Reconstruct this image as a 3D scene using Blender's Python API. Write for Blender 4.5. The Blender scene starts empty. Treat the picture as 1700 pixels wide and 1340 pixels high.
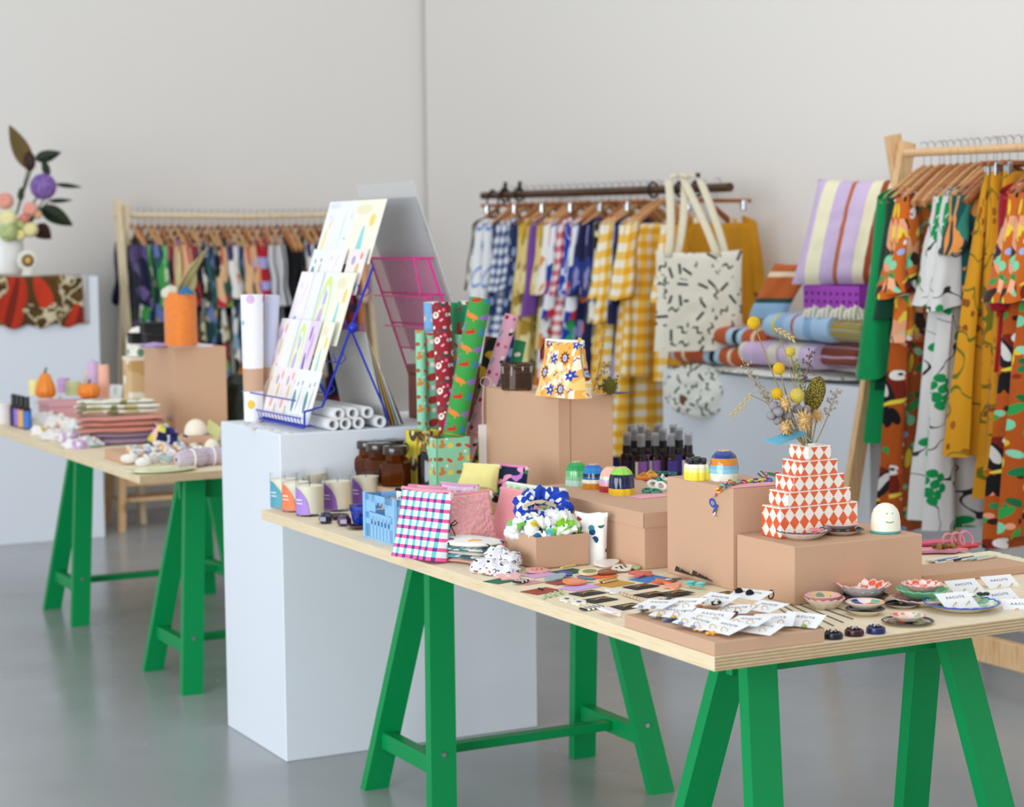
import bpy, math, random
from math import sin, cos, pi, radians as R, sqrt, atan2, floor
from mathutils import Vector, Matrix, Euler, noise as mnoise
import numpy as np
rnd = random.Random(7)
scn = bpy.context.scene
COL = scn.collection

# ---------------------------------------------------------------- camera, world, light, exposure
CF, CP, CR, CH = 3275.0, 0.0816, -0.0113, 1.566          # focal length in px of a 1700 px wide frame, pitch, roll, eye height
FW = Vector((0, cos(CP), -sin(CP)))
_u0 = Vector((0, sin(CP), cos(CP))); _r0 = Vector((1, 0, 0))
RT = _r0 * cos(CR) + _u0 * sin(CR); UP = _u0 * cos(CR) - _r0 * sin(CR)
cam = bpy.data.objects.new('camera', bpy.data.cameras.new('camera')); COL.objects.link(cam)
cam.matrix_world = Matrix(((RT.x, UP.x, -FW.x, 0), (RT.y, UP.y, -FW.y, 0), (RT.z, UP.z, -FW.z, CH), (0, 0, 0, 1)))
cam.data.sensor_fit = 'HORIZONTAL'; cam.data.sensor_width = 36
cam.data.lens = CF / 1700 * 36
cam.data.clip_start = .05; cam.data.clip_end = 100
cam.data.dof.use_dof = True; cam.data.dof.focus_distance = 4.45; cam.data.dof.aperture_fstop = 4.0
scn.camera = cam
scn.view_settings.view_transform = 'Standard'; scn.view_settings.look = 'None'
scn.view_settings.gamma = 1; scn.view_settings.use_curve_mapping = False
scn.view_settings.exposure = 0.07
world = bpy.data.worlds.new('world'); scn.world = world; world.use_nodes = True
bg = world.node_tree.nodes['Background']; bg.inputs[0].default_value = (.88, .95, 1.0, 1); bg.inputs[1].default_value = .66

def area(name, loc, target, sx, sy, power, col=(1, 1, 1)):
    l = bpy.data.lights.new(name, 'AREA'); l.shape = 'RECTANGLE'; l.size = sx; l.size_y = sy; l.energy = power; l.color = col
    o = bpy.data.objects.new(name, l); COL.objects.link(o); o.location = loc
    o.rotation_euler = (Vector(target) - Vector(loc)).to_track_quat('-Z', 'Y').to_euler()
    return o
area('window_daylight', (-5.6, -3.2, 2.1), (.4, 5.8, .8), 8.5, 4.0, 800, (.90, .96, 1.0))
area('skylight', (.2, 6.0, 5.6), (.2, 6.0, 0), 6, 7, 70, (1, .97, .93))

# ---------------------------------------------------------------- frames of reference
ANG = .4825                                               # the tables, plinths and walls are turned by this
VV = Vector((cos(ANG), sin(ANG), 0)); UU = Vector((-sin(ANG), cos(ANG), 0))
ORG = Vector((.3722, 3.6308, 0))                          # near corner of the near table
TZ = .79                                                  # table top height
def W(u, v, z=TZ): return ORG + UU * u + VV * v + Vector((0, 0, z))
def ray(px, py): return FW + RT * ((px - 850) / CF) + UP * ((670 - py) / CF)
def uv_of(p): q = p - ORG; return q.dot(UU), q.dot(VV)
def P(px, py, z=TZ):                                      # point of a horizontal surface at height z
    d = ray(px, py); return Vector((0, 0, CH)) + d * ((z - CH) / d.z)
def PU(px, py, u):                                        # point of the upright plane u = const
    d = ray(px, py); o = Vector((0, 0, CH)); return o + d * ((u - (o - ORG).dot(UU)) / d.dot(UU))
def PV(px, py, v):                                        # point of the upright plane v = const
    d = ray(px, py); o = Vector((0, 0, CH)); return o + d * ((v - (o - ORG).dot(VV)) / d.dot(VV))

# ---------------------------------------------------------------- objects
def thing(name, label, cat, loc=(0, 0, 0), rz=0.0, group=None, rot=None):
    o = bpy.data.objects.new(name, None); COL.objects.link(o); o.location = loc
    o.rotation_euler = rot if rot else (0, 0, rz); o.empty_display_size = .02
    o['label'] = label; o['category'] = cat
    if group: o['group'] = group
    return o
def tag(o, label, cat, group=None, kind=None):
    o['label'] = label; o['category'] = cat
    if group: o['group'] = group
    if kind: o['kind'] = kind
    return o
def copy_thing(root, loc, rz=None, label=None, group=None, rot=None, scale=None):
    r = root.copy(); COL.objects.link(r); r.location = loc
    if rz is not None: r.rotation_euler = (0, 0, rz)
    if rot is not None: r.rotation_euler = rot
    if scale is not None: r.scale = scale
    if label: r['label'] = label
    if group: r['group'] = group
    for ch in list(root.children):
        c = ch.copy(); COL.objects.link(c); c.parent = r
        for g in ch.children:
            d = g.copy(); COL.objects.link(d); d.parent = c
    return r

def n3(p, s=1.0, seed=0.0): return mnoise.noise(Vector((p[0] * s + seed, p[1] * s - seed * 1.7, p[2] * s + seed * .3)))

class MB:
    """collects geometry, then links it as one mesh object"""
    def __init__(s): s.v = []; s.f = []; s.m = []; s.uv = []
    def add(s, vs, fs, mi=0, uv=None, M=None):
        b = len(s.v)
        if M is not None: vs = [M @ Vector(p) for p in vs]
        s.v.extend(tuple(p) for p in vs); s.uv.extend(uv if uv else [(0, 0)] * len(vs))
        for i, f in enumerate(fs):
            s.f.append(tuple(b + k for k in f)); s.m.append(mi[i] if isinstance(mi, list) else mi)
        return s
    def box(s, x0, x1, y0, y1, z0, z1, mi=0, bev=0.0, M=None):
        if bev <= 0:
            vs = [(x, y, z) for z in (z0, z1) for y in (y0, y1) for x in (x0, x1)]
            fs = [(0, 2, 3, 1), (4, 5, 7, 6), (0, 1, 5, 4), (2, 6, 7, 3), (0, 4, 6, 2), (1, 3, 7, 5)]
            return s.add(vs, fs, mi, None, M)
        vs = []; idx = {}
        X = (x0, x1); Y = (y0, y1); Z = (z0, z1)
        for i in (0, 1):
            for j in (0, 1):
                for k in (0, 1):
                    sx, sy, sz = (1, -1)[i], (1, -1)[j], (1, -1)[k]
                    for a in range(3):
                        d = [sx * bev, sy * bev, sz * bev]; d[a] = 0
                        idx[i, j, k, a] = len(vs); vs.append((X[i] + d[0], Y[j] + d[1], Z[k] + d[2]))
        q = lambda *t: tuple(idx[x] for x in t)
        fs = []
        for i in (0, 1):
            f = q((i, 0, 0, 0), (i, 1, 0, 0), (i, 1, 1, 0), (i, 0, 1, 0)); fs.append(f if i else f[::-1])
            f = q((0, i, 0, 1), (0, i, 1, 1), (1, i, 1, 1), (1, i, 0, 1)); fs.append(f if i else f[::-1])
            f = q((0, 0, i, 2), (1, 0, i, 2), (1, 1, i, 2), (0, 1, i, 2)); fs.append(f if i else f[::-1])
        for i in (0, 1):
            for j in (0, 1):
                f = q((i, j, 0, 0), (i, j, 1, 0), (i, j, 1, 1), (i, j, 0, 1)); fs.append(f if (i + j) % 2 else f[::-1])
                f = q((i, 0, j, 0), (i, 1, j, 0), (i, 1, j, 2), (i, 0, j, 2)); fs.append(f[::-1] if (i + j) % 2 else f)
                f = q((0, i, j, 1), (1, i, j, 1), (1, i, j, 2), (0, i, j, 2)); fs.append(f if (i + j) % 2 else f[::-1])
                for k in (0, 1):
                    f = q((i, j, k, 0), (i, j, k, 1), (i, j, k, 2)); fs.append(f if (i + j + k) % 2 else f[::-1])
        return s.add(vs, fs, mi, None, M)
    def grid(s, fn, nu, nv, mi=0, M=None, uvs=(1, 1), closed=False):
        """fn(a, b) -> point for a, b in 0..1"""
        vs = []; uv = []; fs = []
        for j in range(nv + 1):
            for i in range(nu + 1):
                a, b = i / nu, j / nv
                vs.append(fn(a, b)); uv.append((a * uvs[0], b * uvs[1]))
        for j in range(nv):
            for i in range(nu):
                k = j * (nu + 1) + i; fs.append((k, k + 1, k + nu + 2, k + nu + 1))
        return s.add(vs, fs, mi, uv, M)
    def lathe(s, prof, n=24, mi=0, M=None, fn=None, uvs=None):
        """prof: list of (radius, z); fn(angle, k) -> radius factor"""
        L = [0.0]
        for k in range(1, len(prof)): L.append(L[-1] + math.hypot(prof[k][0] - prof[k - 1][0], prof[k][1] - prof[k - 1][1]))
        rm = max(r for r, z in prof) * 2 * pi
        vs = []; uv = []; fs = []
        for k, (r, z) in enumerate(prof):
            for i in range(n + 1):
                t = 2 * pi * i / n; g = fn(t if i < n else 0, k) if fn else 1
                vs.append((r * g * cos(t), r * g * sin(t), z)); uv.append((i / n * (uvs or rm), L[k]))
        for k in range(len(prof) - 1):
            for i in range(n):
                a = k * (n + 1) + i; fs.append((a, a + 1, a + n + 2, a + n + 1))
        mm = []
        if isinstance(mi, list):
            for k in range(len(prof) - 1): mm += [mi[k]] * n
        else: mm = mi
        return s.add(vs, fs, mm, uv, M)
    def tube(s, pts, r, n=8, mi=0, M=None, cap=True):
        pts = [Vector(p) for p in pts]; N = len(pts)
        rr = r if isinstance(r, (list, tuple)) else [r] * N
        vs = []; uv = []; fs = []; t0 = None; L = 0
        for k in range(N):
            d = (pts[min(k + 1, N - 1)] - pts[max(k - 1, 0)])
            d = d.normalized() if d.length > 1e-9 else Vector((0, 0, 1))
            if t0 is None:
                a = Vector((0, 0, 1)) if abs(d.z) < .9 else Vector((1, 0, 0)); x = d.cross(a).normalized()
            else: x = (x - d * x.dot(d)).normalized()
            y = d.cross(x); t0 = d
            if k: L += (pts[k] - pts[k - 1]).length
            for i in range(n + 1):
                t = 2 * pi * i / n
                vs.append(pts[k] + (x * cos(t) + y * sin(t)) * rr[k]); uv.append((i / n * 2 * pi * max(rr), L))
        for k in range(N - 1):
            for i in range(n):
                a = k * (n + 1) + i; fs.append((a, a + 1, a + n + 2, a + n + 1))
        if cap:
            fs.append(tuple(range(n))[::-1]); fs.append(tuple((N - 1) * (n + 1) + i for i in range(n)))
        return s.add(vs, fs, mi, uv, M)
    def ball(s, c, rx, ry=None, rz=None, n=14, m=9, mi=0, M=None, fn=None):
        ry = rx if ry is None else ry; rz = rx if rz is None else rz
        def f(a, b):
            t = 2 * pi * (a % 1.0); ph = -pi / 2 + pi * b
            d = Vector((cos(ph) * cos(t), cos(ph) * sin(t), sin(ph)))
            g = fn(d) if fn else 1
            return (c[0] + d.x * rx * g, c[1] + d.y * ry * g, c[2] + d.z * rz * g)
        return s.grid(f, n, m, mi, M, (2 * pi * rx, pi * rz))
    def prism(s, out, z0, z1, mi=0, M=None, uvscale=1):
        n = len(out)
        vs = [(x, y, z0) for x, y in out] + [(x, y, z1) for x, y in out]
        fs = [tuple(range(n))[::-1], tuple(range(n, 2 * n))] + [(i, (i + 1) % n, n + (i + 1) % n, n + i) for i in range(n)]
        return s.add(vs, fs, mi, [(x * uvscale, y * uvscale) for x, y in out] * 2, M)
    def torus(s, Rr, r, n=24, m=8, mi=0, M=None, fn=None, sx=1, sy=1, sz=1):
        def f(a, b):
            t = 2 * pi * (a % 1.0); q = 2 * pi * (b % 1.0); g = fn(t, q) if fn else 1
            return ((Rr + r * g * cos(q)) * cos(t) * sx, (Rr + r * g * cos(q)) * sin(t) * sy, r * g * sin(q) * sz)
        return s.grid(f, n, m, mi, M, (2 * pi * Rr, 2 * pi * r))
    def obj(s, name, mats, parent=None, loc=(0, 0, 0), rz=0.0, rot=None, smooth=True, angle=35):
        me = bpy.data.meshes.new(name); me.from_pydata(s.v, [], s.f)
        ml = mats if isinstance(mats, (list, tuple)) else [mats]
        for m in ml: me.materials.append(m)
        me.polygons.foreach_set('material_index', s.m)
        ul = me.uv_layers.new(name='UVMap')
        li = np.empty(len(me.loops), dtype=np.int32); me.loops.foreach_get('vertex_index', li)
        ul.data.foreach_set('uv', np.array(s.uv, dtype=np.float32)[li].ravel())
        if smooth:
            me.polygons.foreach_set('use_smooth', [True] * len(me.polygons))
            me.set_sharp_from_angle(angle=R(angle))
        me.update()
        o = bpy.data.objects.new(name, me); COL.objects.link(o); o.location = loc
        o.rotation_euler = rot if rot else (0, 0, rz)
        if parent: o.parent = parent
        return o
def struct(o): o['kind'] = 'structure'; return o
def TM(x=0, y=0, z=0, rx=0, ry=0, rz=0): return Matrix.Translation((x, y, z)) @ Euler((rx, ry, rz)).to_matrix().to_4x4()
LETC = {}
def lettering(body, size, mat, parent, loc, rot=(0, 0, 0), spacing=1.0, extrude=.0002):
    key = (body, size, spacing, mat.name)
    if key not in LETC:
        c = bpy.data.curves.new('lettering', 'FONT'); c.body = body; c.size = size; c.extrude = extrude; c.resolution_u = 3
        c.align_x = 'CENTER'; c.align_y = 'CENTER'; c.space_character = spacing
        q = bpy.data.objects.new('lettering_curve', c); COL.objects.link(q)
        me = bpy.data.meshes.new_from_object(q.evaluated_get(bpy.context.evaluated_depsgraph_get())); me.name = 'lettering'
        me.materials.clear(); me.materials.append(mat); LETC[key] = me
        bpy.data.objects.remove(q); bpy.data.curves.remove(c)
    o = bpy.data.objects.new('lettering', LETC[key]); COL.objects.link(o); o.parent = parent; o.location = loc; o.rotation_euler = rot
    return o
# ---------------------------------------------------------------- materials (all node based)
def hx(h):
    h = h.lstrip('#'); c = [int(h[i:i + 2], 16) / 255 for i in (0, 2, 4)]
    return tuple(x / 12.92 if x <= .04045 else ((x + .055) / 1.055) ** 2.4 for x in c) + (1,)
class G:
    """short hand for building node graphs"""
    def __init__(s, nt): s.nt = nt
    def n(s, t, **kw):
        x = s.nt.nodes.new(t)
        for k, v in kw.items(): setattr(x, k, v)
        return x
    def put(s, sock, v):
        if hasattr(v, 'is_output'): s.nt.links.new(v, sock)
        else: sock.default_value = v
    def co(s, kind='Object', scale=1.0, loc=(0, 0, 0), rot=(0, 0, 0)):
        t = s.n('ShaderNodeTexCoord'); m = s.n('ShaderNodeMapping'); s.nt.links.new(t.outputs[kind], m.inputs[0])
        m.inputs['Scale'].default_value = scale if isinstance(scale, tuple) else (scale,) * 3
        m.inputs['Location'].default_value = loc; m.inputs['Rotation'].default_value = rot
        return m.outputs[0]
    def sep(s, v): x = s.n('ShaderNodeSeparateXYZ'); s.put(x.inputs[0], v); return x.outputs
    def comb(s, a=0, b=0, c=0):
        x = s.n('ShaderNodeCombineXYZ')
        for i, q in enumerate((a, b, c)): s.put(x.inputs[i], q)
        return x.outputs[0]
    def m(s, op, a, b=0.0, c=0.0):
        x = s.n('ShaderNodeMath', operation=op); s.put(x.inputs[0], a); s.put(x.inputs[1], b); s.put(x.inputs[2], c); return x.outputs[0]
    def vm(s, op, a, b=(0, 0, 0)):
        x = s.n('ShaderNodeVectorMath', operation=op); s.put(x.inputs[0], a); s.put(x.inputs[1], b)
        return x.outputs['Value'] if op in ('LENGTH', 'DISTANCE', 'DOT_PRODUCT') else x.outputs[0]
    def mix(s, f, a, b):
        x = s.n('ShaderNodeMix', data_type='RGBA'); s.put(x.inputs[0], f); s.put(x.inputs[6], a); s.put(x.inputs[7], b); return x.outputs[2]
    def ramp(s, f, stops, const=True):
        x = s.n('ShaderNodeValToRGB'); r = x.color_ramp; r.interpolation = 'CONSTANT' if const else 'LINEAR'
        while len(r.elements) < len(stops): r.elements.new(.5)
        for e, (p, c) in zip(r.elements, stops): e.position = p; e.color = hx(c) if isinstance(c, str) else c
        s.put(x.inputs[0], f); return x.outputs[0]
    def noise(s, v, scale, detail=2, rough=.5, out='Fac'):
        x = s.n('ShaderNodeTexNoise'); s.put(x.inputs['Vector'], v); x.inputs['Scale'].default_value = scale
        x.inputs['Detail'].default_value = detail; x.inputs['Roughness'].default_value = rough
        return x.outputs[0] if out == 'Fac' else x.outputs[1]
    def voro(s, v, scale, feature='F1', rand=1.0):
        x = s.n('ShaderNodeTexVoronoi', feature=feature); s.put(x.inputs['Vector'], v); x.inputs['Scale'].default_value = scale
        x.inputs['Randomness'].default_value = rand; return x.outputs
    def warp(s, v, scale, amt):
        return s.vm('ADD', v, s._sc(s.vm('SUBTRACT', s.noise(v, scale, 2, .5, 'Color'), (.5, .5, .5)), amt))
    def _sc(s, v, k):
        x = s.n('ShaderNodeVectorMath', operation='SCALE'); s.put(x.inputs[0], v); x.inputs['Scale'].default_value = k; return x.outputs[0]
    def rot2(s, x, y, ang):
        c, q = s.m('COSINE', ang), s.m('SINE', ang)
        return s.m('ADD', s.m('MULTIPLY', x, c), s.m('MULTIPLY', y, q)), s.m('SUBTRACT', s.m('MULTIPLY', y, c), s.m('MULTIPLY', x, q))
MC = {}
def mat(name, col, rough=.6, metal=0.0, bump=None, trans=0.0, alpha=1.0, sheen=0.0, ior=1.45, coat=0.0, spec=.5, sss=0.0):
    """col: '#hex' or a function of G returning a colour socket; bump: (scale, strength[, coordinate])"""
    if name in MC: return MC[name]
    m = bpy.data.materials.new(name); m.use_nodes = True; MC[name] = m
    nt = m.node_tree; b = nt.nodes['Principled BSDF']; g = G(nt)
    if callable(col): g.put(b.inputs['Base Color'], col(g))
    else:
        b.inputs['Base Color'].default_value = hx(col); m.diffuse_color = hx(col)
    b.inputs['Roughness'].default_value = rough; b.inputs['Metallic'].default_value = metal; b.inputs['IOR'].default_value = ior
    b.inputs['Specular IOR Level'].default_value = spec
    if trans: b.inputs['Transmission Weight'].default_value = trans
    if alpha < 1: b.inputs['Alpha'].default_value = alpha
    if sheen: b.inputs['Sheen Weight'].default_value = sheen
    if coat: b.inputs['Coat Weight'].default_value = coat
    if sss: b.inputs['Subsurface Weight'].default_value = sss; b.inputs['Subsurface Scale'].default_value = .01
    if bump:
        bn = g.n('ShaderNodeBump'); bn.inputs['Strength'].default_value = bump[1]; bn.inputs['Distance'].default_value = .004
        nz = g.noise(g.co(bump[2] if len(bump) > 2 else 'Object'), bump[0], 3, .6)
        nt.links.new(nz, bn.inputs['Height']); nt.links.new(bn.outputs[0], b.inputs['Normal'])
    return m
def C(h): return hx(h)
def shade(h, amt=.12, scale=3, kind='Object'):             # a plain colour with slight natural variation
    return lambda g: g.mix(g.m('MULTIPLY', g.noise(g.co(kind), scale, 3), amt), C(h), (.0, .0, .0, 1))
# --- prints on cloth and paper: all take UV in metres
def p_gingham(base, half, full, size, kind='UV', stretch=1.0):
    def f(g):
        x, y, z = g.sep(g.co(kind))
        a = g.m('GREATER_THAN', g.m('FRACT', g.m('DIVIDE', x, size)), .5); b = g.m('GREATER_THAN', g.m('FRACT', g.m('DIVIDE', y, size * stretch)), .5)
        return g.ramp(g.m('MULTIPLY', g.m('ADD', a, b), .5), [(0, base), (.3, half), (.8, full)])
    return f
def p_cross(base, cx, cy, both, size, wx=.35, wy=.35, kind='UV'):
    def f(g):
        x, y, z = g.sep(g.co(kind))
        a = g.m('LESS_THAN', g.m('FRACT', g.m('DIVIDE', x, size)), wx); b = g.m('LESS_THAN', g.m('FRACT', g.m('DIVIDE', y, size)), wy)
        return g.mix(a, g.mix(b, C(base), C(cy)), g.mix(b, C(cx), C(both)))
    return f
def p_stripes(stops, period, axis=0, kind='UV', off=0.0):
    def f(g):
        c = g.sep(g.co(kind))[axis]
        return g.ramp(g.m('FRACT', g.m('ADD', g.m('DIVIDE', c, period), off)), stops)
    return f
def p_blotch(cols, scale, warp=.03, kind='UV', wscale=14, seed=0.0):
    def f(g):
        v = g.warp(g.co(kind, 1.0, (seed, seed * .7, 0)), wscale, warp)
        r = g.sep(g.voro(v, scale)[1])[0]
        return g.ramp(r, [(i / len(cols), c) for i, c in enumerate(cols)])
    return f
def p_two(f1, f2, scale, lo=.5, kind='UV'):                 # two prints in patches
    def f(g): return g.mix(g.m('GREATER_THAN', g.noise(g.co(kind), scale, 1), lo), f1(g), f2(g))
    return f
def p_spots(base, cols, scale, r=.3, kind='UV', rand=.9, seed=0.0, inner=None):
    def f(g):
        o = g.voro(g.co(kind, 1.0, (seed, seed, 0)), scale, 'F1', rand)
        rc = g.ramp(g.sep(o[1])[1], [(i / len(cols), c) for i, c in enumerate(cols)])
        b = base(g) if callable(base) else C(base)
        c = g.mix(g.m('LESS_THAN', o[0], r), b, rc)
        if inner: c = g.mix(g.m('LESS_THAN', o[0], r * .5), c, C(inner))
        return c
    return f
def p_dash(base, col, scale, L=.34, wd=.07, curve=.12, kind='UV', col2=None):
    def f(g):
        v = g.co(kind, scale); o = g.voro(v, 1.0, 'F1', .75)
        x, y, z = g.sep(g.vm('SUBTRACT', v, o[2])); rr = g.sep(o[1])
        a, b = g.rot2(x, y, g.m('MULTIPLY', rr[0], 6.283))
        b = g.m('ADD', b, g.m('MULTIPLY', g.m('SINE', g.m('MULTIPLY', a, 12.0)), g.m('MULTIPLY', g.m('GREATER_THAN', rr[1], .45), curve)))
        k = g.m('MULTIPLY', g.m('LESS_THAN', g.m('ABSOLUTE', a), L), g.m('LESS_THAN', g.m('ABSOLUTE', b), wd))
        b0 = base(g) if callable(base) else C(base)
        return g.mix(k, b0, C(col))
    return f
def p_lines(base, col, scale, w=.02, kind='UV', seed=0.0):   # meandering contour lines
    def f(g):
        nz = g.noise(g.co(kind, 1.0, (seed, 0, 0)), scale, 1)
        b0 = base(g) if callable(base) else C(base)
        return g.mix(g.m('LESS_THAN', g.m('ABSOLUTE', g.m('SUBTRACT', nz, .5)), w), b0, C(col))
    return f
def p_motif(base, shapes, tw, th, half=True, kind='UV', off=(0, 0)):
    """shapes: (cx, cy, rx, ry, degrees, colour) ellipses in a tile of tw x th metres; every other column dropped by half a tile"""
    def f(g):
        x, y, z = g.sep(g.co(kind)); x = g.m('ADD', g.m('DIVIDE', x, tw), off[0]); y = g.m('ADD', g.m('DIVIDE', y, th), off[1])
        if half: y = g.m('ADD', y, g.m('MULTIPLY', g.m('MODULO', g.m('ABSOLUTE', g.m('FLOOR', x)), 2.0), .5))
        fx = g.m('MULTIPLY', g.m('FRACT', x), tw); fy = g.m('MULTIPLY', g.m('FRACT', y), th)
        c = base(g) if callable(base) else C(base)
        v = g.comb(fx, fy, 0)
        for cx, cy, rx, ry, dg, col in shapes:
            mp = g.n('ShaderNodeMapping', vector_type='TEXTURE'); g.put(mp.inputs[0], v)
            mp.inputs['Location'].default_value = (cx * tw, cy * th, 0); mp.inputs['Rotation'].default_value = (0, 0, R(dg)); mp.inputs['Scale'].default_value = (rx * tw, ry * tw, 1)
            c = g.mix(g.m('LESS_THAN', g.vm('LENGTH', mp.outputs[0]), 1.0), c, C(col))
        return c
    return f
def cloth(name, f, rough=.85, sheen=.15): return mat(name, f, rough, sheen=sheen, spec=.2, bump=(900, .08))

KRAFT = mat('kraft_board', lambda g: g.mix(g.noise(g.co('Object', (1, 1, 1)), 260, 4, .7), g.mix(g.noise(g.co('Object'), 2.5), C('#bf977a'), C('#c9a184')), C('#d3ae92')), .82, spec=.25)
KRAFTD = mat('kraft_edge', '#8a6245', .9)
PLY = mat('birch_ply', lambda g: g.mix(g.ramp(g.voro(g.co('Object', (1, .35, 1)), 2.6)[0], [(0, '#555555'), (.05, '#000000')], False), g.ramp(g.noise(g.co('Object', (14, 1.1, 8)), 3.2, 5, .6), [(.3, '#f5e8cf'), (.5, '#ecdab9'), (.58, '#f1e2c6'), (.75, '#e2cba4')], False), C('#a87c4e')), .5, spec=.3)
PLYE = mat('ply_edge', lambda g: g.mix(g.m('MULTIPLY', g.noise(g.co('Object', (9, 9, 60)), 4, 4), .55), g.ramp(g.m('FRACT', g.m('MULTIPLY', g.sep(g.co('Object'))[2], 155.0)), [(0, '#e3cda6'), (.5, '#b08b63'), (.8, '#d8bd92')]), C('#7d5f3f')), .7)
PLYS = mat('ply_long_edge', lambda g: g.ramp(g.noise(g.co('Object', (4, 2.5, 120)), 3, 4), [(.3, '#d9bd92'), (.5, '#ebd8b6'), (.7, '#e0c9a2')], False), .6)
PINE = mat('pine', lambda g: g.mix(g.ramp(g.voro(g.co('Object', (1.2, 1.2, .8)), 4)[0], [(0, '#7c4a22'), (.06, '#b98550'), (.14, '#ffffff')], False), C('#a06a3a'), g.ramp(g.noise(g.co('Object', (26, 26, 2.2)), 2.5, 4, .6), [(.3, '#d9a873'), (.5, '#e7c294'), (.7, '#cf9a63')], False)), .55)
PINEL = mat('pale_pine', lambda g: g.ramp(g.noise(g.co('Object', (22, 22, 2)), 2.2, 4, .6), [(.3, '#e6cda4'), (.5, '#eddcba'), (.7, '#d8ba8c')], False), .55)
HANG = mat('hanger_wood', lambda g: g.ramp(g.noise(g.co('Object', (8, 30, 30)), 4, 3), [(.35, '#b9814f'), (.6, '#cd9a66')], False), .35)
HANGD = mat('hanger_dark_wood', lambda g: g.ramp(g.noise(g.co('Object', (8, 30, 30)), 4, 3), [(.35, '#96582f'), (.6, '#ac6c3e')], False), .35)
GREEN = mat('green_paint', lambda g: g.mix(g.m('MULTIPLY', g.noise(g.co('Object', (30, 30, 3)), 3, 4), .25), C('#00934f'), C('#00783f')), .42, bump=(60, .1), spec=.3)
WHITE = mat('white_paint', shade('#e4e9f1', .05, 2), .55)
WALL = mat('wall_paint', shade('#e9e4df', .04, .4), .8)
FLOORM = mat('polished_concrete', lambda g: g.mix(g.noise(g.co('Object'), .9, 5, .6), g.mix(g.noise(g.co('Object'), 5, 4), C('#8b9094'), C('#9a9ea0')), C('#acadae')), .3)
_fb = FLOORM.node_tree; _g = G(_fb)
_fb.links.new(_g.ramp(_g.noise(_g.co('Object'), 1.6, 4, .6), [(.3, (.16,) * 3 + (1,)), (.7, (.3,) * 3 + (1,))], False), _fb.nodes['Principled BSDF'].inputs['Roughness'])
STEEL = mat('steel_wire', '#c9ccd0', .25, 1.0); GOLD = mat('gold_metal', '#d9b067', .28, 1.0); BRONZE = mat('dark_bronze', '#5a4a3a', .35, .9)
BLACK = mat('black_plastic', '#14141a', .35); BLACKM = mat('black_matt', '#1b1a1d', .7); DARK = mat('gap_shade', '#242424', .9)
PAPER = mat('white_paper', '#f1f1f2', .7); CREAM = mat('cream', '#f3ead2', .6); WHITEG = mat('white_glaze', '#f4f1e8', .12, coat=.4)
INK = mat('ink_grey', '#6b6f78', .8); INKB = mat('ink_black', '#26262b', .8)
GLASS = mat('clear_glass', '#ffffff', .02, trans=1.0, ior=1.2); WAX = mat('cream_wax', '#f6eed8', .5, sss=.2)
AMBER = mat('amber_glass', '#8c4714', .05, trans=.75, ior=1.35); AMBERD = mat('amber_dark', '#3a1a0a', .12, trans=.2)
PLASTIC = mat('clear_sleeve', '#d9dbdd', .18, alpha=.38); WOODL = mat('light_wood', '#dcb98a', .5)
BLUEW = mat('blue_wire', '#1d2fae', .35); PINKW = mat('pink_wire', '#e0218f', .35)
def plain(h, rough=.55, **k): return mat('paint_' + h.strip('#') + '_%d' % int(rough * 100), h, rough, **k)
def glaze(h): return mat('glaze_' + h.strip('#'), h, .12, coat=.3)
def felt(h): return mat('cloth_' + h.strip('#'), shade(h, .15, 40), .9, sheen=.2, spec=.15)
# ---------------------------------------------------------------- the room
WU, WV = 8.37, 3.36                                        # left wall is the plane u = WU, right wall the plane v = WV
def uvbox(b, u0, u1, v0, v1, z0, z1, mi=0, bev=0): return b.box(v0, v1, u0, u1, z0, z1, mi, bev)   # local x = v, local y = u
def uvobj(b, name, mats, parent=None, z=0, **k): return b.obj(name, mats, parent, ORG + Vector((0, 0, z)), ANG, **k)
o = struct(uvobj(uvbox(MB(), -7, WU + .3, -7, WV + .3, -.1, 0), 'floor', FLOORM)); o['label'] = 'polished grey concrete floor of the shop'; o['category'] = 'floor'
o = struct(uvobj(uvbox(MB(), WU, WU + .2, -7, WV + .2, 0, 6), 'wall_left', WALL)); o['label'] = 'white painted wall behind the left rack'; o['category'] = 'wall'
o = struct(uvobj(uvbox(MB(), -7, WU - .03, WV, WV + .2, 0, 6), 'wall_right', WALL)); o['label'] = 'white painted wall behind the middle rail'; o['category'] = 'wall'
o = struct(uvobj(uvbox(MB(), WU - .03, WU - .0005, WV + .03, WV + .2, 0, 6), 'shade_strip_1', DARK)); o['label'] = 'dark strip coloured as shade in the gap up the wall corner'; o['category'] = 'shade_strip'  # strip behind the open joint; its near-black colour stands in for shade

def plinth(u0, u1, v0, v1, h, label):
    b = uvbox(MB(), u0, u1, v0, v1, 0, h, 0, .003)
    return tag(uvobj(b, 'display_plinth', WHITE), label, 'plinth')
plinth(2.49, 3.017, .097, .965, 1.0, 'white plinth in the centre carrying the blue card stand')
plinth(7.352, 7.95, .2, .939, 1.41, 'tall white plinth at the left edge under the flower vase')
_a = PV(1100, 612, 2.72); _b = PV(1445, 612, 2.72); PRZ = _a.z
_ua, _ub = uv_of(_a)[0], uv_of(_b)[0]
plinth(_ub, _ua, 2.72, 3.3, PRZ, 'white plinth on the right under the folded blankets')

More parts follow.
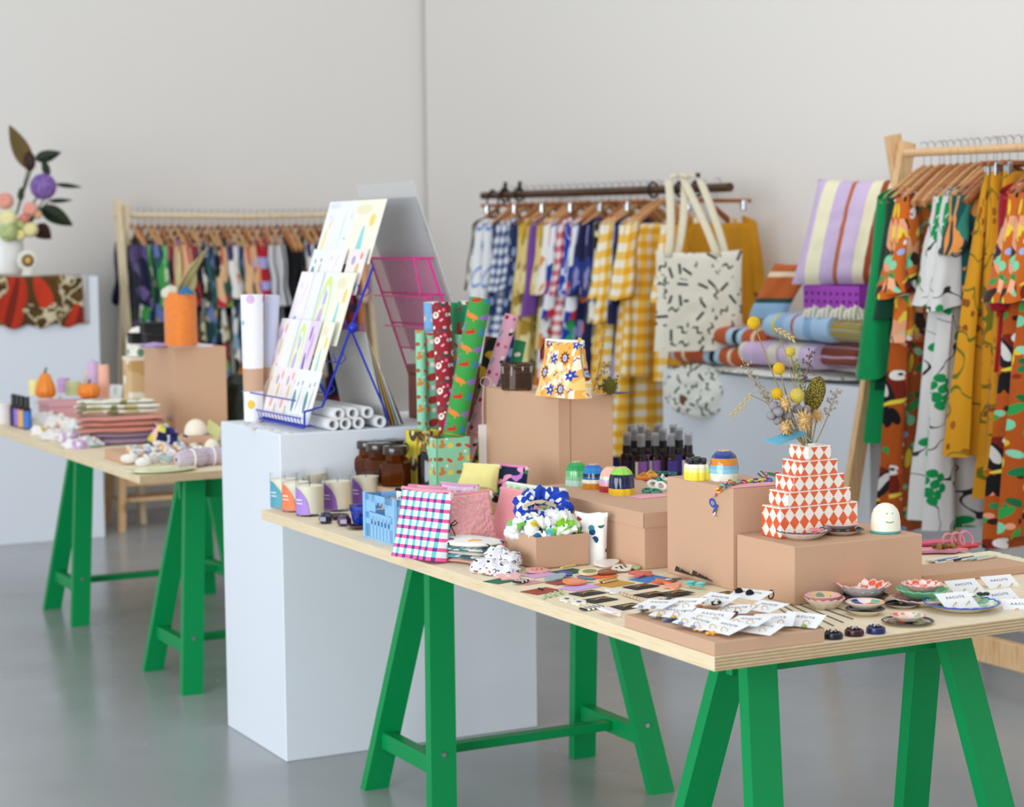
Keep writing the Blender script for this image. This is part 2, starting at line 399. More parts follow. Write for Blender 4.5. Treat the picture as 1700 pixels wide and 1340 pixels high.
# ---------------------------------------------------------------- tables and trestles
def table(u0, v0, label):
    t = thing('trestle_tabletop', label, 'table', W(u0, v0, TZ - .028), ANG)
    L, D = 2.4, 1.22
    b = MB().box(0, D, 0, L, 0, .028, 0, .001)
    for i, f in enumerate(b.f):
        n = (Vector(b.v[f[1]]) - Vector(b.v[f[0]])).cross(Vector(b.v[f[2]]) - Vector(b.v[f[0]]))
        b.m[i] = 0 if abs(n.z) > abs(n.x) + abs(n.y) else (1 if abs(n.y) > abs(n.x) else 2)
    b.obj('board', [PLY, PLYE, PLYS], t)
    return t
table(0, 0, 'pale plywood tabletop on green trestles nearest the front')
table(3.44, -.05, 'pale plywood tabletop on green trestles at the left rear')

def trestle(u, v0, v1, label):
    t = thing('trestle', label, 'trestle', W(u, (v0 + v1) / 2, 0), ANG)
    hv = (v1 - v0) / 2; s = .225; ZT = TZ - .029
    ap = hv - .095
    for sv in (-1, 1):
        for su in (-1, 1):
            b = MB(); vs = []
            for z, du, dv in ((0, su * s, sv * hv), (ZT, su * .028, sv * ap)):
                for x, y in ((-.0375, -.017), (.0375, -.017), (.0375, .017), (-.0375, .017)): vs.append((dv + x, du + y, z))
            b.add(vs, [(3, 2, 1, 0), (4, 5, 6, 7), (0, 1, 5, 4), (1, 2, 6, 5), (2, 3, 7, 6), (3, 0, 4, 7)])
            lg = b.obj('leg', GREEN, t, smooth=False)
            if su < 0:
                k = .19 / ZT
                MB().lathe([(0, .004), (.007, .004), (.008, 0)], 12, 0, TM(sv * (hv + (ap - hv) * k), -(s + (.028 - s) * k) - .017, .19, R(90))).obj('bolt', STEEL, lg)
        k = .15 / ZT; w = s + (.028 - s) * k - .017; c = sv * (hv + (ap - hv) * k)
        MB().box(c - .019, c + .019, -w, w, .128, .176, 0, .002).obj('crossbar', GREEN, t)
    c = hv + (ap - hv) * .15 / ZT - .019
    MB().box(-c, c, -.02, .02, .14, .165, 0, .002).obj('stretcher', GREEN, t)
    MB().box(-ap - .05, ap + .05, -.0105, .0105, ZT - .1, ZT, 0, .002).obj('top_beam', GREEN, t)
    return t
trestle(.34, .215, .905, 'green trestle under the front corner of the near table')
trestle(1.87, .215, .905, 'green trestle under the near table beside the white plinth')
trestle(3.74, .14, .846, 'green trestle under the near end of the left table')
trestle(5.18, .14, .846, 'green trestle under the far end of the left table')

# ---------------------------------------------------------------- furniture in the background
t = thing('side_bench', 'small wooden bench with lower shelf behind the left table', 'bench', P(246, 872, 0) + VV * .03, ANG)
MB().box(-.25, .25, -.14, .14, .4, .43, 0, .004).obj('seat', PINE, t)
for sx in (-1, 1):
    for sy in (-1, 1):
        MB().add([(sx * (.2 + k * .03) + x, sy * (.1 + k * .05) + y, (1 - k) * .4) for k in (0, 1) for x, y in ((-.02, -.02), (.02, -.02), (.02, .02), (-.02, .02))],
                 [(0, 1, 2, 3), (7, 6, 5, 4), (4, 5, 1, 0), (5, 6, 2, 1), (6, 7, 3, 2), (7, 4, 0, 3)]).obj('leg', PINE, t, smooth=False)
MB().box(-.2, .2, -.12, -.1, .24, .33, 0, .003).obj('apron', PINE, t)
MB().box(-.2, .2, -.1, .1, .15, .17, 0, .003).obj('shelf', PINE, t)
# ---------------------------------------------------------------- kraft boxes on the tables
def kraft_box(name, u, v, lu, lv, z0, h, label, lid=None, turn=0.0):
    """box with its near corner at u, v; lid: (axis, size) of the lid part"""
    t = thing(name, label, 'box', W(u, v, z0), ANG + turn)
    if lid is None:
        MB().box(0, lv, 0, lu, 0, h, 0, .002).obj('body', KRAFT, t)
    elif lid[0] == 'top':
        MB().box(.002, lv - .002, .002, lu - .002, 0, h - .004, 0, .002).obj('body', KRAFT, t)
        b = MB(); d = lid[1]; b.box(0, lv, 0, lu, h - .003, h, 0, .001)
        for q in ((0, .0018, 0, lu), (lv - .0018, lv, 0, lu), (0, lv, 0, .0018), (0, lv, lu - .0018, lu)): b.box(*q, h - d, h - .002)
        b.obj('lid', KRAFT, t)
    else:                                                   # lid on the -x side (box stood on its side)
        MB().box(lid[1], lv, .002, lu - .002, 0, h - .002, 0, .002).obj('body', KRAFT, t)
        MB().box(0, lid[1] - .0015, 0, lu, 0, h, 0, .002).obj('lid', KRAFT, t)
    return t
ZA, ZB, ZC, ZD, ZE, ZF = TZ + .345, .926, 1.0176, .916, .868, .816
kraft_box('kraft_box', 1.75, .64, .465, .18, TZ, .345, 'tall kraft box on its side under the floral pouch', ('side', .042))
kraft_box('kraft_box', .9, .398, .6, .33, TZ, ZB - TZ, 'low lidded kraft box under the row of jelly-shaped vases', ('top', .036))
kraft_box('kraft_box', .566, .424, .272, .17, TZ, ZC - TZ, 'upright kraft box with a coloured chain hanging over its front')
kraft_box('kraft_box', .347, .432, .215, .345, TZ, ZD - TZ, 'wide kraft box under the orange harlequin vase')
def open_tray(u, v, lu, lv, z0, h, label, t_=.003, name='open_kraft_box'):
    t = thing(name, label, 'box', W(u, v, z0), ANG); b = MB()
    b.box(0, lv, 0, lu, 0, .004)
    for q in ((0, t_, 0, lu), (lv - t_, lv, 0, lu), (t_, lv - t_, 0, t_), (t_, lv - t_, lu - t_, lu)): b.box(*q, 0, h)
    b.obj('tray', KRAFT, t, smooth=False); return t
open_tray(1.031, .18, .16, .142, TZ, ZE - TZ, 'small open kraft box heaped with scrunchies')
kraft_box('kraft_tray', .006, .003, .326, .256, TZ, ZF - TZ, 'flat kraft tray covered with earring cards at the front corner')

# ---------------------------------------------------------------- harlequin flower vase and its dried flowers
def p_harlequin(g):
    x, y, z = g.sep(g.co('Object')); q = g.m('DIVIDE', g.m('ADD', x, y), .0262); h = g.m('DIVIDE', z, .0332)
    k = g.m('ADD', g.m('FLOOR', g.m('ADD', q, h)), g.m('FLOOR', g.m('SUBTRACT', q, h)))
    k = g.m('MODULO', g.m('ABSOLUTE', k), 2.0)
    rim = g.m('LESS_THAN', g.noise(g.co('Object'), 60), .0)
    return g.mix(k, C('#e4602c'), C('#f3ece2'))
HARL = mat('harlequin_glaze', p_harlequin, .18, coat=.3); BISQ = glaze('#f1ebe2')
VU, VVv, VD = .45, .466, .062
t = thing('tiered_vase', 'stepped orange and white harlequin ceramic vase on the wide kraft box', 'vase', W(.452, .470, ZD), ANG)
zz = 0; wid = [.212, .174, .138, .102, .066]; hts = [.068, .033, .033, .033, .031]
for w, h in zip(wid, hts):
    x0 = (wid[0] - w) / 2; b = MB().box(x0, x0 + w, 0, .07, zz, zz + h, 0, .0025)
    for i, f in enumerate(b.f):
        if min(b.v[k][2] for k in f) > zz + h - .0035: b.m[i] = 1
    b.obj('tier', [HARL, BISQ], t); zz += h
VTOP = W(.452, .470, ZD + zz) + VV * (wid[0] / 2) + UU * .035
MB().lathe([(.014, -.02), (.017, -.001), (.019, .003), (.016, .004), (.013, .001)], 18, 0, TM(wid[0] / 2, .035, zz)).obj('mouth', BISQ, t)

YELF = mat('billy_yellow', lambda g: g.mix(g.voro(g.co('Object'), 420)[0], C('#c99a12'), C('#f3c626')), .9, bump=(900, .5))
YELP = mat('pale_yellow_floret', lambda g: g.mix(g.voro(g.co('Object'), 420)[0], C('#b79a2a'), C('#ecd66a')), .9, bump=(900, .5))
STEMM = mat('dry_stem', '#a08a5c', .8); STEMG = mat('green_stem', '#7e8552', .8)
BANK = mat('banksia_olive', lambda g: g.ramp(g.voro(g.co('Object'), 330)[0], [(0, '#e0cf74'), (.32, '#a58f32'), (.6, '#4c4316')], False), .9)
STRAWF = mat('straw_petal', '#e3c184', .8); GUM = mat('gumnut_grey', shade('#a49fa3', .45, 90), .7)
WHEAT = mat('wheat_ear', '#cdb274', .8); STAT = mat('statice_grey', '#a89c8c', .85); STATP = mat('statice_mauve', '#75616a', .85)
def curve_pts(a, b, sag=.1, n=7, seed=0):
    a, b = Vector(a), Vector(b); L = (b - a).length
    side = (b - a).cross(Vector((0, 0, 1))); side = side.normalized() if side.length > 1e-5 else Vector((1, 0, 0))
    return [a.lerp(b, k / n) + side * (sin(pi * k / n) * L * sag * (1 if seed % 2 else -1)) * .6 - Vector((0, 0, 1)) * 0 for k in range(n + 1)]
def spot3(px, py, fwd=0.0):                                # world point seen at a pixel, on the upright plane of the vase (plus an offset towards u)
    return PU(px, py, uv_of(VTOP)[0] + fwd)
def billy(px, py, r, label, col=YELF, fwd=0.0, name='billy_button_flower'):
    h = spot3(px, py, fwd); t = thing(name, label, 'dried flower', VTOP)
    e = h - VTOP; MB().tube(curve_pts((0, 0, -.03), e - e.normalized() * r * .5, .06, 7, int(px)), .0016, 6).obj('stem', STEMM, t)
    MB().ball(e, r, r, r, 16, 11, fn=lambda d: 1 + .04 * n3(d, 9)).obj('flower_head', col, t)
billy(1251, 536, .0145, 'tall yellow billy button, topmost of the dried bunch', fwd=.02)
billy(1293, 612, .0135, 'yellow billy button halfway up the dried bunch', fwd=-.01)
billy(1312, 584, .0115, 'small pale billy button behind the dried bunch', YELP, .03)
billy(1290, 654, .0135, 'yellow billy button at the left of the dried bunch', fwd=-.01)
billy(1323, 657, .0165, 'pale yellow round floret in the middle of the dried bunch', YELP, -.03)
def spiky(px, py, r, label, fwd=0.0, n=46):
    h = spot3(px, py, fwd); t = thing('straw_flower', label, 'dried flower', VTOP); e = h - VTOP
    MB().tube(curve_pts((0, 0, -.02), e, .05, 5, int(px)), .0016, 6).obj('stem', STEMM, t)
    b = MB(); b.ball(e, r * .42, n=8, m=6)
    for k in range(n):
        z = 1 - 2 * (k + .5) / n; a = k * 2.39996; q = sqrt(1 - z * z); d = Vector((q * cos(a), q * sin(a), z))
        s = d.cross(Vector((0, .3, 1))).normalized(); w = r * .13; L = r * (.85 + .3 * rnd.random())
        b.add([e + d * r * .3 - s * w, e + d * r * .3 + s * w, e + d * r * .7 + s * w * .8, e + d * L, e + d * r * .7 - s * w * .8], [(0, 1, 2, 3, 4)])
    b.obj('petals', STRAWF, t, smooth=False)['kind'] = 'stuff'
spiky(1303, 671, .023, 'straw coloured spiky flower upper left of the bunch', -.03)
spiky(1335, 698, .028, 'straw coloured spiky flower low in the front of the bunch', -.04, 60)
spiky(1304, 710, .023, 'straw coloured spiky flower low at the left of the bunch', -.03)
spiky(1357, 690, .020, 'pinkish straw flower low at the right of the bunch', -.01)
h = spot3(1353, 655, .01); t = thing('banksia_cone', 'olive green banksia cone at the right of the dried bunch', 'dried flower', VTOP); e = h - VTOP
MB().tube(curve_pts((0, 0, -.02), e - Vector((.004, 0, .02)), .03), .003, 7).obj('stem', STEMM, t)
MB().ball((0, 0, 0), .021, .021, .04, 26, 20, 0, TM(e.x, e.y, e.z, 0, R(16), 0), lambda d: 1 + .07 * sin(26 * d.z + 3) * sin(atan2(d.y, d.x) * 9 + 20 * d.z)).obj('cone', BANK, t)
t = thing('gumnut_cluster', 'cluster of silver grey gumnuts in the dried bunch', 'dried flower', VTOP)
for px, py in ((1284, 674), (1280, 690), (1291, 697), (1308, 690), (1324, 678), (1339, 680), (1293, 684)):
    e = spot3(px, py, -.035 + rnd.random() * .02) - VTOP
    n = MB().ball((0, 0, 0), .0105, .0105, .0145, 10, 8, 0, TM(e.x, e.y, e.z, rnd.random() * 2, rnd.random() * 2), lambda d: 1 - .35 * max(0, d.z) ** 2 + .1 * n3(d, 3)).obj('gumnut', GUM, t)
MB().tube([(0, 0, -.02), spot3(1300, 690, -.02) - VTOP], .002, 6).obj('stem', STEMM, t)
def sprig(px, py, label, cat='dried flower', col=STAT, fwd=0.0, n=26, name='statice_sprig', spread=.012, root=.3):
    e = spot3(px, py, fwd) - VTOP; t = thing(name, label, cat, VTOP)
    pts = curve_pts((0, 0, -.02), e, .08, 8, int(px)); MB().tube(pts, [.0016 - .0001 * k for k in range(9)], 5).obj('stem', STEMM, t)
    b = MB(); d = (Vector(pts[-1]) - Vector(pts[0])).normalized()
    for k in range(n):
        f = root + (1 - root) * k / n; i = min(7, int(f * 8)); p = Vector(pts[i]).lerp(Vector(pts[i + 1]), f * 8 - i)
        q = p + Vector((rnd.uniform(-1, 1), rnd.uniform(-1, 1), rnd.uniform(0, 1))) * spread
        b.tube([p, q], .0006, 4); b.ball(q, .0026, .0026, .0034, 6, 4)
    b.obj('florets', col, t)['kind'] = 'stuff'
sprig(1233, 601, 'grey statice sprig reaching to the upper left of the bunch', n=40, root=.35)
sprig(1258, 648, 'short grey statice sprig at the left of the bunch', root=.4)
sprig(1344, 585, 'dark mauve sprig at the upper right of the bunch', col=STATP, fwd=.02, root=.7)
sprig(1389, 648, 'pale sprig pointing out to the right of the bunch', root=.6)
sprig(1320, 600, 'thin green sprig in the middle of the bunch', col=STEMG, root=.6, spread=.006)
def wheat(px0, py0, px1, py1, label, bend=None):
    a = spot3(px0, py0, -.01) - VTOP; e = spot3(px1, py1, -.02) - VTOP; t = thing('wheat_ear', label, 'dried flower', VTOP)
    mid = a * .75 + Vector((0, 0, .012)); MB().tube([(0, 0, -.02), a * .4, mid, a], .001, 5).obj('stem', STEMM, t)
    b = MB(); n = 9
    for k in range(n):
        p = a.lerp(e, k / n); d = (e - a).normalized(); s = d.cross(UU).normalized() * (1 if k % 2 else -1)
        q = p + s * .003; M = Matrix.Translation(q) @ (d + s * .4).to_track_quat('Z', 'Y').to_matrix().to_4x4()
        b.ball((0, 0, 0), .0026, .0026, .0065, 7, 5, 0, M); b.tube([q, q + (d + s * .35) * .03], .0003, 3)
    b.obj('ear', WHEAT, t)['kind'] = 'stuff'
wheat(1247, 656, 1212, 694, 'drooping wheat ear hanging out at the left of the bunch')
wheat(1290, 546, 1322, 566, 'wheat ear bending over at the top of the bunch')
t = thing('swing_tag', 'light blue paper tag tied to the mouth of the harlequin vase', 'tag', VTOP + Vector((0, 0, .004)))
a, b_, c_, d_ = [spot3(*q) - VTOP for q in ((1268, 735, -.06), (1292, 742, -.07), (1340, 725, -.01), (1322, 715, -.005))]
MB().add([a, b_, c_, d_] + [x + Vector((0, 0, .001)) for x in (a, b_, c_, d_)], [(3, 2, 1, 0), (4, 5, 6, 7), (0, 1, 5, 4), (1, 2, 6, 5), (2, 3, 7, 6), (3, 0, 4, 7)]).obj('card', plain('#6fbfe0', .7), t, smooth=False)
MB().tube([(c_ + d_) / 2, (0.0, -.012, .004), (.01, .006, .002), (0, .014, .003)], .0012, 5).obj('ribbon', plain('#7cc8e6', .6), t)

# ---------------------------------------------------------------- ceramics on the wide box
def dish_prof(r, h, wall=.004): return [(0, 0), (r * .55, 0), (r * .62, .001), (r * .9, h * .75), (r, h), (r - wall * .6, h + .0015), (r - wall, h * .95), (r * .82, h * .55), (r * .5, wall * 1.1), (0, wall)]
def dish(name, label, loc, r, h, outer, inner, rim=None, scallop=0, amp=.06, group=None, tilt=None, sx=1.0, cat='dish'):
    t = thing(name, label, cat, loc, rnd.random() * 6, group)
    if tilt: t.rotation_euler = tilt
    pr = dish_prof(r, h)
    fn = (lambda a, k: (1 + amp * (abs(sin(a * scallop / 2)) - .5) * (1 if k > 2 and k < 8 else 0))) if scallop else None
    mi = [0, 0, 0, 0, 2, 2, 1, 1, 1]
    b = MB().lathe(pr, 72 if scallop else 40, mi, TM() @ Matrix.Diagonal((sx, 1, 1, 1)), fn)
    if scallop:                                             # the lip rises and falls with the scallops
        for i, (x, y, z) in enumerate(b.v):
            q = math.hypot(x, y) / r
            if q > .72: b.v[i] = (x, y, z + h * .2 * (abs(sin(atan2(y, x) * scallop / 2)) - .5) * min(1, (q - .72) * 4))
    b.obj('bowl', [outer, inner, rim or inner], t, angle=60); return t
CREAMG = glaze('#f3ead8'); NAVYG = glaze('#16204a'); BLACKG = glaze('#15161b'); PINKG = glaze('#f0b3b0'); GREYG = glaze('#b8bcc0'); GREENG = glaze('#6fc492'); BLUEG = glaze('#274fc4')
def p_petals(base, cols, scale): return p_spots(base, cols, scale, .42, 'Object', .6)
FRUIT = mat('fruit_print_glaze', p_spots('#f1e4da', ['#ef6a3c', '#f08a4c', '#8fc48a', '#f3d26a', '#e8573a'], 55, .42, 'Object'), .15, coat=.3)
FRUIT2 = mat('dark_fruit_glaze', p_spots('#1b2030', ['#7fb17a', '#d8c79a', '#ef6a3c', '#6fa06a'], 45, .38, 'Object'), .15, coat=.3)
CHECKO = mat('orange_check_glaze', lambda g: g.mix(g.m('MODULO', g.m('ABSOLUTE', g.m('ADD', g.m('FLOOR', g.m('DIVIDE', g.sep(g.co('Object'))[0], .0155)), g.m('FLOOR', g.m('DIVIDE', g.sep(g.co('Object'))[1], .0155)))), 2.0), C('#ee6238'), C('#f6eadf')), .15, coat=.3)
MINTL = mat('mint_leaf_glaze', p_spots('#f0ece0', ['#a6dcb4', '#8fceaa', '#c9e6c4', '#f4d88a'], 38, .5, 'Object'), .15, coat=.3)
def PD(px, py): return P(px, py, ZD)
dish('trinket_dish', 'blue scalloped cream dish with earrings and a card, in front of the harlequin vase', PD(1332, 893), .058, .016, mat('blue_scallop_glaze', lambda g: g.ramp(g.sep(g.co('Object'))[2], [(0, '#efe6d2'), (.0085, '#efe6d2'), (.0125, '#2a49b8')]), .15), FRUIT, NAVYG, 16, .07)
dish('trinket_dish', 'dark rimmed cream dish at the bottom of the pair beside the smiling pot', PD(1397, 886), .05, .010, CREAMG, BLACKG, BLACKG)
dish('trinket_dish', 'pink rimmed dish resting on the dark dish beside the smiling pot', PD(1395, 886) + Vector((0, 0, .012)), .042, .011, GREYG, mat('pink_leaf_glaze', p_spots('#e9c0b8', ['#8fae78', '#33413a', '#f0cf6a'], 42, .4, 'Object'), .15), PINKG)
t = thing('earring_card', 'blank white earring card propped on the blue scalloped dish', 'card', PD(1322, 889) + Vector((0, 0, .014)), ANG + .5)
MB().box(-.03, .03, -.022, .022, 0, .0006).obj('card', PAPER, t, smooth=False); t.location.z += .012; t.rotation_euler = (R(42), R(-12), ANG + .2)
for px, py, c, l in ((1341, 889, '#f0854f', 'orange petal-shaped earrings lying in the blue scalloped dish'), (1356, 892, '#e98f9a', 'pink petal-shaped earring lying in the blue scalloped dish')):
    t = thing('clay_earring', l, 'earring', PD(px, py) + Vector((0, 0, .013)), px); b = MB()
    for k in range(5): b.ball((.009 * cos(k * 1.257), .009 * sin(k * 1.257), .003), .007, .007, .003, 8, 6)
    b.obj('petals', plain(c, .4), t)
t = thing('lidded_pot', 'cream bell-shaped pot with a smiling turquoise face and turquoise foot', 'pot', PD(1470, 884), ANG)
pf = [(0, 0), (.032, 0), (.0335, .002), (.0335, .006), (.0335, .0061), (.0328, .025), (.0305, .042), (.026, .053), (.017, .062), (.008, .0655), (0, .0665)]
MB().lathe(pf, 36, [1, 1, 1, 1, 0, 0, 0, 0, 0, 0]).obj('body', [glaze('#f5efdc'), glaze('#58b5ac')], t, angle=60)
TEAL = glaze('#4aa79c')
_pp = PD(1470, 884); ff = atan2(-_pp.y, -_pp.x) - ANG + .28      # the face looks just right of the camera
def on_pot(da, z):
    r = np.interp(z, [.006, .025, .042, .053, .062], [.0335, .0328, .0305, .026, .017]); return Vector((r * cos(ff + da), r * sin(ff + da), z))
for da in (-.17, .25): MB().ball(on_pot(da, .046), .0016, .0016, .0016, 8, 6).obj('eye', TEAL, t)
MB().tube([on_pot(-.28 + .058 * k, .0285 - .0022 * sin(pi * k / 10)) for k in range(11)], [.0006] + [.0012] * 9 + [.0006], 6).obj('mouth', TEAL, t)

# ---------------------------------------------------------------- dishes on the table at the right
def PT(px, py, dz=0.0): return P(px, py, TZ) + Vector((0, 0, dz))
dish('trinket_bowl', 'pink scalloped cream bowl under another, left of the dishes at the right end', PT(1369, 1009), .042, .020, CREAMG, PINKG, PINKG, 14, .09)
dish('trinket_bowl', 'pink rimmed bowl with leaves nested in the left-hand scalloped bowl', PT(1366, 1009, .0075), .039, .020, PINKG, mat('olive_leaf_glaze', p_spots('#e8c4b6', ['#7fa37e', '#2d3b38', '#e9cd63'], 40, .42, 'Object'), .15), PINKG)
dish('trinket_bowl', 'black bowl under the orange chequered scalloped bowl', PT(1437, 1000), .050, .016, BLACKG, BLACKG)
dish('scalloped_bowl', 'grey scalloped bowl with orange and white chequered inside', PT(1434, 1000, .0125), .056, .026, GREYG, CHECKO, PINKG, 16, .1)
dish('trinket_dish', 'cream dish with black rim under the blue and orange spotted dish', PT(1436, 1020), .042, .012, CREAMG, BLACKG, BLACKG)
dish('trinket_dish', 'small pink rimmed dish spotted blue, orange and green at the front', PT(1436, 1020, .0135), .041, .013, CREAMG, mat('mosaic_glaze', p_blotch(['#23308a', '#ef6a3c', '#f1e4da', '#64b98a', '#f0b94c', '#23308a'], 48, .0, 'Object'), .15), PINKG)
dish('trinket_dish', 'black dish with white triangles behind the front dishes', PT(1499, 1008), .038, .008, CREAMG, mat('triangle_glaze', p_spots('#15161b', ['#f4f0e8', '#15161b'], 40, .3, 'Object'), .15), BLACKG)
dish('scalloped_bowl', 'pink scalloped bowl at the bottom of the stack of three bowls', PT(1531, 1003), .064, .014, CREAMG, PINKG, PINKG, 18, .1)
dish('scalloped_bowl', 'green scalloped bowl in the middle of the stack of three bowls', PT(1531, 1000, .011), .055, .017, GREENG, GREENG, GREENG, 16, .1)
dish('scalloped_bowl', 'orange chequered scalloped bowl on top of the stack of three bowls', PT(1531, 1000, .025), .043, .015, PINKG, CHECKO, PINKG, 16, .1)
dish('trinket_dish', 'flat black plate with green leaves under the little orange dish', PT(1507, 1035), .053, .006, CREAMG, FRUIT2, BLACKG)
dish('trinket_dish', 'little pale dish with orange fruits lying on the black plate', PT(1507, 1035, .0065), .036, .011, CREAMG, FRUIT, PINKG)
dish('scalloped_platter', 'large blue edged scalloped platter with green leaves at the right end', PT(1596, 1012), .078, .015, mat('platter_glaze', lambda g: g.ramp(g.sep(g.co('Object'))[2], [(0, '#efe6d2'), (.008, '#efe6d2'), (.0105, '#2f55cf')]), .15), MINTL, BLUEG, 22, .07)

# ---------------------------------------------------------------- earring cards, earrings and small things lying about
def write_card(px, py, z, label, rz=0.0, w=.05, h=.034, pitch=0.0, roll=0.0, hoops='#d8ab62', text=True, gem=None, lift=0.0):
    t = thing('earring_card', label, 'earring card', P(px, py, z + .0012 + lift), 0)
    t.rotation_euler = Euler((pitch, roll, ANG - pi / 2 * 0 + rz))
    MB().box(-w / 2, w / 2, -h / 2, h / 2, 0, .0006).obj('card', PAPER, t, smooth=False)
    if text: lettering('AACUTE', w * .125, INK, t, (0, h * .18, .0009), spacing=1.25)
    for sx in (-1, 1):
        if hoops: MB().torus(w * .075, .0009, 14, 6, 0, TM(sx * w * .2, -h * .3, .003, R(90), 0, R(30))).obj('hoop', plain(hoops, .3, metal=.6), t)
        if gem: MB().ball((sx * w * .2, -h * .5, .003), .006, .005, .003, 9, 6, 0, None, lambda d: 1 + .2 * n3(d, 3, sx)).obj('charm', plain(gem, .3), t)
    return t
K = -1.15
cards = [(1089, 1003, 'at the left end of the tray', K, None, .012, '#8d97a0'), (1136, 1003, 'second along the back of the tray', K - .15, '#d8ab62', .014, None), (1190, 995, 'with black and white drops, back row of the tray', K + .1, '#d8ab62', .012, '#2a2a2e'),
         (1244, 987, 'with black pompoms at the back corner of the tray', K + .05, None, .016, None), (1271, 1007, 'beside the pompom card on the tray', K, '#d8ab62', .012, None), (1180, 1024, 'in the middle of the tray above the yellow flowers', K - .1, '#d8ab62', .008, None),
         (1242, 1031, 'in the middle of the front of the tray', K - .05, '#d8ab62', .012, None), (1284, 1030, 'reaching the right front edge of the tray', K + .1, '#d8ab62', .006, '#b08a4a'), (1204, 1041, 'lowest at the front edge of the tray', K, '#d8ab62', .005, None),
         (1118, 1017, 'half hidden at the left of the tray', K + .1, '#d8ab62', .004, '#c9a24c'), (1220, 1012, 'under the pompom card in the middle of the tray', K - .2, '#d8ab62', .003, '#2a2a2e'), (1262, 1042, 'at the right front corner of the card heap', K + .05, '#d8ab62', .003, None),
         (1331, 1029, 'overhanging the right end of the tray', K + .3, '#d8ab62', .003, '#8aa05a'), (1157, 1033, 'half under others behind the yellow flowers', K - .2, '#d8ab62', .004, '#7c86a6')]
for px, py, l, rz, hp, dz, gm in cards:
    write_card(px, py, ZF, 'white earring card ' + l, rz + rnd.uniform(-.3, .3), hoops=hp, pitch=R(rnd.uniform(8, 20)), roll=R(rnd.uniform(-8, 4)), gem=gm, lift=dz + .008, w=.082, h=.056)
for px, py, l, rz, dz in ((1589, 997, 'lying in the blue edged platter', -.1, .016), (1603, 975, 'standing behind the blue edged platter', -.05, .008), (1662, 968, 'at the back right beyond the platter', -.1, .006), (1664, 992, 'right of the platter with round gold studs', .0, .006), (1697, 1008, 'cut off by the right edge of the picture', -.5, .002)):
    write_card(px, py, TZ, 'white earring card ' + l, rz, .082, .052, R(30), 0, '#d9a95a', True, None, dz)
def cluster(name, label, px, py, z, col, n=7, r=.006, spread=.014, cat='earring', flat=.5, group=None, rough=.3, part='bead'):
    t = thing(name, label, cat, P(px, py, z) + Vector((0, 0, r * flat)), 0, group); cols = col if isinstance(col, list) else [col]
    for k in range(n):
        a = k * 2.4; q = spread * sqrt(k / n)
        MB().ball((q * cos(a), q * sin(a) * .7, r * .3 * (k % 3)), r, r * .85, r * flat, 9, 6, 0, None, lambda d: 1 + .18 * n3(d, 2.5, k * 3.1)).obj(part, plain(cols[k % len(cols)], rough), t)
    return t
cluster('pompom_earring', 'left of the two black pompom earrings', 1227, 990, ZF + .018, '#17171b', 1, .009, 0, flat=1, rough=.95, part='pompom')
cluster('pompom_earring', 'right of the two black pompom earrings', 1245, 993, ZF + .018, '#17171b', 1, .009, 0, flat=1, rough=.95, part='pompom')
cluster('nugget_earring', 'silver grey nugget earrings at the left end of the tray', 1066, 1017, ZF, ['#9ba1a8', '#c9ccd0', '#6a7078'], 8, .005)
cluster('nugget_earring', 'white and grey stone earrings near the front of the tray', 1092, 1026, ZF, ['#d3d6d8', '#a8adb2', '#e9e6e0'], 9, .005)
cluster('stone_earring', 'slate blue stone earring at the front edge of the tray', 1112, 1033, ZF, ['#4f5f86', '#6b7ba3', '#3c4a6c'], 6, .006, .013)
cluster('stone_earring', 'slate blue stone earring right of its twin on the tray', 1130, 1037, ZF, ['#55648c', '#707fa6', '#39476a'], 6, .006, .013)
cluster('flower_earring', 'mustard yellow flower earring at the tray front', 1163, 1049, ZF, '#e0a43a', 6, .006, .012, rough=.6, part='petal')
cluster('flower_earring', 'mustard yellow flower earring nearest the tray corner', 1184, 1055, ZF, '#e8b04a', 6, .006, .012, rough=.6, part='petal')
cluster('stone_earring', 'olive green stone earring at the right of the tray', 1297, 1034, ZF, ['#7f8a4a', '#c9cfa0', '#3e4a2a'], 5, .006, .012)
cluster('stone_earring', 'green agate earring at the right front of the tray', 1313, 1039, ZF, ['#8a9a52', '#b9c386'], 5, .006, .012)
cluster('drop_earring', 'black and white drop earrings on the back card of the tray', 1193, 1003, ZF + .018, ['#1a1a1d', '#ecebe6'], 8, .005, .016)
cluster('drop_earring', 'terracotta drop earring in the middle of the tray', 1160, 1013, ZF + .016, ['#a85a36', '#e0a04a'], 3, .008, .009)
t = thing('hair_hoop', 'black hoop earring standing behind the tray', 'earring', P(1280, 1000, ZF) + Vector((0, 0, .016)), .8)
MB().torus(.009, .0016, 18, 7, 0, TM(rx=R(90))).obj('hoop', BLACK, t)
t = thing('hair_claw', 'small pinkish white hair claw left of the flat tray', 'hair claw', PT(1014, 1022), ANG + pi / 2)
for k in range(5): MB().box(-.026 + k * .0105, -.0175 + k * .0105, -.012, -.004, .0, .014, 0, .002).obj('tooth', plain('#f1dfe0', .3), t)
MB().box(-.027, .027, -.005, .016, .009, .014, 0, .002).obj('bar', plain('#f4eef0', .3), t)
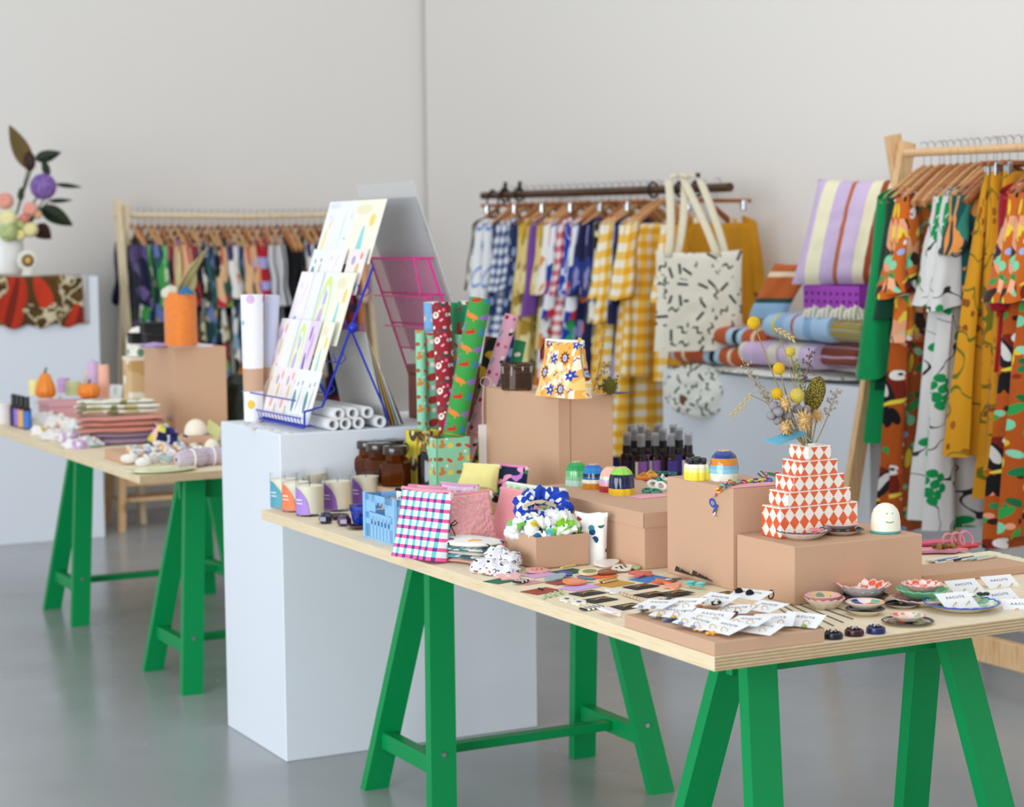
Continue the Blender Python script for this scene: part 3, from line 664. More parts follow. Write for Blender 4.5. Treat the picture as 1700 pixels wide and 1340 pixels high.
# three claw clips at the front edge
for px, py, c, l in ((1383, 1060, '#16182a', 'black'), (1418, 1055, '#3a1420', 'dark maroon'), (1454, 1051, '#23255a', 'navy blue')):
    t = thing('hair_claw', l + ' round hair claw at the front edge of the near table', 'hair claw', PT(px, py), ANG, 'round hair claws'); m_ = plain(c, .25)
    b = MB(); b.lathe([(.0125, 0), (.0185, 0), (.0195, .004), (.0185, .011), (.0155, .013), (.013, .011), (.0125, 0)], 26); b.obj('ring', m_, t)
    for k in range(4): MB().ball((.012 * cos(k * .9 + .5), .012 * sin(k * .9 + .5), .012), .0032, .0032, .0045, 7, 5).obj('tooth', m_, t)
    MB().tube([(-.006, 0, .013), (0, 0, .0165), (.006, 0, .013)], .002, 6).obj('spring', STEEL, t)
# long necklace wires on the table
for k in range(6):
    a = PT(1292 + k * 9, 1010 - k * 3, .0012); b_ = PT(1352 + k * 16, 1051 - k * 5.5, .0012)
    tag(MB().tube([a, a.lerp(b_, .5), b_], .0011, 6).obj('necklace_wire', mat('dark_cord', '#4c5148', .5)), ('nearest to', 'second from', 'third from', 'fourth from', 'fifth from', 'farthest from')[k] + ' the flat tray of the six dark cords on the table', 'necklace', 'necklace cords')

# ---------------------------------------------------------------- brooches and clips on coloured cards
def flat_card(px, py, w, h, col, label, rz=0.0, dz=0.0, z=TZ, m=None, pitch=0.0):
    if z == TZ: w, h = w * 1.12, h * 1.12
    t = MB().box(-w / 2, w / 2, -h / 2, h / 2, 0, .0008).obj('backing_card', m or plain(col, .75), None, P(px, py, z) + Vector((0, 0, .0006 + dz)), ANG + rz, smooth=False)
    if pitch: t.rotation_euler = (pitch, 0, ANG + rz)
    return tag(t, label, 'card')
def blob_out(n, r, lob=0, amp=.2, sx=1.0, sy=1.0, seed=0.0):
    return [((r * (1 + amp * (cos(lob * 2 * pi * k / n) if lob else n3((cos(2 * pi * k / n), sin(2 * pi * k / n), seed), 1.6, seed)))) * cos(2 * pi * k / n) * sx,
             (r * (1 + amp * (cos(lob * 2 * pi * k / n) if lob else n3((cos(2 * pi * k / n), sin(2 * pi * k / n), seed), 1.6, seed)))) * sin(2 * pi * k / n) * sy) for k in range(n)]
def brooch(px, py, out, col, label, rz=0.0, dz=.003, inlay=None, icol=None, m=None, tilt=8, name='acrylic_brooch'):
    t = thing(name, label, 'brooch', PT(px, py, dz), 0); t.rotation_euler = (R(tilt), R(rnd.uniform(-5, 5)), ANG + rz)
    out = [(x * 1.13, y * 1.13) for x, y in out]
    MB().prism(out, 0, .0035).obj('backing', m or plain(col, .3), t)
    for k, q in enumerate(inlay or []):
        MB().ball((q[0], q[1], .0035), q[2], q[3] if len(q) > 3 else q[2], .0014, 10, 5).obj('inlay', plain(icol[k % len(icol)] if isinstance(icol, list) else icol, .3), t)
    return t
flat_card(832, 965, .06, .045, '#1d6b4a', 'dark green backing card at the left of the brooches', .3)
flat_card(896, 955, .07, .05, '#d6a8d8', 'lilac backing card under the pink dotted brooch', .2)
flat_card(899, 982, .07, .05, '#a1452c', 'rust red backing card at the table edge with small earrings', .25)
flat_card(943, 950, .07, .05, '#1e5f43', 'dark green backing card in front of the scrunchie box', .2)
flat_card(963, 976, .075, .05, '#cfa6de', 'lilac backing card under the orange disc brooch', .3)
flat_card(992, 957, .07, .055, '#f0703a', 'orange backing card under the olive brooch', .15)
flat_card(1042, 944, .07, .05, '#ef6b3c', 'orange backing card in front of the low lidded box', .25)
flat_card(930, 968, .05, .04, '#9c452f', 'rust backing card under the grey blue brooch', .2)
flat_card(1020, 970, .07, .05, '#c9963e', 'mustard backing card under the gold hair slide', .25)
flat_card(1080, 962, .075, .055, '#3f7fc4', 'blue backing card under the coral star brooch', .2)
flat_card(880, 968, .05, .035, '#d49a98', 'dusty pink backing card behind the striped comb', .2)
brooch(845, 961, blob_out(40, .024, 5, .16), '#f3b4b2', 'pale pink flower brooch at the left of the brooches', dz=.004, inlay=[(0, 0, .008)], icol='#f7cfcd')
brooch(891, 951, blob_out(32, .024, 0, .2, 1.2, .8, 2), '#f2b3ac', 'pink brooch with red dots on the lilac card', .2, .004, [(-.012, .002, .003), (-.004, -.003, .003), (.004, .004, .003), (.012, -.002, .003), (.018, .004, .003)], '#d4545a')
brooch(922, 963, blob_out(36, .023, 0, .35, 1.3, .6, 5), '#9aabb6', 'grey blue whale-shaped brooch on the rust card', .4, .005)
brooch(938, 959, blob_out(9, .015, 0, .3, 1.1, 1, 8), '#1f3f9a', 'royal blue faceted brooch beside the grey blue one', .4, .007)
brooch(954, 971, blob_out(40, .024, 0, .03, 1.15, .85), '#f08350', 'large orange disc brooch with a pale edge', .2, .006, [(0, 0, .021, .0155)], '#f29366')
brooch(979, 955, blob_out(36, .024, 0, .1, 1.1, .8, 3), '#e9dfb0', 'olive green fruit-half brooch on the orange card', .2, .006, [(0, 0, .021, .0145)], '#8a8440')
brooch(973, 967, blob_out(30, .014, 0, .3, 1.3, .5, 6), '#5d7482', 'small slate blue brooch right of the orange disc', -.6, .008)
brooch(1008, 954, blob_out(36, .021, 0, .1, 1.2, .75, 4), '#8c4a34', 'brown oval brooch beside the olive fruit half', .3, .005, [(0, 0, .014, .008)], '#a8654a')
brooch(1007, 940, blob_out(40, .026, 3, .12, 1.2, .8), '#f1ece4', 'cream white brooch in front of the low lidded box', .3, .006)
brooch(1032, 949, blob_out(36, .023, 4, .1, 1.2, .8), '#ece6d8', 'white brooch with black spots on the orange card', .3, .007, [(-.014, .004, .004), (-.006, -.006, .004), (.002, .006, .004), (.01, -.004, .004), (.016, .006, .004), (-.002, 0, .003)], '#1d1d20')
brooch(1050, 946, blob_out(24, .016, 0, .25, 1, .9, 7), '#b9cf9a', 'pale green leaf brooch behind the spotted one', .6, .006)
brooch(1065, 957, blob_out(50, .023, 5, .28, 1.2, .8), '#dc6a62', 'coral red star brooch on the blue card', .4, .005)
brooch(1103, 969, blob_out(50, .022, 4, .4, 1.3, .7), '#ef7f58', 'coral orange crab-shaped brooch right of the blue card', .3, .003)
brooch(1118, 976, blob_out(50, .018, 3, .3, 1.3, .7), '#f3a684', 'pale coral brooch in front of the crab-shaped one', .5, .003)
t = thing('hair_comb', 'black and white striped comb at the table edge', 'hair slide', PT(866, 969, .004), ANG + .5)
for k in range(6): MB().box(-.022 + k * .0075, -.0155 + k * .0075, -.012, .012, 0, .005, 0, .0015).obj('tooth', plain('#eae6dc' if k % 2 else '#232326', .4), t)
t = thing('hair_slide', 'gold barrel hair slide lying on the mustard card', 'hair slide', PT(1010, 967, .006), ANG + .35)
MB().tube([(-.03, 0, 0), (-.024, 0, 0), (.024, 0, 0), (.03, 0, 0)], [.002, .005, .005, .002], 10).obj('barrel', GOLD, t)
MB().box(-.026, .026, -.009, -.005, -.003, 0).obj('clip', plain('#e7d9b0', .4), t)
t = thing('hair_slide', 'yellowish bar slide on the green card by the scrunchie box', 'hair slide', PT(943, 946, .006), ANG + .4)
MB().box(-.026, .026, -.004, .004, 0, .004, 0, .001).obj('bar', plain('#d8cf7c', .4), t)
cluster('stud_earrings', 'pair of tiny black studs on the rust card', 900, 980, TZ + .002, '#22201f', 2, .004, .012)
GOLDP = mat('gold_print', '#b89a58', .4, .5)
def black_card(px, py, label, rz=.2, w=.07, h=.048, dz=0.0, pitch=0.0, trinket=None):
    t = thing('hair_clip_card', label, 'card', PT(px, py, .0012 + dz), 0); t.rotation_euler = (pitch, 0, ANG + rz)
    MB().box(-w / 2, w / 2, -h / 2, h / 2, 0, .0008).obj('card', plain('#1b1b1d', .6), t, smooth=False)
    MB().box(-w * .2, w * .2, h * .2, h * .28, .0008, .0011).obj('gold_line', GOLDP, t, smooth=False)
    MB().tube([(-w * .3, -h * .2, .003), (0, -h * .05, .004), (w * .3, -h * .22, .003)], .0012, 6).obj('clip', GOLD, t)
    return t
black_card(975, 986, 'black clip card at the left of the front row of cards')
black_card(995, 997, 'black clip card nearest the table edge in the front row')
black_card(1064, 975, 'black clip card lying alone behind the tortoise clips')
black_card(1042, 1008, 'black clip card just behind the pinkish white claw')
black_card(1082, 988, 'black clip card beside the tortoise clips')
black_card(1122, 988, 'black clip card with a silver leaf clip', dz=.003)
black_card(1203, 988, 'black clip card half hidden behind the flat tray')
black_card(1137, 958, 'black clip card propped against the upright box', .95, .085, .045, dz=.014, pitch=R(16))
black_card(1167, 966, 'black clip card carrying turquoise shells, propped up', .95, .09, .05, .014, R(16))
cluster('shell_earring', 'left turquoise shell earring before the propped black card', 1148, 973, TZ + .004, '#6fc7c0', 3, .011, .008, flat=.35)
cluster('shell_earring', 'right turquoise shell earring before the propped black card', 1164, 975, TZ + .004, '#79cec6', 3, .011, .008, flat=.35)
cluster('leaf_clip', 'silver grey leaf clip before the propped black cards', 1118, 965, TZ + .004, ['#8f948f', '#c5c8c2', '#4c514d'], 6, .007, .016, flat=.3)
cluster('leaf_clip', 'pewter leaf clip lying on the middle black cards', 1096, 999, TZ + .004, ['#777b80', '#b8bcc0', '#303236'], 9, .006, .022, flat=.35)
for k in range(6):
    p = PT(1034 + k * 5.5, 989 + k * 1.7, .003)
    tag(MB().box(-.002, .002, -.021, .021, 0, .003, 0, .0008).obj('hair_pin', mat('tortoise', p_spots('#e8d6b4', ['#5b3a1e', '#a9683a'], 160, .45, 'Object'), .25), None, p, ANG - .2), ('first', 'second', 'third', 'fourth', 'fifth', 'sixth')[k] + ' from the left of the thin tortoise hair pins between the black cards', 'hair pin', 'row of tortoise hair pins')
for k in range(4):
    p = PT(905 + k * 9, 993 - k * 2.5, .003)
    tag(MB().box(-.003, .003, -.02, .02, 0, .003, 0, .0008).obj('hair_pin', plain('#a8c890', .4), None, p, ANG - .6 + k * .1), ('first', 'second', 'third', 'fourth')[k] + ' from the left of the pale green hair clips at the table edge', 'hair clip', 'row of pale green hair clips')
for px, py, l in ((941, 998, 'left'), (961, 1003, 'right')):
    brooch(px, py, blob_out(36, .014, 6, .14), '#efe9d6', l + ' of the two cream flower earrings with violet centres', dz=.002, inlay=[(0, 0, .0062)], icol='#4d4a86', name='flower_earring')
t = thing('zigzag_earring', 'black and white zigzag fan earrings at the table edge', 'earring', PT(982, 1012, .002), ANG + .2)
for k in range(9): MB().box(-.026 + k * .006, -.021 + k * .006, -.011 - (k % 2) * .004, .011, 0, .004, 0, .001).obj('stripe', plain('#efece4' if k % 2 else '#202023', .4), t)
brooch(1025, 984, blob_out(36, .02, 3, .3, 1.3, .7), '#ece9e6', 'white bow-shaped clip in the middle of the clips', dz=.002, name='hair_clip')
# ---------------------------------------------------------------- soft goods helpers
def pillow(b, w, h, d, mi=0, M=None, n=18, sharp=2.6, wob=.0, seed=0.0, taper=1.0, base=None, disc=False):
    """stuffed flat shape in the x-z plane, z from 0 to h, thickness d; UV in metres"""
    vs = []; uv = []; fs = []
    for side in (-1, 1):
        o = len(vs)
        for j in range(n + 1):
            for i in range(n + 1):
                s_, t_ = 2 * i / n - 1, 2 * j / n - 1
                k = (max(0, 1 - abs(s_) ** sharp) * max(0, 1 - abs(t_) ** sharp)) ** .5
                if base: k = max(0, 1 - abs(s_) ** 6) ** .5 * (base + (1 - base) * (1 - (t_ + 1) / 2)) * (1 if j < n else .12)
                tw = 1 + (taper - 1) * (t_ + 1) / 2
                x = s_ * w / 2 * tw * (1 - .04 * (1 - t_ * t_)); z = (t_ + 1) / 2 * h - .03 * h * (1 - s_ * s_) * (1 if t_ > 0 else 0) * abs(t_) ** 6
                if disc: x = w / 2 * s_ * sqrt(1 - t_ * t_ / 2); z = h / 2 + h / 2 * t_ * sqrt(1 - s_ * s_ / 2); k = max(0, 1 - max(abs(s_), abs(t_)) ** 2.5) ** .5
                y = side * d / 2 * k
                if wob:
                    q = wob * k; p = (x * 1, side * .3, z); y += q * n3(p, 22, seed); x += q * .5 * n3(p, 18, seed + 5)
                vs.append((x, y, z)); uv.append((x + .5 + (side > 0) * .37, z))
        for j in range(n):
            for i in range(n):
                a = o + j * (n + 1) + i; f = (a, a + 1, a + n + 2, a + n + 1); fs.append(f if side < 0 else f[::-1])
    k0 = (n + 1) ** 2
    ring = [i for i in range(n + 1)] + [j * (n + 1) + n for j in range(1, n + 1)] + [n * (n + 1) + i for i in range(n - 1, -1, -1)] + [j * (n + 1) for j in range(n - 1, 0, -1)]
    for a, c in zip(ring, ring[1:] + ring[:1]): fs.append((c, a, a + k0, c + k0))
    return b.add(vs, fs, mi, uv, M)
def facing(pxa, pya, pxb, pyb, z=TZ):                       # foot line seen from a to b: middle, turn, width
    a, b = P(pxa, pya, z), P(pxb, pyb, z); d = b - a
    return (a + b) / 2, atan2(d.y, d.x), d.length
def pouch(label, pos, rz, w, h, d, m, zipc, tilt=0.0, seed=1.0, taper=.96, wob=.006, base=.35, name='zip_pouch', puller='#e9e2d2'):
    t = thing(name, label, 'pouch', pos, 0); t.rotation_euler = (tilt, 0, rz)
    b = MB(); pillow(b, w, h, d, 0, None, 22, 2.6, wob, seed, taper, base); b.obj('body', m, t, angle=50)
    tw = w * taper
    MB().tube([(-tw / 2, 0, h * .985), (-tw / 4, 0, h * .967), (0, 0, h * .962), (tw / 4, 0, h * .967), (tw / 2, 0, h * .985)], [.005, .0065, .0065, .0065, .005], 8).obj('zip_band', felt(zipc), t)
    MB().box(tw / 2 - .003, tw / 2 + .003, -.009, .003, h * .9, h * .985, 0, .001).obj('zip_pull', plain(puller, .4), t)
    return t
GING = cloth('pink_teal_gingham', p_cross('#e9f1f2', '#6cc7c6', '#f2609c', '#6b3a8c', .0235, .4, .38))
QUILT = mat('pink_quilt', lambda g: g.mix(g.m('MULTIPLY', g.voro(g.co('UV'), 130)[0], .5), C('#ffbcbc'), C('#f2989e')), .9, sheen=.2)
_g = G(QUILT.node_tree); _bn = _g.n('ShaderNodeBump'); _bn.inputs['Strength'].default_value = .7; _bn.inputs['Distance'].default_value = .006
QUILT.node_tree.links.new(_g.voro(_g.warp(_g.co('UV'), 30, .02), 95)[0], _bn.inputs['Height']); QUILT.node_tree.links.new(_bn.outputs[0], QUILT.node_tree.nodes['Principled BSDF'].inputs['Normal'])
MINTCHK = cloth('mint_check', p_gingham('#f2f4ea', '#d3ecc4', '#aadf9f', .03))
NAVYFL = cloth('navy_floral', p_blotch(['#1c2246', '#1c2246', '#f0a2c0', '#1c2246', '#2a8a5a', '#1c2246', '#c77fd0'], 60, .03))
LAV = cloth('lavender_print', p_spots('#e7c9dc', ['#b88ac4', '#f0e0ea'], 70, .35))
GRID = cloth('window_check', p_stripes([(0, '#26262a'), (.08, '#eceae4')], .016)); INKY = cloth('ink_scribble', p_dash('#ece9e2', '#1d1d20', 60))
m_, r_, w_ = facing(652, 923, 746, 937)
pouch('pink and turquoise gingham zip pouch leaning on the blue crate', m_ + Vector((0, 0, .003)), r_ + .06, .17, .172, .07, GING, '#f49aa8', R(-9), 1, .98)
m_, r_, w_ = facing(762, 893, 826, 888)
pouch('pink quilted pouch with a black bow, behind the gingham one', W(1.315, .155) + Vector((0, 0, .003)), r_ + .15, .145, .155, .055, QUILT, '#f3a0a6', R(-10), 3, .92)
t = thing('ribbon_bow', 'thin black ribbon bow hanging from the pink quilted pouch', 'bow', W(1.285, .078) + Vector((0, 0, .085)), r_ + .2)
for s in (-1, 1):
    MB().tube([(0, 0, 0), (s * .012, -.004, .011), (s * .02, -.003, .004), (s * .008, -.003, -.002), (0, 0, 0)], .0016, 6).obj('loop', BLACKM, t)
    MB().tube([(0, 0, 0), (s * .008, -.006, -.02), (s * .014, -.004, -.045)], .0015, 6).obj('tail', BLACKM, t)
pouch('second pink pouch lying behind the pink quilted one', W(1.345, .275) + Vector((0, 0, .003)), ANG - 1.35, .16, .15, .06, cloth('pink_cord', p_stripes([(0, '#f2a2a8'), (.5, '#eb949b')], .008)), '#f3a9b0', R(-14), 4)
pouch('white and pale green checked pouch in front of the tall box', W(1.36, .332) + Vector((0, 0, .003)), ANG - 1.33, .235, .155, .045, MINTCHK, '#eef2ea', R(-12), 5)
pouch('yellow soft pouch on top of the pouch pile', W(1.74, .38) + Vector((0, 0, .105)), ANG - 1.0, .12, .07, .06, felt('#f2e494'), '#f0e7a8', R(-25), 6, wob=.012)
pouch('navy pink and green floral pouch behind the yellow pouch', W(1.70, .45) + Vector((0, 0, .085)), ANG - 1.2, .13, .085, .05, NAVYFL, '#e58fb2', R(-15), 7, wob=.012)
pouch('lavender pouch standing between the crate and the pink pouches', W(1.52, .21) + Vector((0, 0, .003)), ANG - 1.15, .13, .15, .05, LAV, '#dba3c4', R(-6), 8)
pouch('black and white scribble pouch in the blue crate', W(1.62, .12) + Vector((0, 0, .01)), ANG - .9, .085, .125, .03, INKY, '#222226', R(-4), 9)
pouch('black windowpane checked pouch behind the gingham pouch', W(1.50, .13) + Vector((0, 0, .01)), ANG - 1.0, .14, .135, .04, GRID, '#e2b7c6', R(-6), 10)
pouch('dark folded pouch at the back of the blue crate', W(1.70, .20) + Vector((0, 0, .01)), ANG - .9, .10, .12, .035, felt('#23232b'), '#e68aa8', R(-4), 11)
pouch('bright pink pouch edge sticking out of the blue crate', W(1.58, .165) + Vector((0, 0, .01)), ANG - .95, .1, .132, .03, felt('#ea6fae'), '#f0a0c0', R(-8), 12)
# blue folding crate
CRB = plain('#8ec3ee', .4)
t = thing('mini_crate', 'small pale blue plastic folding crate at the front edge of the near table', 'crate', W(1.555, .05), ANG)
def lattice(b, axis, c, a0, a1, z0, z1, th=.0035):
    def bar(p0, p1, q0, q1):
        if axis == 'y': b.box(p0, p1, c - th / 2, c + th / 2, q0, q1, 0, .0006)
        else: b.box(c - th / 2, c + th / 2, p0, p1, q0, q1, 0, .0006)
    L = a1 - a0; H_ = z1 - z0
    bar(a0, a1, z0, z0 + H_ * .3); bar(a0, a1, z1 - H_ * .16, z1)
    bar(a0, a0 + L * .13, z0, z1); bar(a1 - L * .13, a1, z0, z1)
    bar(a0, a1, z0 + H_ * .42, z0 + H_ * .58); bar(a0 + L * .13, a0 + L * .33, z0 + .6 * H_, z1); bar(a1 - L * .33, a1 - L * .13, z0 + .6 * H_, z1)
    for k in range(7): q = a0 + L * (.16 + .68 * k / 6); bar(q - L * .018, q + L * .018, z0, z0 + H_ * .5)
    for k in range(5): q = a0 + L * (.25 + .5 * k / 4); bar(q - L * .015, q + L * .015, z1 - H_ * .22, z1 - H_ * .1)
for nm, ax, c_, a0, a1 in (('panel', 'x', .002, 0, .19), ('panel', 'x', .138, 0, .19), ('panel', 'y', .002, 0, .14), ('panel', 'y', .188, 0, .14)):
    b = MB(); lattice(b, ax, c_, a0, a1, .004, .118); b.obj(nm, CRB, t, smooth=False)
MB().box(0, .14, 0, .19, 0, .004).obj('bottom', CRB, t, smooth=False)
for x in (0, .14):
    for y in (0, .19): MB().box(x - .005, x + .005, y - .005, y + .005, 0, .121, 0, .001).obj('corner_post', CRB, t)
# ---------------------------------------------------------------- candles
def sector(b, r, z0, z1, a0, a1, n=10, mi=0, round_top=True):
    vs = []; fs = []
    for k in range(n + 1):
        f = k / n; a = a0 + (a1 - a0) * f; zt = z0 + (z1 - z0) * (sqrt(max(0, 1 - f * f)) if round_top else 1)
        vs += [(r * cos(a), r * sin(a), z0), (r * cos(a), r * sin(a), zt)]
    for k in range(n): fs.append((2 * k, 2 * k + 2, 2 * k + 3, 2 * k + 1))
    return b.add(vs, fs, mi)
def candle(px, py, lab, label, z=TZ, r=.041, h=.102):
    p = P(px, py, z); t = thing('candle_jar', label, 'candle', p, 0)
    MB().lathe([(0, .0), (r - .002, 0), (r, .003), (r, h), (r - .0018, h), (r - .002, .007), (0, .007)], 32).obj('glass', GLASS, t)
    MB().lathe([(0, .0075), (r - .0022, .0075), (r - .0022, h - .016), (r - .005, h - .0175), (0, h - .018)], 28).obj('wax', WAX, t)
    MB().tube([(0, 0, h - .018), (.001, 0, h - .008)], .001, 5).obj('wick', INKB, t)
    if lab:
        a = atan2(-p.y, -p.x) - 1.35; b = MB(); sector(b, r + .0005, .006, .082, a, a + 1.35); b.obj('label', plain(lab, .5), t)
        MB().add([((r + .0009) * cos(a + q), (r + .0009) * sin(a + q), z_) for z_ in (.046, .049) for q in (.15, .35, .55, .75)], [(0, 1, 5, 4), (1, 2, 6, 5), (2, 3, 7, 6)]).obj('print', PAPER, t)
        MB().add([((r + .0009) * cos(a + q), (r + .0009) * sin(a + q), z_) for z_ in (.036, .0385) for q in (.2, .4, .6, .8)], [(0, 1, 5, 4), (1, 2, 6, 5), (2, 3, 7, 6)]).obj('print', PAPER, t)
    return t
for px, py, c, l in ((472, 842, '#5aa4b8', 'with a turquoise label at the table corner'), (492, 848, '#ef8254', 'with an orange label, second from the table corner'), (515, 855, '#a884d4', 'with a lilac label, nearest the table edge'),
                     (561, 847, '#8f5bb8', 'with a purple label in the middle of the front rows'), (608, 838, '#8a56b4', 'with a purple label beside the blue crate'),
                     (521, 832, '#8fb4c8', 'in the back row behind the lilac label'), (566, 826, None, 'without visible label, middle of the back row'), (604, 820, None, 'without visible label, right of the back row'), (545, 815, None, 'farthest back by the white plinth')):
    candle(px, py, c, 'cream candle in clear glass ' + l)
# ---------------------------------------------------------------- amber jars
def amber_jar(px, py, label, s=1.0, dz=0.0):
    t = thing('amber_jar', label, 'jar', P(px, py, TZ + .06), rnd.random())
    hexf = lambda a, k: 1 / max(.8, cos(((a + pi / 8) % (pi / 4)) - pi / 8)) * .98
    MB().lathe([(0, 0), (.036 * s, 0), (.04 * s, .006), (.04 * s, .05 * s), (.037 * s, .06 * s), (.027 * s, .066 * s), (.0265 * s, .082 * s), (.03 * s, .084 * s)], 32, 0, None, hexf).obj('body', AMBER, t, angle=25)
    MB().lathe([(0, .004), (.034 * s, .004), (.037 * s, .012), (.037 * s, .046 * s), (0, .048 * s)], 24).obj('filling', plain('#5a2a0c', .5), t)
    MB().lathe([(.0275 * s, .082 * s), (.0325 * s, .082 * s), (.0335 * s, .085 * s), (.0335 * s, .1 * s), (.0315 * s, .104 * s), (.024 * s, .1055 * s), (.012 * s, .103 * s), (0, .103 * s)], 28).obj('lid', mat('dark_lid', '#3a2a22', .15, coat=.4), t)
kraft_box('kraft_box', 1.93, .33, .45, .26, TZ, .058, 'low kraft box hidden by the candles, under the amber jars')
for px, py, l in ((657, 805, 'nearest the blue crate'), (629, 799, 'left of the nearest one'), (613, 794, 'leftmost of the group'), (690, 797, 'at the right beside the black jar'), (652, 793, 'farthest back of the group')):
    amber_jar(px, py, 'octagonal amber glass jar with dark lid, ' + l, 1.12)
t = thing('ribboned_jar', 'black glass jar with a bronze ribbon bow, in front of the gift wrap', 'jar', P(716, 805, TZ + .06))
MB().lathe([(0, 0), (.036, 0), (.04, .005), (.04, .085), (.034, .096), (.03, .1), (.03, .11), (0, .111)], 28).obj('jar', mat('black_glass', '#141210', .08, coat=.5), t)
RIB = mat('bronze_ribbon', '#a0794a', .25, .5)
for k in range(7):
    a = k * .9; d = Vector((cos(a), sin(a) * .7, .4)); L = .03 + .012 * (k % 3)
    MB().grid(lambda u, v, d=d, L=L, k=k: tuple(Vector((0, -.012, .112)) + d * L * sin(pi * u) * (1 if v < 2 else 0) + Vector((0, 0, 1)) * (.03 * sin(2 * pi * u) * .5 + (v - .5) * .016 + .012 * sin(pi * u)) + d.cross(Vector((0, 0, 1))) * (.012 * sin(2 * pi * u))), 12, 2).obj('ribbon', RIB, t)
MB().torus(.0305, .004, 20, 6, 0, TM(z=.104)).obj('ribbon', RIB, t)
# ---------------------------------------------------------------- small glazed dishes beside the candles
OIL = mat('dark_oil_glaze', lambda g: g.ramp(g.noise(g.co('Object'), 60, 3), [(.3, '#101018'), (.5, '#23304a'), (.65, '#3a2438')], False), .1, coat=.5)
PURP = mat('plum_glaze', lambda g: g.ramp(g.noise(g.co('Object'), 60, 3), [(.3, '#1d1018'), (.5, '#52305a'), (.65, '#3a2420')], False), .12, coat=.5)
COBALT = mat('cobalt_glaze', lambda g: g.ramp(g.noise(g.co('Object'), 40, 4), [(.3, '#0a1550'), (.55, '#1a37a8'), (.7, '#3a62d0')], False), .08, coat=.6)
dish('incense_dish', 'black round dish beside the lilac candle', PT(562, 862), .032, .012, OIL, OIL)
t = thing('faceted_holder', 'small faceted slate grey holder at the table edge', 'holder', PT(541, 869), .3)
MB().lathe([(0, 0), (.015, 0), (.021, .008), (.02, .02), (.012, .03), (.007, .03), (.006, .022), (0, .022)], 7).obj('body', OIL, t, angle=5)
t = thing('faceted_holder', 'small faceted plum coloured holder next to the blue cup', 'holder', PT(572, 873), .6)
MB().lathe([(0, 0), (.015, 0), (.021, .008), (.02, .02), (.012, .03), (.007, .03), (.006, .022), (0, .022)], 7).obj('body', PURP, t, angle=5)
dish('square_saucer', 'brown rimmed square saucer under the cobalt cup', PT(597, 878), .036, .010, PURP, OIL, mat('rust_rim', '#6e3a22', .2), 4, -.14)
t = thing('cobalt_cup', 'cobalt blue faceted cup standing in the brown saucer', 'cup', PT(600, 874, .007), .2)
MB().lathe([(0, .0), (.02, 0), (.024, .006), (.033, .05), (.0325, .052), (.0305, .05), (.021, .008), (0, .006)], 10).obj('body', COBALT, t, angle=12)
MB().torus(.033, .0012, 30, 6, 0, TM(z=.051)).obj('rim', mat('rust_rim', '#6e3a22', .2), t)

# ---------------------------------------------------------------- folded textiles and scrunchies
def scrunchie(name, label, pos, r, m, tube=.016, rot=(0, 0, 0), seed=0.0, n=44, sx=1.0, amp=.22, cat='scrunchie', group=None):
    t = thing(name, label, cat, pos, 0, group, rot=rot)
    MB().torus(r, tube, n, 10, 0, None, lambda a, q: 1 + amp * (sin(a * 11 + 2 * sin(q + seed)) + .6 * sin(a * 17 + seed * 3 + q)), sx).obj('ruffle', m, t, angle=70)
    return t
def crumple(name, label, pos, sx, sy, sz, m, seed=0.0, cat='cloth', rz=0.0, n=26, amp=.35, freq=2.6, group=None):
    """a soft crumpled heap of one cloth"""
    def f(d):
        k = 1 + amp * (n3(d, freq, seed) + .55 * n3(d, freq * 2.3, seed + 9)); return k
    b = MB(); b.ball((0, 0, 0), sx, sy, sz, n, n * 2 // 3, 0, None, f)
    b.v = [(x, y, max(z, -sz * .35) + sz * .35) for x, y, z in b.v]
    o = b.obj(name, m, None, pos, rz, angle=75); return tag(o, label, cat, group)
def fold_stack(name, label, pos, rz, w, d, layers, cat='textile', seed=0.0, sag=.0, part='fold'):
    """layers: list of (material, thickness, overhang)"""
    t = thing(name, label, cat, pos, rz); z = 0
    for k, (m, th, ov) in enumerate(layers):
        def f(a, b, k=k, th=th, ov=ov, z=z):
            q = 2 * pi * a; e = .5
            x = (abs(cos(q)) ** .45) * (1 if cos(q) > 0 else -1); y = (abs(sin(q)) ** .45) * (1 if sin(q) > 0 else -1)
            s = sin(pi * b) ** .35 if 0 < b < 1 else .0
            s = max(s, .0) ; zz = z + th * (b)
            p = (x * s * (w / 2 + ov), y * s * (d / 2 + ov * .6), zz)
            return (p[0] + .006 * n3(p, 25, seed + k), p[1] + .006 * n3(p, 25, seed + k + 3), max(.0, p[2] + .005 * n3(p, 14, seed) - sag * abs(x * s) ** 2))
        b = MB(); b.grid(f, 40, 8, 0, None, (2 * (w + d), th)); 
        b.uv = [(v[0], v[1] + v[2]) for v in b.v]
        b.obj(part, m, t, angle=70); z += th * .92
    return t
TOUC = cloth('toucan_tea_towel', p_motif('#ece8df', [(.3, .3, .16, .10, 30, '#e9a23c'), (.33, .28, .10, .05, 30, '#f0c060'), (.7, .7, .12, .07, -20, '#4b2e83'), (.66, .24, .05, .02, 40, '#2a2a2c'), (.2, .75, .08, .02, 70, '#2c6a5a'), (.82, .4, .03, .1, 10, '#2a2a2c')], .12, .12))
AQUA = cloth('aqua_print', p_two(p_stripes([(0, '#e8e6de'), (.5, '#58b3bd')], .02), p_blotch(['#e8e6de', '#4fa6b4', '#2f6a74'], 40), 20))
fold_stack('folded_tea_towels', 'stack of folded printed tea towels with a toucan pattern at the front edge', P(781, 932), ANG - 1.2, .15, .1,
           [(felt('#efb7a6'), .012, 0), (AQUA, .011, .003), (felt('#e9e4da'), .010, .0), (AQUA, .010, .002), (TOUC, .02, .006)], seed=2)
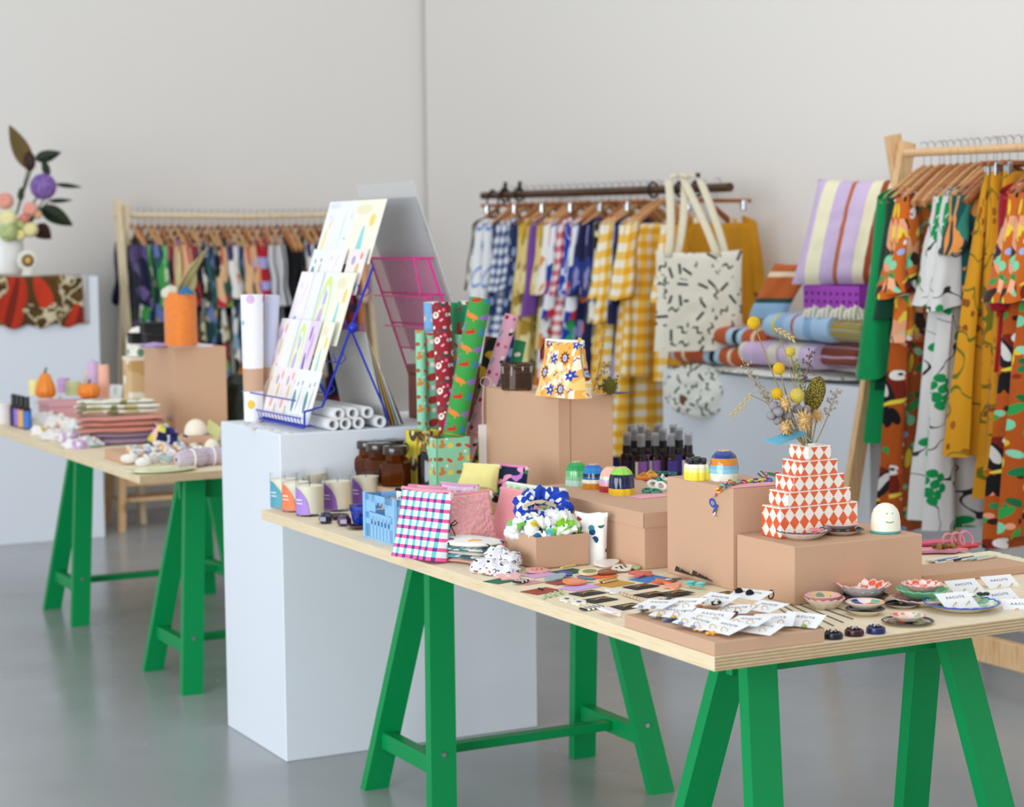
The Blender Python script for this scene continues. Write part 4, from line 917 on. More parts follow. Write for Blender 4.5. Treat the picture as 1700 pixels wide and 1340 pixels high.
WPR = cloth('white_scatter_print', p_two(p_dash('#eceaf0', '#2a2a30', 40), p_spots('#f0eef2', ['#e9a24c', '#b85a50', '#fff6d0'], 45, .25), 12, .55))
for k, (px, py, dz) in enumerate(((803, 948, 0), (822, 952, .004), (842, 954, .0), (826, 944, .022), (846, 948, .018))):
    tag(crumple('bread_bag', '', PT(px, py, dz), .03, .045, .022, WPR, k * 3.3, 'textile', ANG - .9 + .1 * k), 'white printed fabric scrunchie at the front edge, ' + ('leftmost of the heap', 'lower middle of the heap', 'lower right of the heap', 'on top at the left of the heap', 'on top at the right of the heap')[k], 'scrunchie', 'heap of white printed scrunchies').name = 'fabric_scrunchie'
BLUEF = cloth('royal_blue_leaf', p_blotch(['#1c3fae', '#1c3fae', '#1c3fae', '#f0f0f4', '#1c3fae'], 70, .03))
_e = W(1.11, .25, ZE)
scrunchie('scrunchie', 'big royal blue scrunchie with white leaves on top of the box of scrunchies', _e + VV * .02 + UU * .05 + Vector((0, 0, .05)), .05, BLUEF, .022, (R(32), 0, ANG - .5), 1)
SCR = [cloth('scrunchie_aqua', p_blotch(['#eef0ec', '#5fc0cc', '#eef0ec', '#2a6a9a', '#e9c93c', '#eef0ec', '#7fc25a'], 55, .03)), cloth('scrunchie_white', p_spots('#f0f0f2', ['#b8c4e0', '#e9e9ec'], 50, .3)), felt('#86c81e'), cloth('scrunchie_green', p_blotch(['#eef0ec', '#1f4a3a', '#b8e08a', '#eef0ec', '#79b84a'], 50, .03)), felt('#d2c2aa'), felt('#eceae6'), cloth('scrunchie_grey', p_spots('#bfc0c0', ['#5a6a78', '#e0e0de'], 60, .3))]
for k, (du, dv, dz, mi, l) in enumerate(((-.03, -.03, .008, 0, 'turquoise and white patterned scrunchie at the near corner of the open box'), (-.032, .03, .008, 3, 'green and white patterned scrunchie at the right of the open box'), (-.02, .04, .01, 2, 'lime green scrunchie at the right rim of the open box'), (.04, -.045, .004, 1, 'white scrunchie at the left of the open box'),
        (.0, -.01, .024, 1, 'white scrunchie on top of the turquoise one'), (.03, .03, .03, 3, 'dark green leaf scrunchie in the middle of the open box'), (.06, .0, .024, 6, 'grey patterned scrunchie at the back of the open box'), (-.01, .035, .03, 5, 'plain white scrunchie above the lime green one'), (.02, -.05, .02, 0, 'turquoise scrunchie at the left rim of the open box'))):
    scrunchie('scrunchie', l, _e + UU * du + VV * dv + Vector((0, 0, dz)), .026, SCR[mi], .015, (R(rnd.uniform(-25, 35)), R(rnd.uniform(-25, 25)), k), k * 1.7)
t = thing('swing_tag', 'beige card band with a black tick around the blue scrunchie', 'tag', _e + UU * .03 + VV * .0 + Vector((0, 0, .056)), ANG - .5)
MB().grid(lambda a, b: (-.04 + .08 * a, -.025 + .02 * b, .012 * sin(pi * a) + .006 * b), 10, 2).obj('band', felt('#cdb896'), t)
MB().tube([(-.012, -.027, .013), (0, -.029, .008), (.016, -.027, .015)], .0012, 5).obj('mark', INKB, t)
BAGW = cloth('white_bag_print', p_two(lambda g: C('#eceae6'), p_spots('#eceae6', ['#2f8a9c', '#a8323a', '#e9e7e2', '#2f6a5a', '#1f4a80'], 48, .4), 9, .5))
m_, r_, w_ = facing(960, 936, 1002, 938)
t = thing('drawstring_bag', 'white cotton bag with a flower print standing beside the low lidded box', 'bag', P(982, 935), r_ + .1)
b = MB(); pillow(b, .075, .125, .035, 0, None, 18, 3, .012, 4, 1.1, .5); b.obj('body', BAGW, t, angle=60)
MB().tube([(-.04, 0, .122), (-.01, -.004, .116), (.02, 0, .12), (.041, 0, .116)], .005, 8).obj('hem', felt('#efeeea'), t)
# ---------------------------------------------------------------- jelly-shaped vases
def jelly(px, py, z, bands, label, r=.029, h=.063, lobes=9, twist=0.0):
    """bands: colours from the foot up"""
    t = thing('jelly_vase', label, 'vase', P(px, py, z), rnd.random())
    pr = [(r * q, h * k) for q, k in ((.98, 0), (1, .04), (1, .25), (.99, .4), (.97, .52), (.93, .64), (.86, .76), (.74, .87), (.58, .95), (.42, 1))]
    zs = [k for _, k in pr]; mi = [min(len(bands) - 1, int((zs[i] + zs[i + 1]) / 2 / h * len(bands))) for i in range(len(pr) - 1)]
    b = MB()
    b.lathe(pr, 72, mi, None, lambda a, k: 1 + .085 * (abs(sin((a + twist * k) * lobes / 2)) - .6))
    b.obj('body', [glaze(c) for c in bands], t, angle=50)
    MB().lathe([(0, h - .004), (r * .36, h - .004), (r * .36, h + .0005), (r * .44, h + .001), (r * .45, h - .001)], 20).obj('rim', plain('#d9b98a', .3), t)
    return t
jelly(957, 806, ZB, ['#bfe6da', '#8ccf9e', '#6fc07a', '#2fa457', '#1f9a50'], 'green and mint jelly-shaped vase, leftmost of four on the low box')
jelly(985, 811, ZB, ['#d08a2e', '#f0ece0', '#1f5a9a', '#16233c', '#2a7fc0', '#1f62b8'], 'blue and orange banded jelly-shaped vase, second of four')
jelly(1014, 816, ZB, ['#b02a3a', '#e9b3bc', '#cdb0dc', '#d6e3c2', '#f2b9ac', '#f2b4a6'], 'pink jelly-shaped vase with a red foot, third of four')
jelly(1032, 821, ZB, ['#efc52c', '#e9bf2a', '#1c2a58', '#16214a', '#141c3a', '#96d24c', '#8fce46'], 'lime, navy and yellow jelly-shaped vase, rightmost of four', .0325, .069)
jelly(1202, 797, ZC, ['#f0efe6', '#e6ecd8', '#8fc6e2', '#7ab6dc', '#d98a2c', '#1f3a8a', '#24408e'], 'white, blue and orange swirled jelly-shaped vase on the upright box', .033, .068, 8, .25)
t = thing('jelly_vase', 'yellow bubble-shaped vase with a black bubbled top on the upright box', 'vase', P(1158, 796, ZC), .2)
MB().lathe([(0, 0), (.030, 0), (.0315, .004), (.031, .03), (.029, .037), (0, .038)], 66, 0, None, lambda a, k: 1 + .08 * (abs(sin(a * 5.5)) - .6)).obj('body', mat('yellow_bubble_glaze', lambda g: g.ramp(g.m('DIVIDE', g.sep(g.co('Object'))[2], .038), [(0, '#f2e04a'), (.5, '#f2ec9a'), (.8, '#f6f4e0')]), .12), t)
for k in range(13):
    a = k * 2.4; q = .023 * sqrt(k / 12); MB().ball((q * cos(a), q * sin(a), .041 + .006 * (1 - k / 12)), .007, n=9, m=7).obj('bubble', glaze('#1d1f2b'), t)

# ---------------------------------------------------------------- hair things on the low box, chain on the upright box
PCARD = mat('pink_card', '#f0a6b2', .7)
flat_card(1080, 824, .1, .06, '', 'pink card under the hoop earrings on the low lidded box', .1, 0, ZB, PCARD)
flat_card(1100, 800, .09, .05, '', 'coral card further back on the low lidded box', .1, 0, ZB, plain('#ef8a78', .7))
for k, (px, py, c, l) in enumerate(((1068, 796, '#e08a1e', 'amber'), (1080, 792, '#e9a92c', 'honey'), (1094, 803, '#2f9a62', 'green'), (1100, 799, '#e6eee8', 'white'))):
    t = thing('hair_claw', l + ' rounded hair claw lying on the low lidded box', 'hair claw', P(px, py, ZB) + Vector((0, 0, .004)), .4 * k); m_ = plain(c, .2)
    MB().torus(.013, .0042, 22, 8, 0, None, None, 1.25, .9, 1.2).obj('frame', m_, t)
    MB().tube([(-.013, 0, .004), (0, 0, .013), (.013, 0, .004)], .0032, 7).obj('arch', m_, t)
for k, (px, py, c, l) in enumerate(((1076, 818, '#157a66', 'left teal'), (1089, 819, '#167f5f', 'right teal'), (1084, 812, '#f0f2ee', 'left white'), (1097, 815, '#eef0ec', 'right white'))):
    t = thing('hoop_earring', l + ' chunky hoop earring on the pink card', 'earring', P(px, py, ZB) + Vector((0, 0, .005 if k < 2 else .012)), .3); t.rotation_euler = (R(20 if k < 2 else 60), 0, ANG)
    MB().torus(.0105, .0035, 22, 8, 0, None, None, 1.3, 1).obj('hoop', plain(c, .2), t)
def chain(name, label, pts, cols, z0, link=.0105, r=.0021, parent_z=None):
    t = thing(name, label, 'chain', pts[0]); o = pts[0]
    seg = []; acc = []
    for a, b_ in zip(pts, pts[1:]):
        n = max(1, int((b_ - a).length / (link * 1.45))); acc += [(a.lerp(b_, k / n), (b_ - a).normalized()) for k in range(n)]
    for k, (p, d) in enumerate(acc):
        q = d.to_track_quat('X', 'Z').to_matrix().to_4x4(); M = Matrix.Translation(p - o) @ q @ Euler((R(35 if k % 2 else -40), 0, 0)).to_matrix().to_4x4()
        MB().torus(link * .62, r, 16, 6, 0, M, None, 1.45, .85).obj('link', plain(cols[k % len(cols)], .2), t)
    return t, acc[-1][0] - o
flat_card(1248, 806, .13, .05, '', 'pink card under the colourful chain on the upright box', .0, 0, ZC, PCARD)
CC = ['#d8332e', '#2f9a5a', '#f08fbe', '#2a55c0', '#e9d23c', '#3a3f8a', '#c8e06a', '#b02a50', '#6fc5a8']
zc = ZC + .004
pts = [P(1290, 788, zc), P(1262, 785, zc), P(1275, 797, zc), P(1245, 799, zc), P(1225, 802, zc), P(1209, 806, zc)]
chain('acrylic_chain', 'multicoloured acrylic chain lying across the upright box', pts, CC, zc)
_q = W(.664, .424 - .004, ZC)
t, e = chain('acrylic_chain', 'multicoloured acrylic chain hanging down the front of the upright box', [P(1213, 800, zc), P(1199, 808, zc), PV(1188, 818, .418), PV(1183, 835, .418), PV(1187, 845, .418), PV(1184, 852, .418)], ['#d8332e', '#f2d23c', '#f08fbe', '#2a55c0', '#3a62c8', '#6fc08a'], zc)
MB().tube([e, e + Vector((0, 0, -.008)), e + Vector((-.003, 0, -.014)), e + Vector((.003, 0, -.016))], .0014, 6).obj('clasp', STEEL, t)
chain('acrylic_chain', 'teal acrylic chain lying on the back of the low lidded box', [P(1068, 787, ZB + .003), P(1085, 784, ZB + .003), P(1104, 785, ZB + .003), P(1125, 787, ZB + .003)], ['#0f6a5e', '#12786a'], ZB, .009)

# ---------------------------------------------------------------- spray bottles behind the boxes
BOTB = mat('amber_bottle', '#2a1208', .06, trans=.35, ior=1.4)
def spray(p, label, lab, r=.0195, H_=.2, group=None, white=True):
    t = thing('spray_bottle', label, 'bottle', p, 0, group); hb = H_ * .62
    MB().lathe([(0, 0), (r - .002, 0), (r, .003), (r, hb * .8), (r * .93, hb * .88), (r * .62, hb * .95), (r * .5, hb)], 22).obj('bottle', BOTB, t)
    MB().lathe([(r * .6, hb - .006), (r * .66, hb - .005), (r * .66, hb + .018), (r * .55, hb + .02), (r * .45, hb + .022), (r * .45, H_ - .01)], 18).obj('collar', BLACK, t)
    MB().lathe([(r * .62, hb + .012), (r * .62, H_ - .001), (r * .55, H_), (0, H_)], 18).obj('cap', mat('smoke_cap', '#b9bcc2', .06, alpha=.45), t)
    a = atan2(-p.y, -p.x)
    b = MB(); sector(b, r + .0004, .012, hb * .74, a - .5, a + .95, 10, 0, False); b.obj('label', plain(lab, .5), t)
    if white: b = MB(); sector(b, r + .0004, .012, hb * .72, a - 1.15, a - .55, 5, 0, False); b.obj('label', PAPER, t)
    return t
PB = TZ + .06
kraft_box('kraft_box', 1.30, .86, .5, .3, TZ, .06, 'low kraft box hidden behind the others, under the spray bottles')
spot = [(1041, 800, 0), (1065, 803, 1), (1088, 801, 1), (1114, 802, 2), (1143, 800, 1), (1054, 791, 0), (1076, 790, 1), (1101, 791, 0), (1128, 790, 2), (1064, 783, 0), (1092, 782, 1), (1118, 783, 0), (1048, 784, 0)]
pos = ['front row, at the edge of the tall box', 'front row, second from the tall box', 'front row, in the middle', 'front row with the broad violet label', 'rightmost of all, standing apart', 'second row, leftmost', 'second row, second from left', 'second row, third from left', 'second row, rightmost', 'back row, left', 'back row, middle', 'back row, right', 'back row, at the tall box']
for k, (px, py, c) in enumerate(spot):
    p = P(px, py, PB); u_, v_ = uv_of(p)
    spray(p, 'dark amber spray bottle, ' + pos[k], ['#2c2040', '#8a58a8', '#3c2c8c'][c], white=k in (1, 2, 4, 7, 10), group='spray bottles', H_=.148)
# ---------------------------------------------------------------- on top of the tall kraft box
t = thing('amber_candle', 'wide smoked glass candle jar with dripped rim on the tall kraft box', 'candle', P(858, 647, ZA))
SMOKE = mat('smoked_glass', '#8a6a54', .05, trans=.85, ior=1.25)
MB().lathe([(0, 0), (.043, 0), (.046, .004), (.046, .062), (.044, .068), (.047, .071), (.047, .076), (.044, .078), (.042, .074), (.0435, .064), (.0435, .006), (0, .006)], 34).obj('glass', SMOKE, t)
MB().lathe([(0, .007), (.043, .007), (.043, .05), (0, .05)], 26).obj('wax', plain('#8a6a52', .5), t)
for k in range(9):
    a = k * .7 + .2; L = .012 + .02 * ((k * 37) % 7) / 7; MB().tube([(.0472 * cos(a), .0472 * sin(a), .07), (.0472 * cos(a), .0472 * sin(a), .07 - L)], [.003, .0024], 6).obj('drip', mat('drip_glaze', '#a9a6a2', .2), t)
SUNF = cloth('sunflower_print', p_motif(p_blotch(['#f5cf7e', '#f0b054', '#f8ead0', '#f0b054'], 45, .06),
    [(.28, .28, .24, .05, 0, '#7d2a12'), (.28, .28, .24, .05, 36, '#7d2a12'), (.28, .28, .24, .05, 72, '#7d2a12'), (.28, .28, .24, .05, 108, '#7d2a12'), (.28, .28, .24, .05, 144, '#7d2a12'), (.28, .28, .16, .16, 0, '#7d2a12'), (.28, .28, .095, .11, 0, '#c3d0ee'), (.28, .28, .045, .06, 0, '#7f96d6'),
     (.74, .74, .055, .2, 20, '#1f45b0'), (.74, .74, .055, .2, 80, '#1f45b0'), (.74, .74, .055, .2, 140, '#1f45b0'), (.74, .74, .04, .04, 0, '#f0e0b0'), (.78, .22, .09, .025, 40, '#2f62c0'), (.86, .3, .07, .02, -30, '#a83a1a'), (.2, .78, .025, .1, 20, '#2f7a3a'), (.5, .92, .05, .06, 0, '#f08aa8'), (.42, .62, .07, .025, 60, '#e8662a')], .085, .085))
m_, r_, w_ = facing(888, 655, 983, 664, ZA)
t = thing('floral_pouch', 'large sunflower print pouch with white edge on the tall kraft box', 'pouch', P(938, 660, ZA) + Vector((0, 0, .003)), r_ - .05)
b = MB(); pillow(b, .212, .156, .09, 0, None, 24, 2.6, .016, 11, .84, .3); b.obj('body', SUNF, t, angle=60)
MB().tube([(-.09, 0, .153), (-.04, -.002, .1525), (.04, 0, .153), (.09, 0, .155)], .0052, 8).obj('zip_band', felt('#f2efe4'), t)
MB().ball((.08, -.004, .16), .0065, n=10, m=7).obj('zip_bead', plain('#d9b23a', .3), t)
MB().tube([(.086, -.008, .145), (.105, -.015, .1), (.11, -.012, .06)], .003, 6).obj('zip_cord', plain('#a08a55', .6), t)
MB().tube([(-.092, -.004, .145), (-.106, -.008, .122), (-.103, -.01, .1)], .003, 6).obj('loop', BLACKM, t)
# bunch behind it
bo = W(1.83, .80, ZA)
def box_sprig(px, py, label, mt, cols, n=24, rr=.003, sp=.012, name='dried_sprig', stem=STEMM):
    t = thing(name, label, 'dried flower', bo); e = PU(px, py, uv_of(bo)[0]) - bo
    MB().tube(curve_pts((0, 0, .004), e, .1, 6, px), .0012, 5).obj('stem', stem, t)
    b = MB()
    for k in range(n):
        q = e * (.35 + .65 * k / n) + Vector((rnd.uniform(-1, 1), rnd.uniform(-1, 1), rnd.uniform(-1, 1))) * sp; b.ball(q, rr, rr, rr * 1.3, 6, 4)
    b.obj('florets', mt, t)['kind'] = 'stuff'
box_sprig(1003, 545, 'wispy grey stem rising behind the sunflower pouch', STAT, 0, 16, .002, .006)
box_sprig(1012, 600, 'grey white sprig beside the sunflower pouch', STAT, 0)
box_sprig(1022, 628, 'olive grey sprig at the right end of the tall box', mat('olive_leaf', '#6e6a3c', .8), 0)
t = thing('mossy_flower_head', 'mossy olive flower head at the right end of the tall box', 'dried flower', P(1012, 655, ZA) + Vector((0, 0, .022)))
b = MB(); b.ball((0, 0, 0), .018, n=10, m=8)
for k in range(60):
    z = 1 - 2 * (k + .5) / 60; a = k * 2.39996; q = sqrt(1 - z * z); d = Vector((q * cos(a), q * sin(a), z)); b.tube([d * .016, d * .026], [.003, .0008], 4)
b.obj('bristles', mat('moss', '#6a6423', .9), t)['kind'] = 'stuff'
flat_card(1030, 653, .07, .05, '#3c4a5c', 'dark slate card sticking out at the right end of the tall box', .4, 0, ZA)
# hanging tag at the left end of the box
tp = W(2.19, .632, ZA)
t = thing('hanging_tag', 'white tag on a pink cord hanging at the left end of the tall box', 'tag', tp)
PC = plain('#e6bfb2', .7)
for s in (-.004, .004): MB().tube([(0, s + .03, .006), (0, s, .004), (-.004, s - .004, -.06), (-.004, s * .5 - .004, -.11)], .0016, 6).obj('cord', PC, t)
MB().torus(.016, .0016, 20, 6, 0, TM(.006, .03, .014, R(70), R(20))).obj('cord', PC, t)
b = MB().box(-.014, .014, -.0008, .0008, -.26, -.11); b.obj('card', PAPER, t, (-.005, -.006, 0), .55, smooth=False)
# ---------------------------------------------------------------- gift wrap rolls
GW = {'red': cloth('wrap_red', p_motif('#9a2834', [(.28, .3, .2, .17, 20, '#f3ece6'), (.3, .32, .1, .08, 40, '#c98a72'), (.72, .74, .2, .16, -20, '#4a4550'), (.75, .8, .11, .08, 0, '#e8a59a'), (.75, .5, .09, .09, 0, '#e86a80'), (.12, .82, .11, .09, 0, '#f3ece6'), (.6, .1, .12, .06, 30, '#f09cae'), (.9, .3, .08, .11, 0, '#b8b4b8'), (.52, .45, .06, .05, 0, '#f3ece6'), (.35, .62, .09, .06, -30, '#1f6a4a')], .058, .076)),
      'dino': cloth('wrap_green', p_motif('#3f9a48', [(.3, .3, .28, .08, 20, '#9a6cc4'), (.46, .38, .05, .16, -20, '#9a6cc4'), (.2, .22, .03, .1, 0, '#9a6cc4'), (.75, .75, .26, .08, -15, '#e8823a'), (.58, .83, .05, .14, 30, '#e8823a'), (.85, .66, .03, .1, 0, '#e8823a'), (.3, .8, .22, .06, 30, '#3f86d0'), (.2, .88, .04, .1, 0, '#3f86d0'), (.8, .25, .2, .07, 10, '#c0392b'), (.9, .3, .04, .12, 0, '#c0392b'), (.55, .55, .08, .03, 0, '#7d8a7c')], .088, .098)),
      'mint': cloth('wrap_mint', p_motif('#8fd2ae', [(.3, .3, .2, .12, 20, '#c8843f'), (.3, .45, .1, .1, 0, '#c8843f'), (.7, .75, .18, .08, -30, '#d8432f'), (.75, .3, .14, .14, 0, '#e9d34a'), (.2, .8, .16, .1, 0, '#a35a30'), (.55, .55, .07, .07, 0, '#f2efe6'), (.9, .55, .1, .05, 40, '#f0a08a')], .06, .08)),
      'pink': cloth('wrap_pink', p_motif('#efb3cc', [(.3, .3, .2, .1, 40, '#26242a'), (.25, .4, .12, .12, 0, '#f4ece8'), (.7, .7, .22, .1, 70, '#a9a6ac'), (.75, .3, .12, .12, 0, '#b8323e'), (.2, .8, .1, .08, 0, '#d8607a'), (.55, .52, .06, .06, 0, '#f4ece8')], .06, .09)),
      'blue': cloth('wrap_blue', p_spots('#7fb2e0', ['#e9e4d8', '#e98a6a'], 30, .3)), 'dark': cloth('wrap_dark', p_blotch(['#1e2a20', '#6a7a2a', '#d9b02a', '#2a2a24', '#8a3a2a'], 34, .03)),
      'forest': cloth('wrap_forest', p_motif('#2f8a5c', [(.3, .3, .2, .16, 0, '#c23a30'), (.7, .7, .16, .1, 20, '#efe6d8'), (.7, .3, .1, .14, 0, '#1f4a34'), (.25, .75, .1, .1, 0, '#e08a4a')], .07, .09)),
      'orange': cloth('wrap_peach', p_motif('#8fd2ae', [(.3, .3, .28, .2, 0, '#ef8a6a'), (.7, .7, .28, .2, 20, '#b83a3a'), (.75, .25, .12, .12, 0, '#f2efe6'), (.25, .8, .12, .1, 0, '#e9d34a')], .06, .07)),
      'fox': cloth('wrap_fox', p_blotch(['#2f8a5c', '#a33a34', '#efe0d0', '#7d3a2a', '#2f8a5c'], 36, .03))}
def roll(top, bot, r, m, label, ut=None, group='rolls of gift wrap', bands=True):
    """top and bottom are pixels; the roll stands in the plane u = ut"""
    ut = tuple(q + (.3 if q < 2.15 else .12) for q in ut); r *= 1.16
    a = PU(bot[0], bot[1], ut[0]); e = PU(top[0], top[1], ut[1]); d = (e - a); a = a - d * ((a.z - TZ - .008) / d.z); d = e - a; L = d.length
    t = thing('gift_wrap_roll', label, 'gift wrap', a, 0, group); t.rotation_euler = d.to_track_quat('Z', 'Y').to_euler()
    MB().lathe([(r * .93, 0), (r * .985, .004), (r, L * .5), (r * 1.02, L - .002), (r * 1.02, L), (r * .86, L), (r * .84, L - .06)], 26, [0, 0, 0, 0, 1, 1]).obj('paper', [m, PAPER], t, angle=60)
    if bands: MB().torus(r * 1.01, .0016, 26, 5, 0, TM(z=L * .33)).obj('rubber_band', plain('#c8963c', .6), t)
    return t
roll((732, 503), (746, 760), .0245, GW['red'], 'thick dark red gift wrap roll with white, grey and pink spots', (1.96, 2.02))
roll((797, 497), (748, 750), .0285, GW['dino'], 'thick green gift wrap roll with purple and orange dinosaurs', (1.9, 1.93))
roll((698, 548), (702, 750), .0135, GW['mint'], 'thin mint gift wrap roll at the far left of the bunch', (2.06, 2.08))
roll((716, 502), (722, 750), .020, GW['blue'], 'blue gift wrap roll behind the dark red one', (2.14, 2.12))
roll((714, 552), (720, 750), .017, GW['orange'], 'mint and coral gift wrap roll left of the dark red one', (2.1, 2.08))
roll((757, 502), (752, 750), .023, GW['forest'], 'forest green gift wrap roll between the red and dinosaur rolls', (2.12, 2.12))
roll((773, 500), (760, 750), .021, GW['fox'], 'red and green gift wrap roll behind the dinosaur roll', (2.08, 2.06))
roll((765, 556), (756, 750), .018, GW['mint'], 'mint gift wrap roll with faces, in front of the forest green one', (2.02, 2.02))
roll((850, 524), (806, 660), .019, GW['pink'], 'pink gift wrap roll leaning far to the right over the tall box', (2.27, 2.27))
roll((818, 560), (802, 660), .020, GW['dark'], 'dark green and yellow gift wrap roll leaning behind the pink one', (2.36, 2.36))
roll((864, 566), (845, 660), .016, GW['forest'], 'short green roll seen right of the pink roll', (2.37, 2.37), bands=False)
def wrap_bin(u0, v0, lu, lv, h, m, label):
    t = thing('roll_bin', label, 'bin', W(u0, v0), ANG); b = MB(); e = .003
    for q in ((0, e, 0, lu), (lv - e, lv, 0, lu), (0, lv, 0, e), (0, lv, lu - e, lu)): b.box(*q, 0, h)
    b.box(0, lv, 0, lu, 0, .003); b.uv = [(v[0] + v[1], v[2]) for v in b.v]; b.obj('bin', m, t, smooth=False)
_l, _r2 = uv_of(PU(725, 760, 2.14))[1], uv_of(PU(781, 760, 2.14))[1]
wrap_bin(2.14, _l, .08, _r2 - _l, PU(752, 727, 2.14).z - TZ, GW['mint'], 'mint printed square bin holding the gift wrap rolls')
_l, _r2 = uv_of(PU(692, 740, 2.28))[1], uv_of(PU(732, 740, 2.28))[1]
wrap_bin(2.28, _l, .08, _r2 - _l, PU(710, 716, 2.28).z - TZ, cloth('wrap_yellow', p_motif('#e6d43a', [(.3, .3, .3, .25, 0, '#4a3a3a'), (.3, .42, .12, .2, 20, '#f0e28a'), (.75, .75, .12, .2, 40, '#7a8a2a')], .09, .09)), 'yellow printed square bin behind the mint one')
tag(crumple('felt_figure', '', W(1.77, .475) + Vector((0, 0, .06)), .03, .022, .03, cloth('red_white_black', p_blotch(['#b02a2e', '#f0ece8', '#1c1c22', '#e0889a'], 40, .02)), 3.0), 'small red white and black figure in front of the mint bin', 'toy').name = 'felt_figure'
# ---------------------------------------------------------------- card stand on the centre plinth
SU0, SU1 = 2.515, 2.985                                    # near and far end of the stand along the plinth
_b = PU(521, 722, SU0); _t = PU(662, 326, SU0)             # foot and top of the sloping card face at the near end
def sl(f, out=0.0):                                        # point on the slope: v, z at fraction f, pushed outwards
    v0, z0 = uv_of(_b)[1], max(_b.z, 1.004); v1, z1 = uv_of(_t)[1], _t.z
    dv, dz = v1 - v0, z1 - z0; L = sqrt(dv * dv + dz * dz)
    return v0 + dv * f - out * dz / L, z0 + dz * f + out * dv / L
SLA = atan2(_t.z - _b.z, uv_of(_t)[1] - uv_of(_b)[1]); SLL = sqrt((_t.z - _b.z) ** 2 + (uv_of(_t)[1] - uv_of(_b)[1]) ** 2)
t = thing('card_stand', 'royal blue wire card stand on the centre plinth holding rows of greeting cards', 'card stand', W(SU0, 0, 0), ANG)
ftop = .70
for u in (0, SU1 - SU0):
    a = sl(0, .02); c = sl(ftop, 0); m = sl(.43, 0)
    MB().tube([(a[0] - .012, u, a[1]), (a[0] - .01, u, a[1] + .05), (sl(.1)[0], u, sl(.1)[1]), (c[0], u, c[1])], .0042, 8).obj('side_rail', BLUEW, t)
    back = uv_of(PU(643, 712, SU0))[1]
    MB().tube([(m[0], u, m[1]), (m[0] + (back - m[0]) * .92, u, 1.06), (back, u, 1.03), (back - .002, u, 1.004)], .0036, 8).obj('strut', BLUEW, t)
MB().ball((sl(.45)[0] - .0, -.006, sl(.45)[1] - .01), .016, n=14, m=10).obj('hinge_knob', BLUEW, t)
Lu = SU1 - SU0; a0 = sl(0, .02)
for dz in (.0, .03, .085):
    MB().tube([(a0[0] - .014 - dz * .3, 0, a0[1] + dz), (a0[0] - .014 - dz * .3, Lu, a0[1] + dz)], .0024, 6).obj('front_wire', BLUEW, t)
for k in range(17):
    u = Lu * (k + .5) / 17
    MB().tube([(a0[0] + .03, u, a0[1] + .004), (a0[0] - .014, u, a0[1] + .002), (a0[0] - .023, u, a0[1] + .032)], .0017, 5).obj('pocket_wire', BLUEW, t)
for k in range(1, 5):
    f = [.2, .33, .47, .62][k - 1]; q = sl(f, .0)
    for u in (.0, Lu):
        MB().tube([(q[0], u, q[1]), (q[0] + .012, u, q[1] - .02), (q[0] - .006, u, q[1] - .035), (q[0] - .02, u, q[1] - .03), (q[0] - .03, u, q[1])], .0018, 5).obj('hook', BLUEW, t)
    MB().tube([(q[0] - .02, 0, q[1] - .03), (q[0] - .02, Lu, q[1] - .03)], .0022, 6).obj('shelf_wire', BLUEW, t)
def art(name, base, shapes): return mat('card_' + name, p_motif(base, shapes, 1.0, 1.0, False), .5)
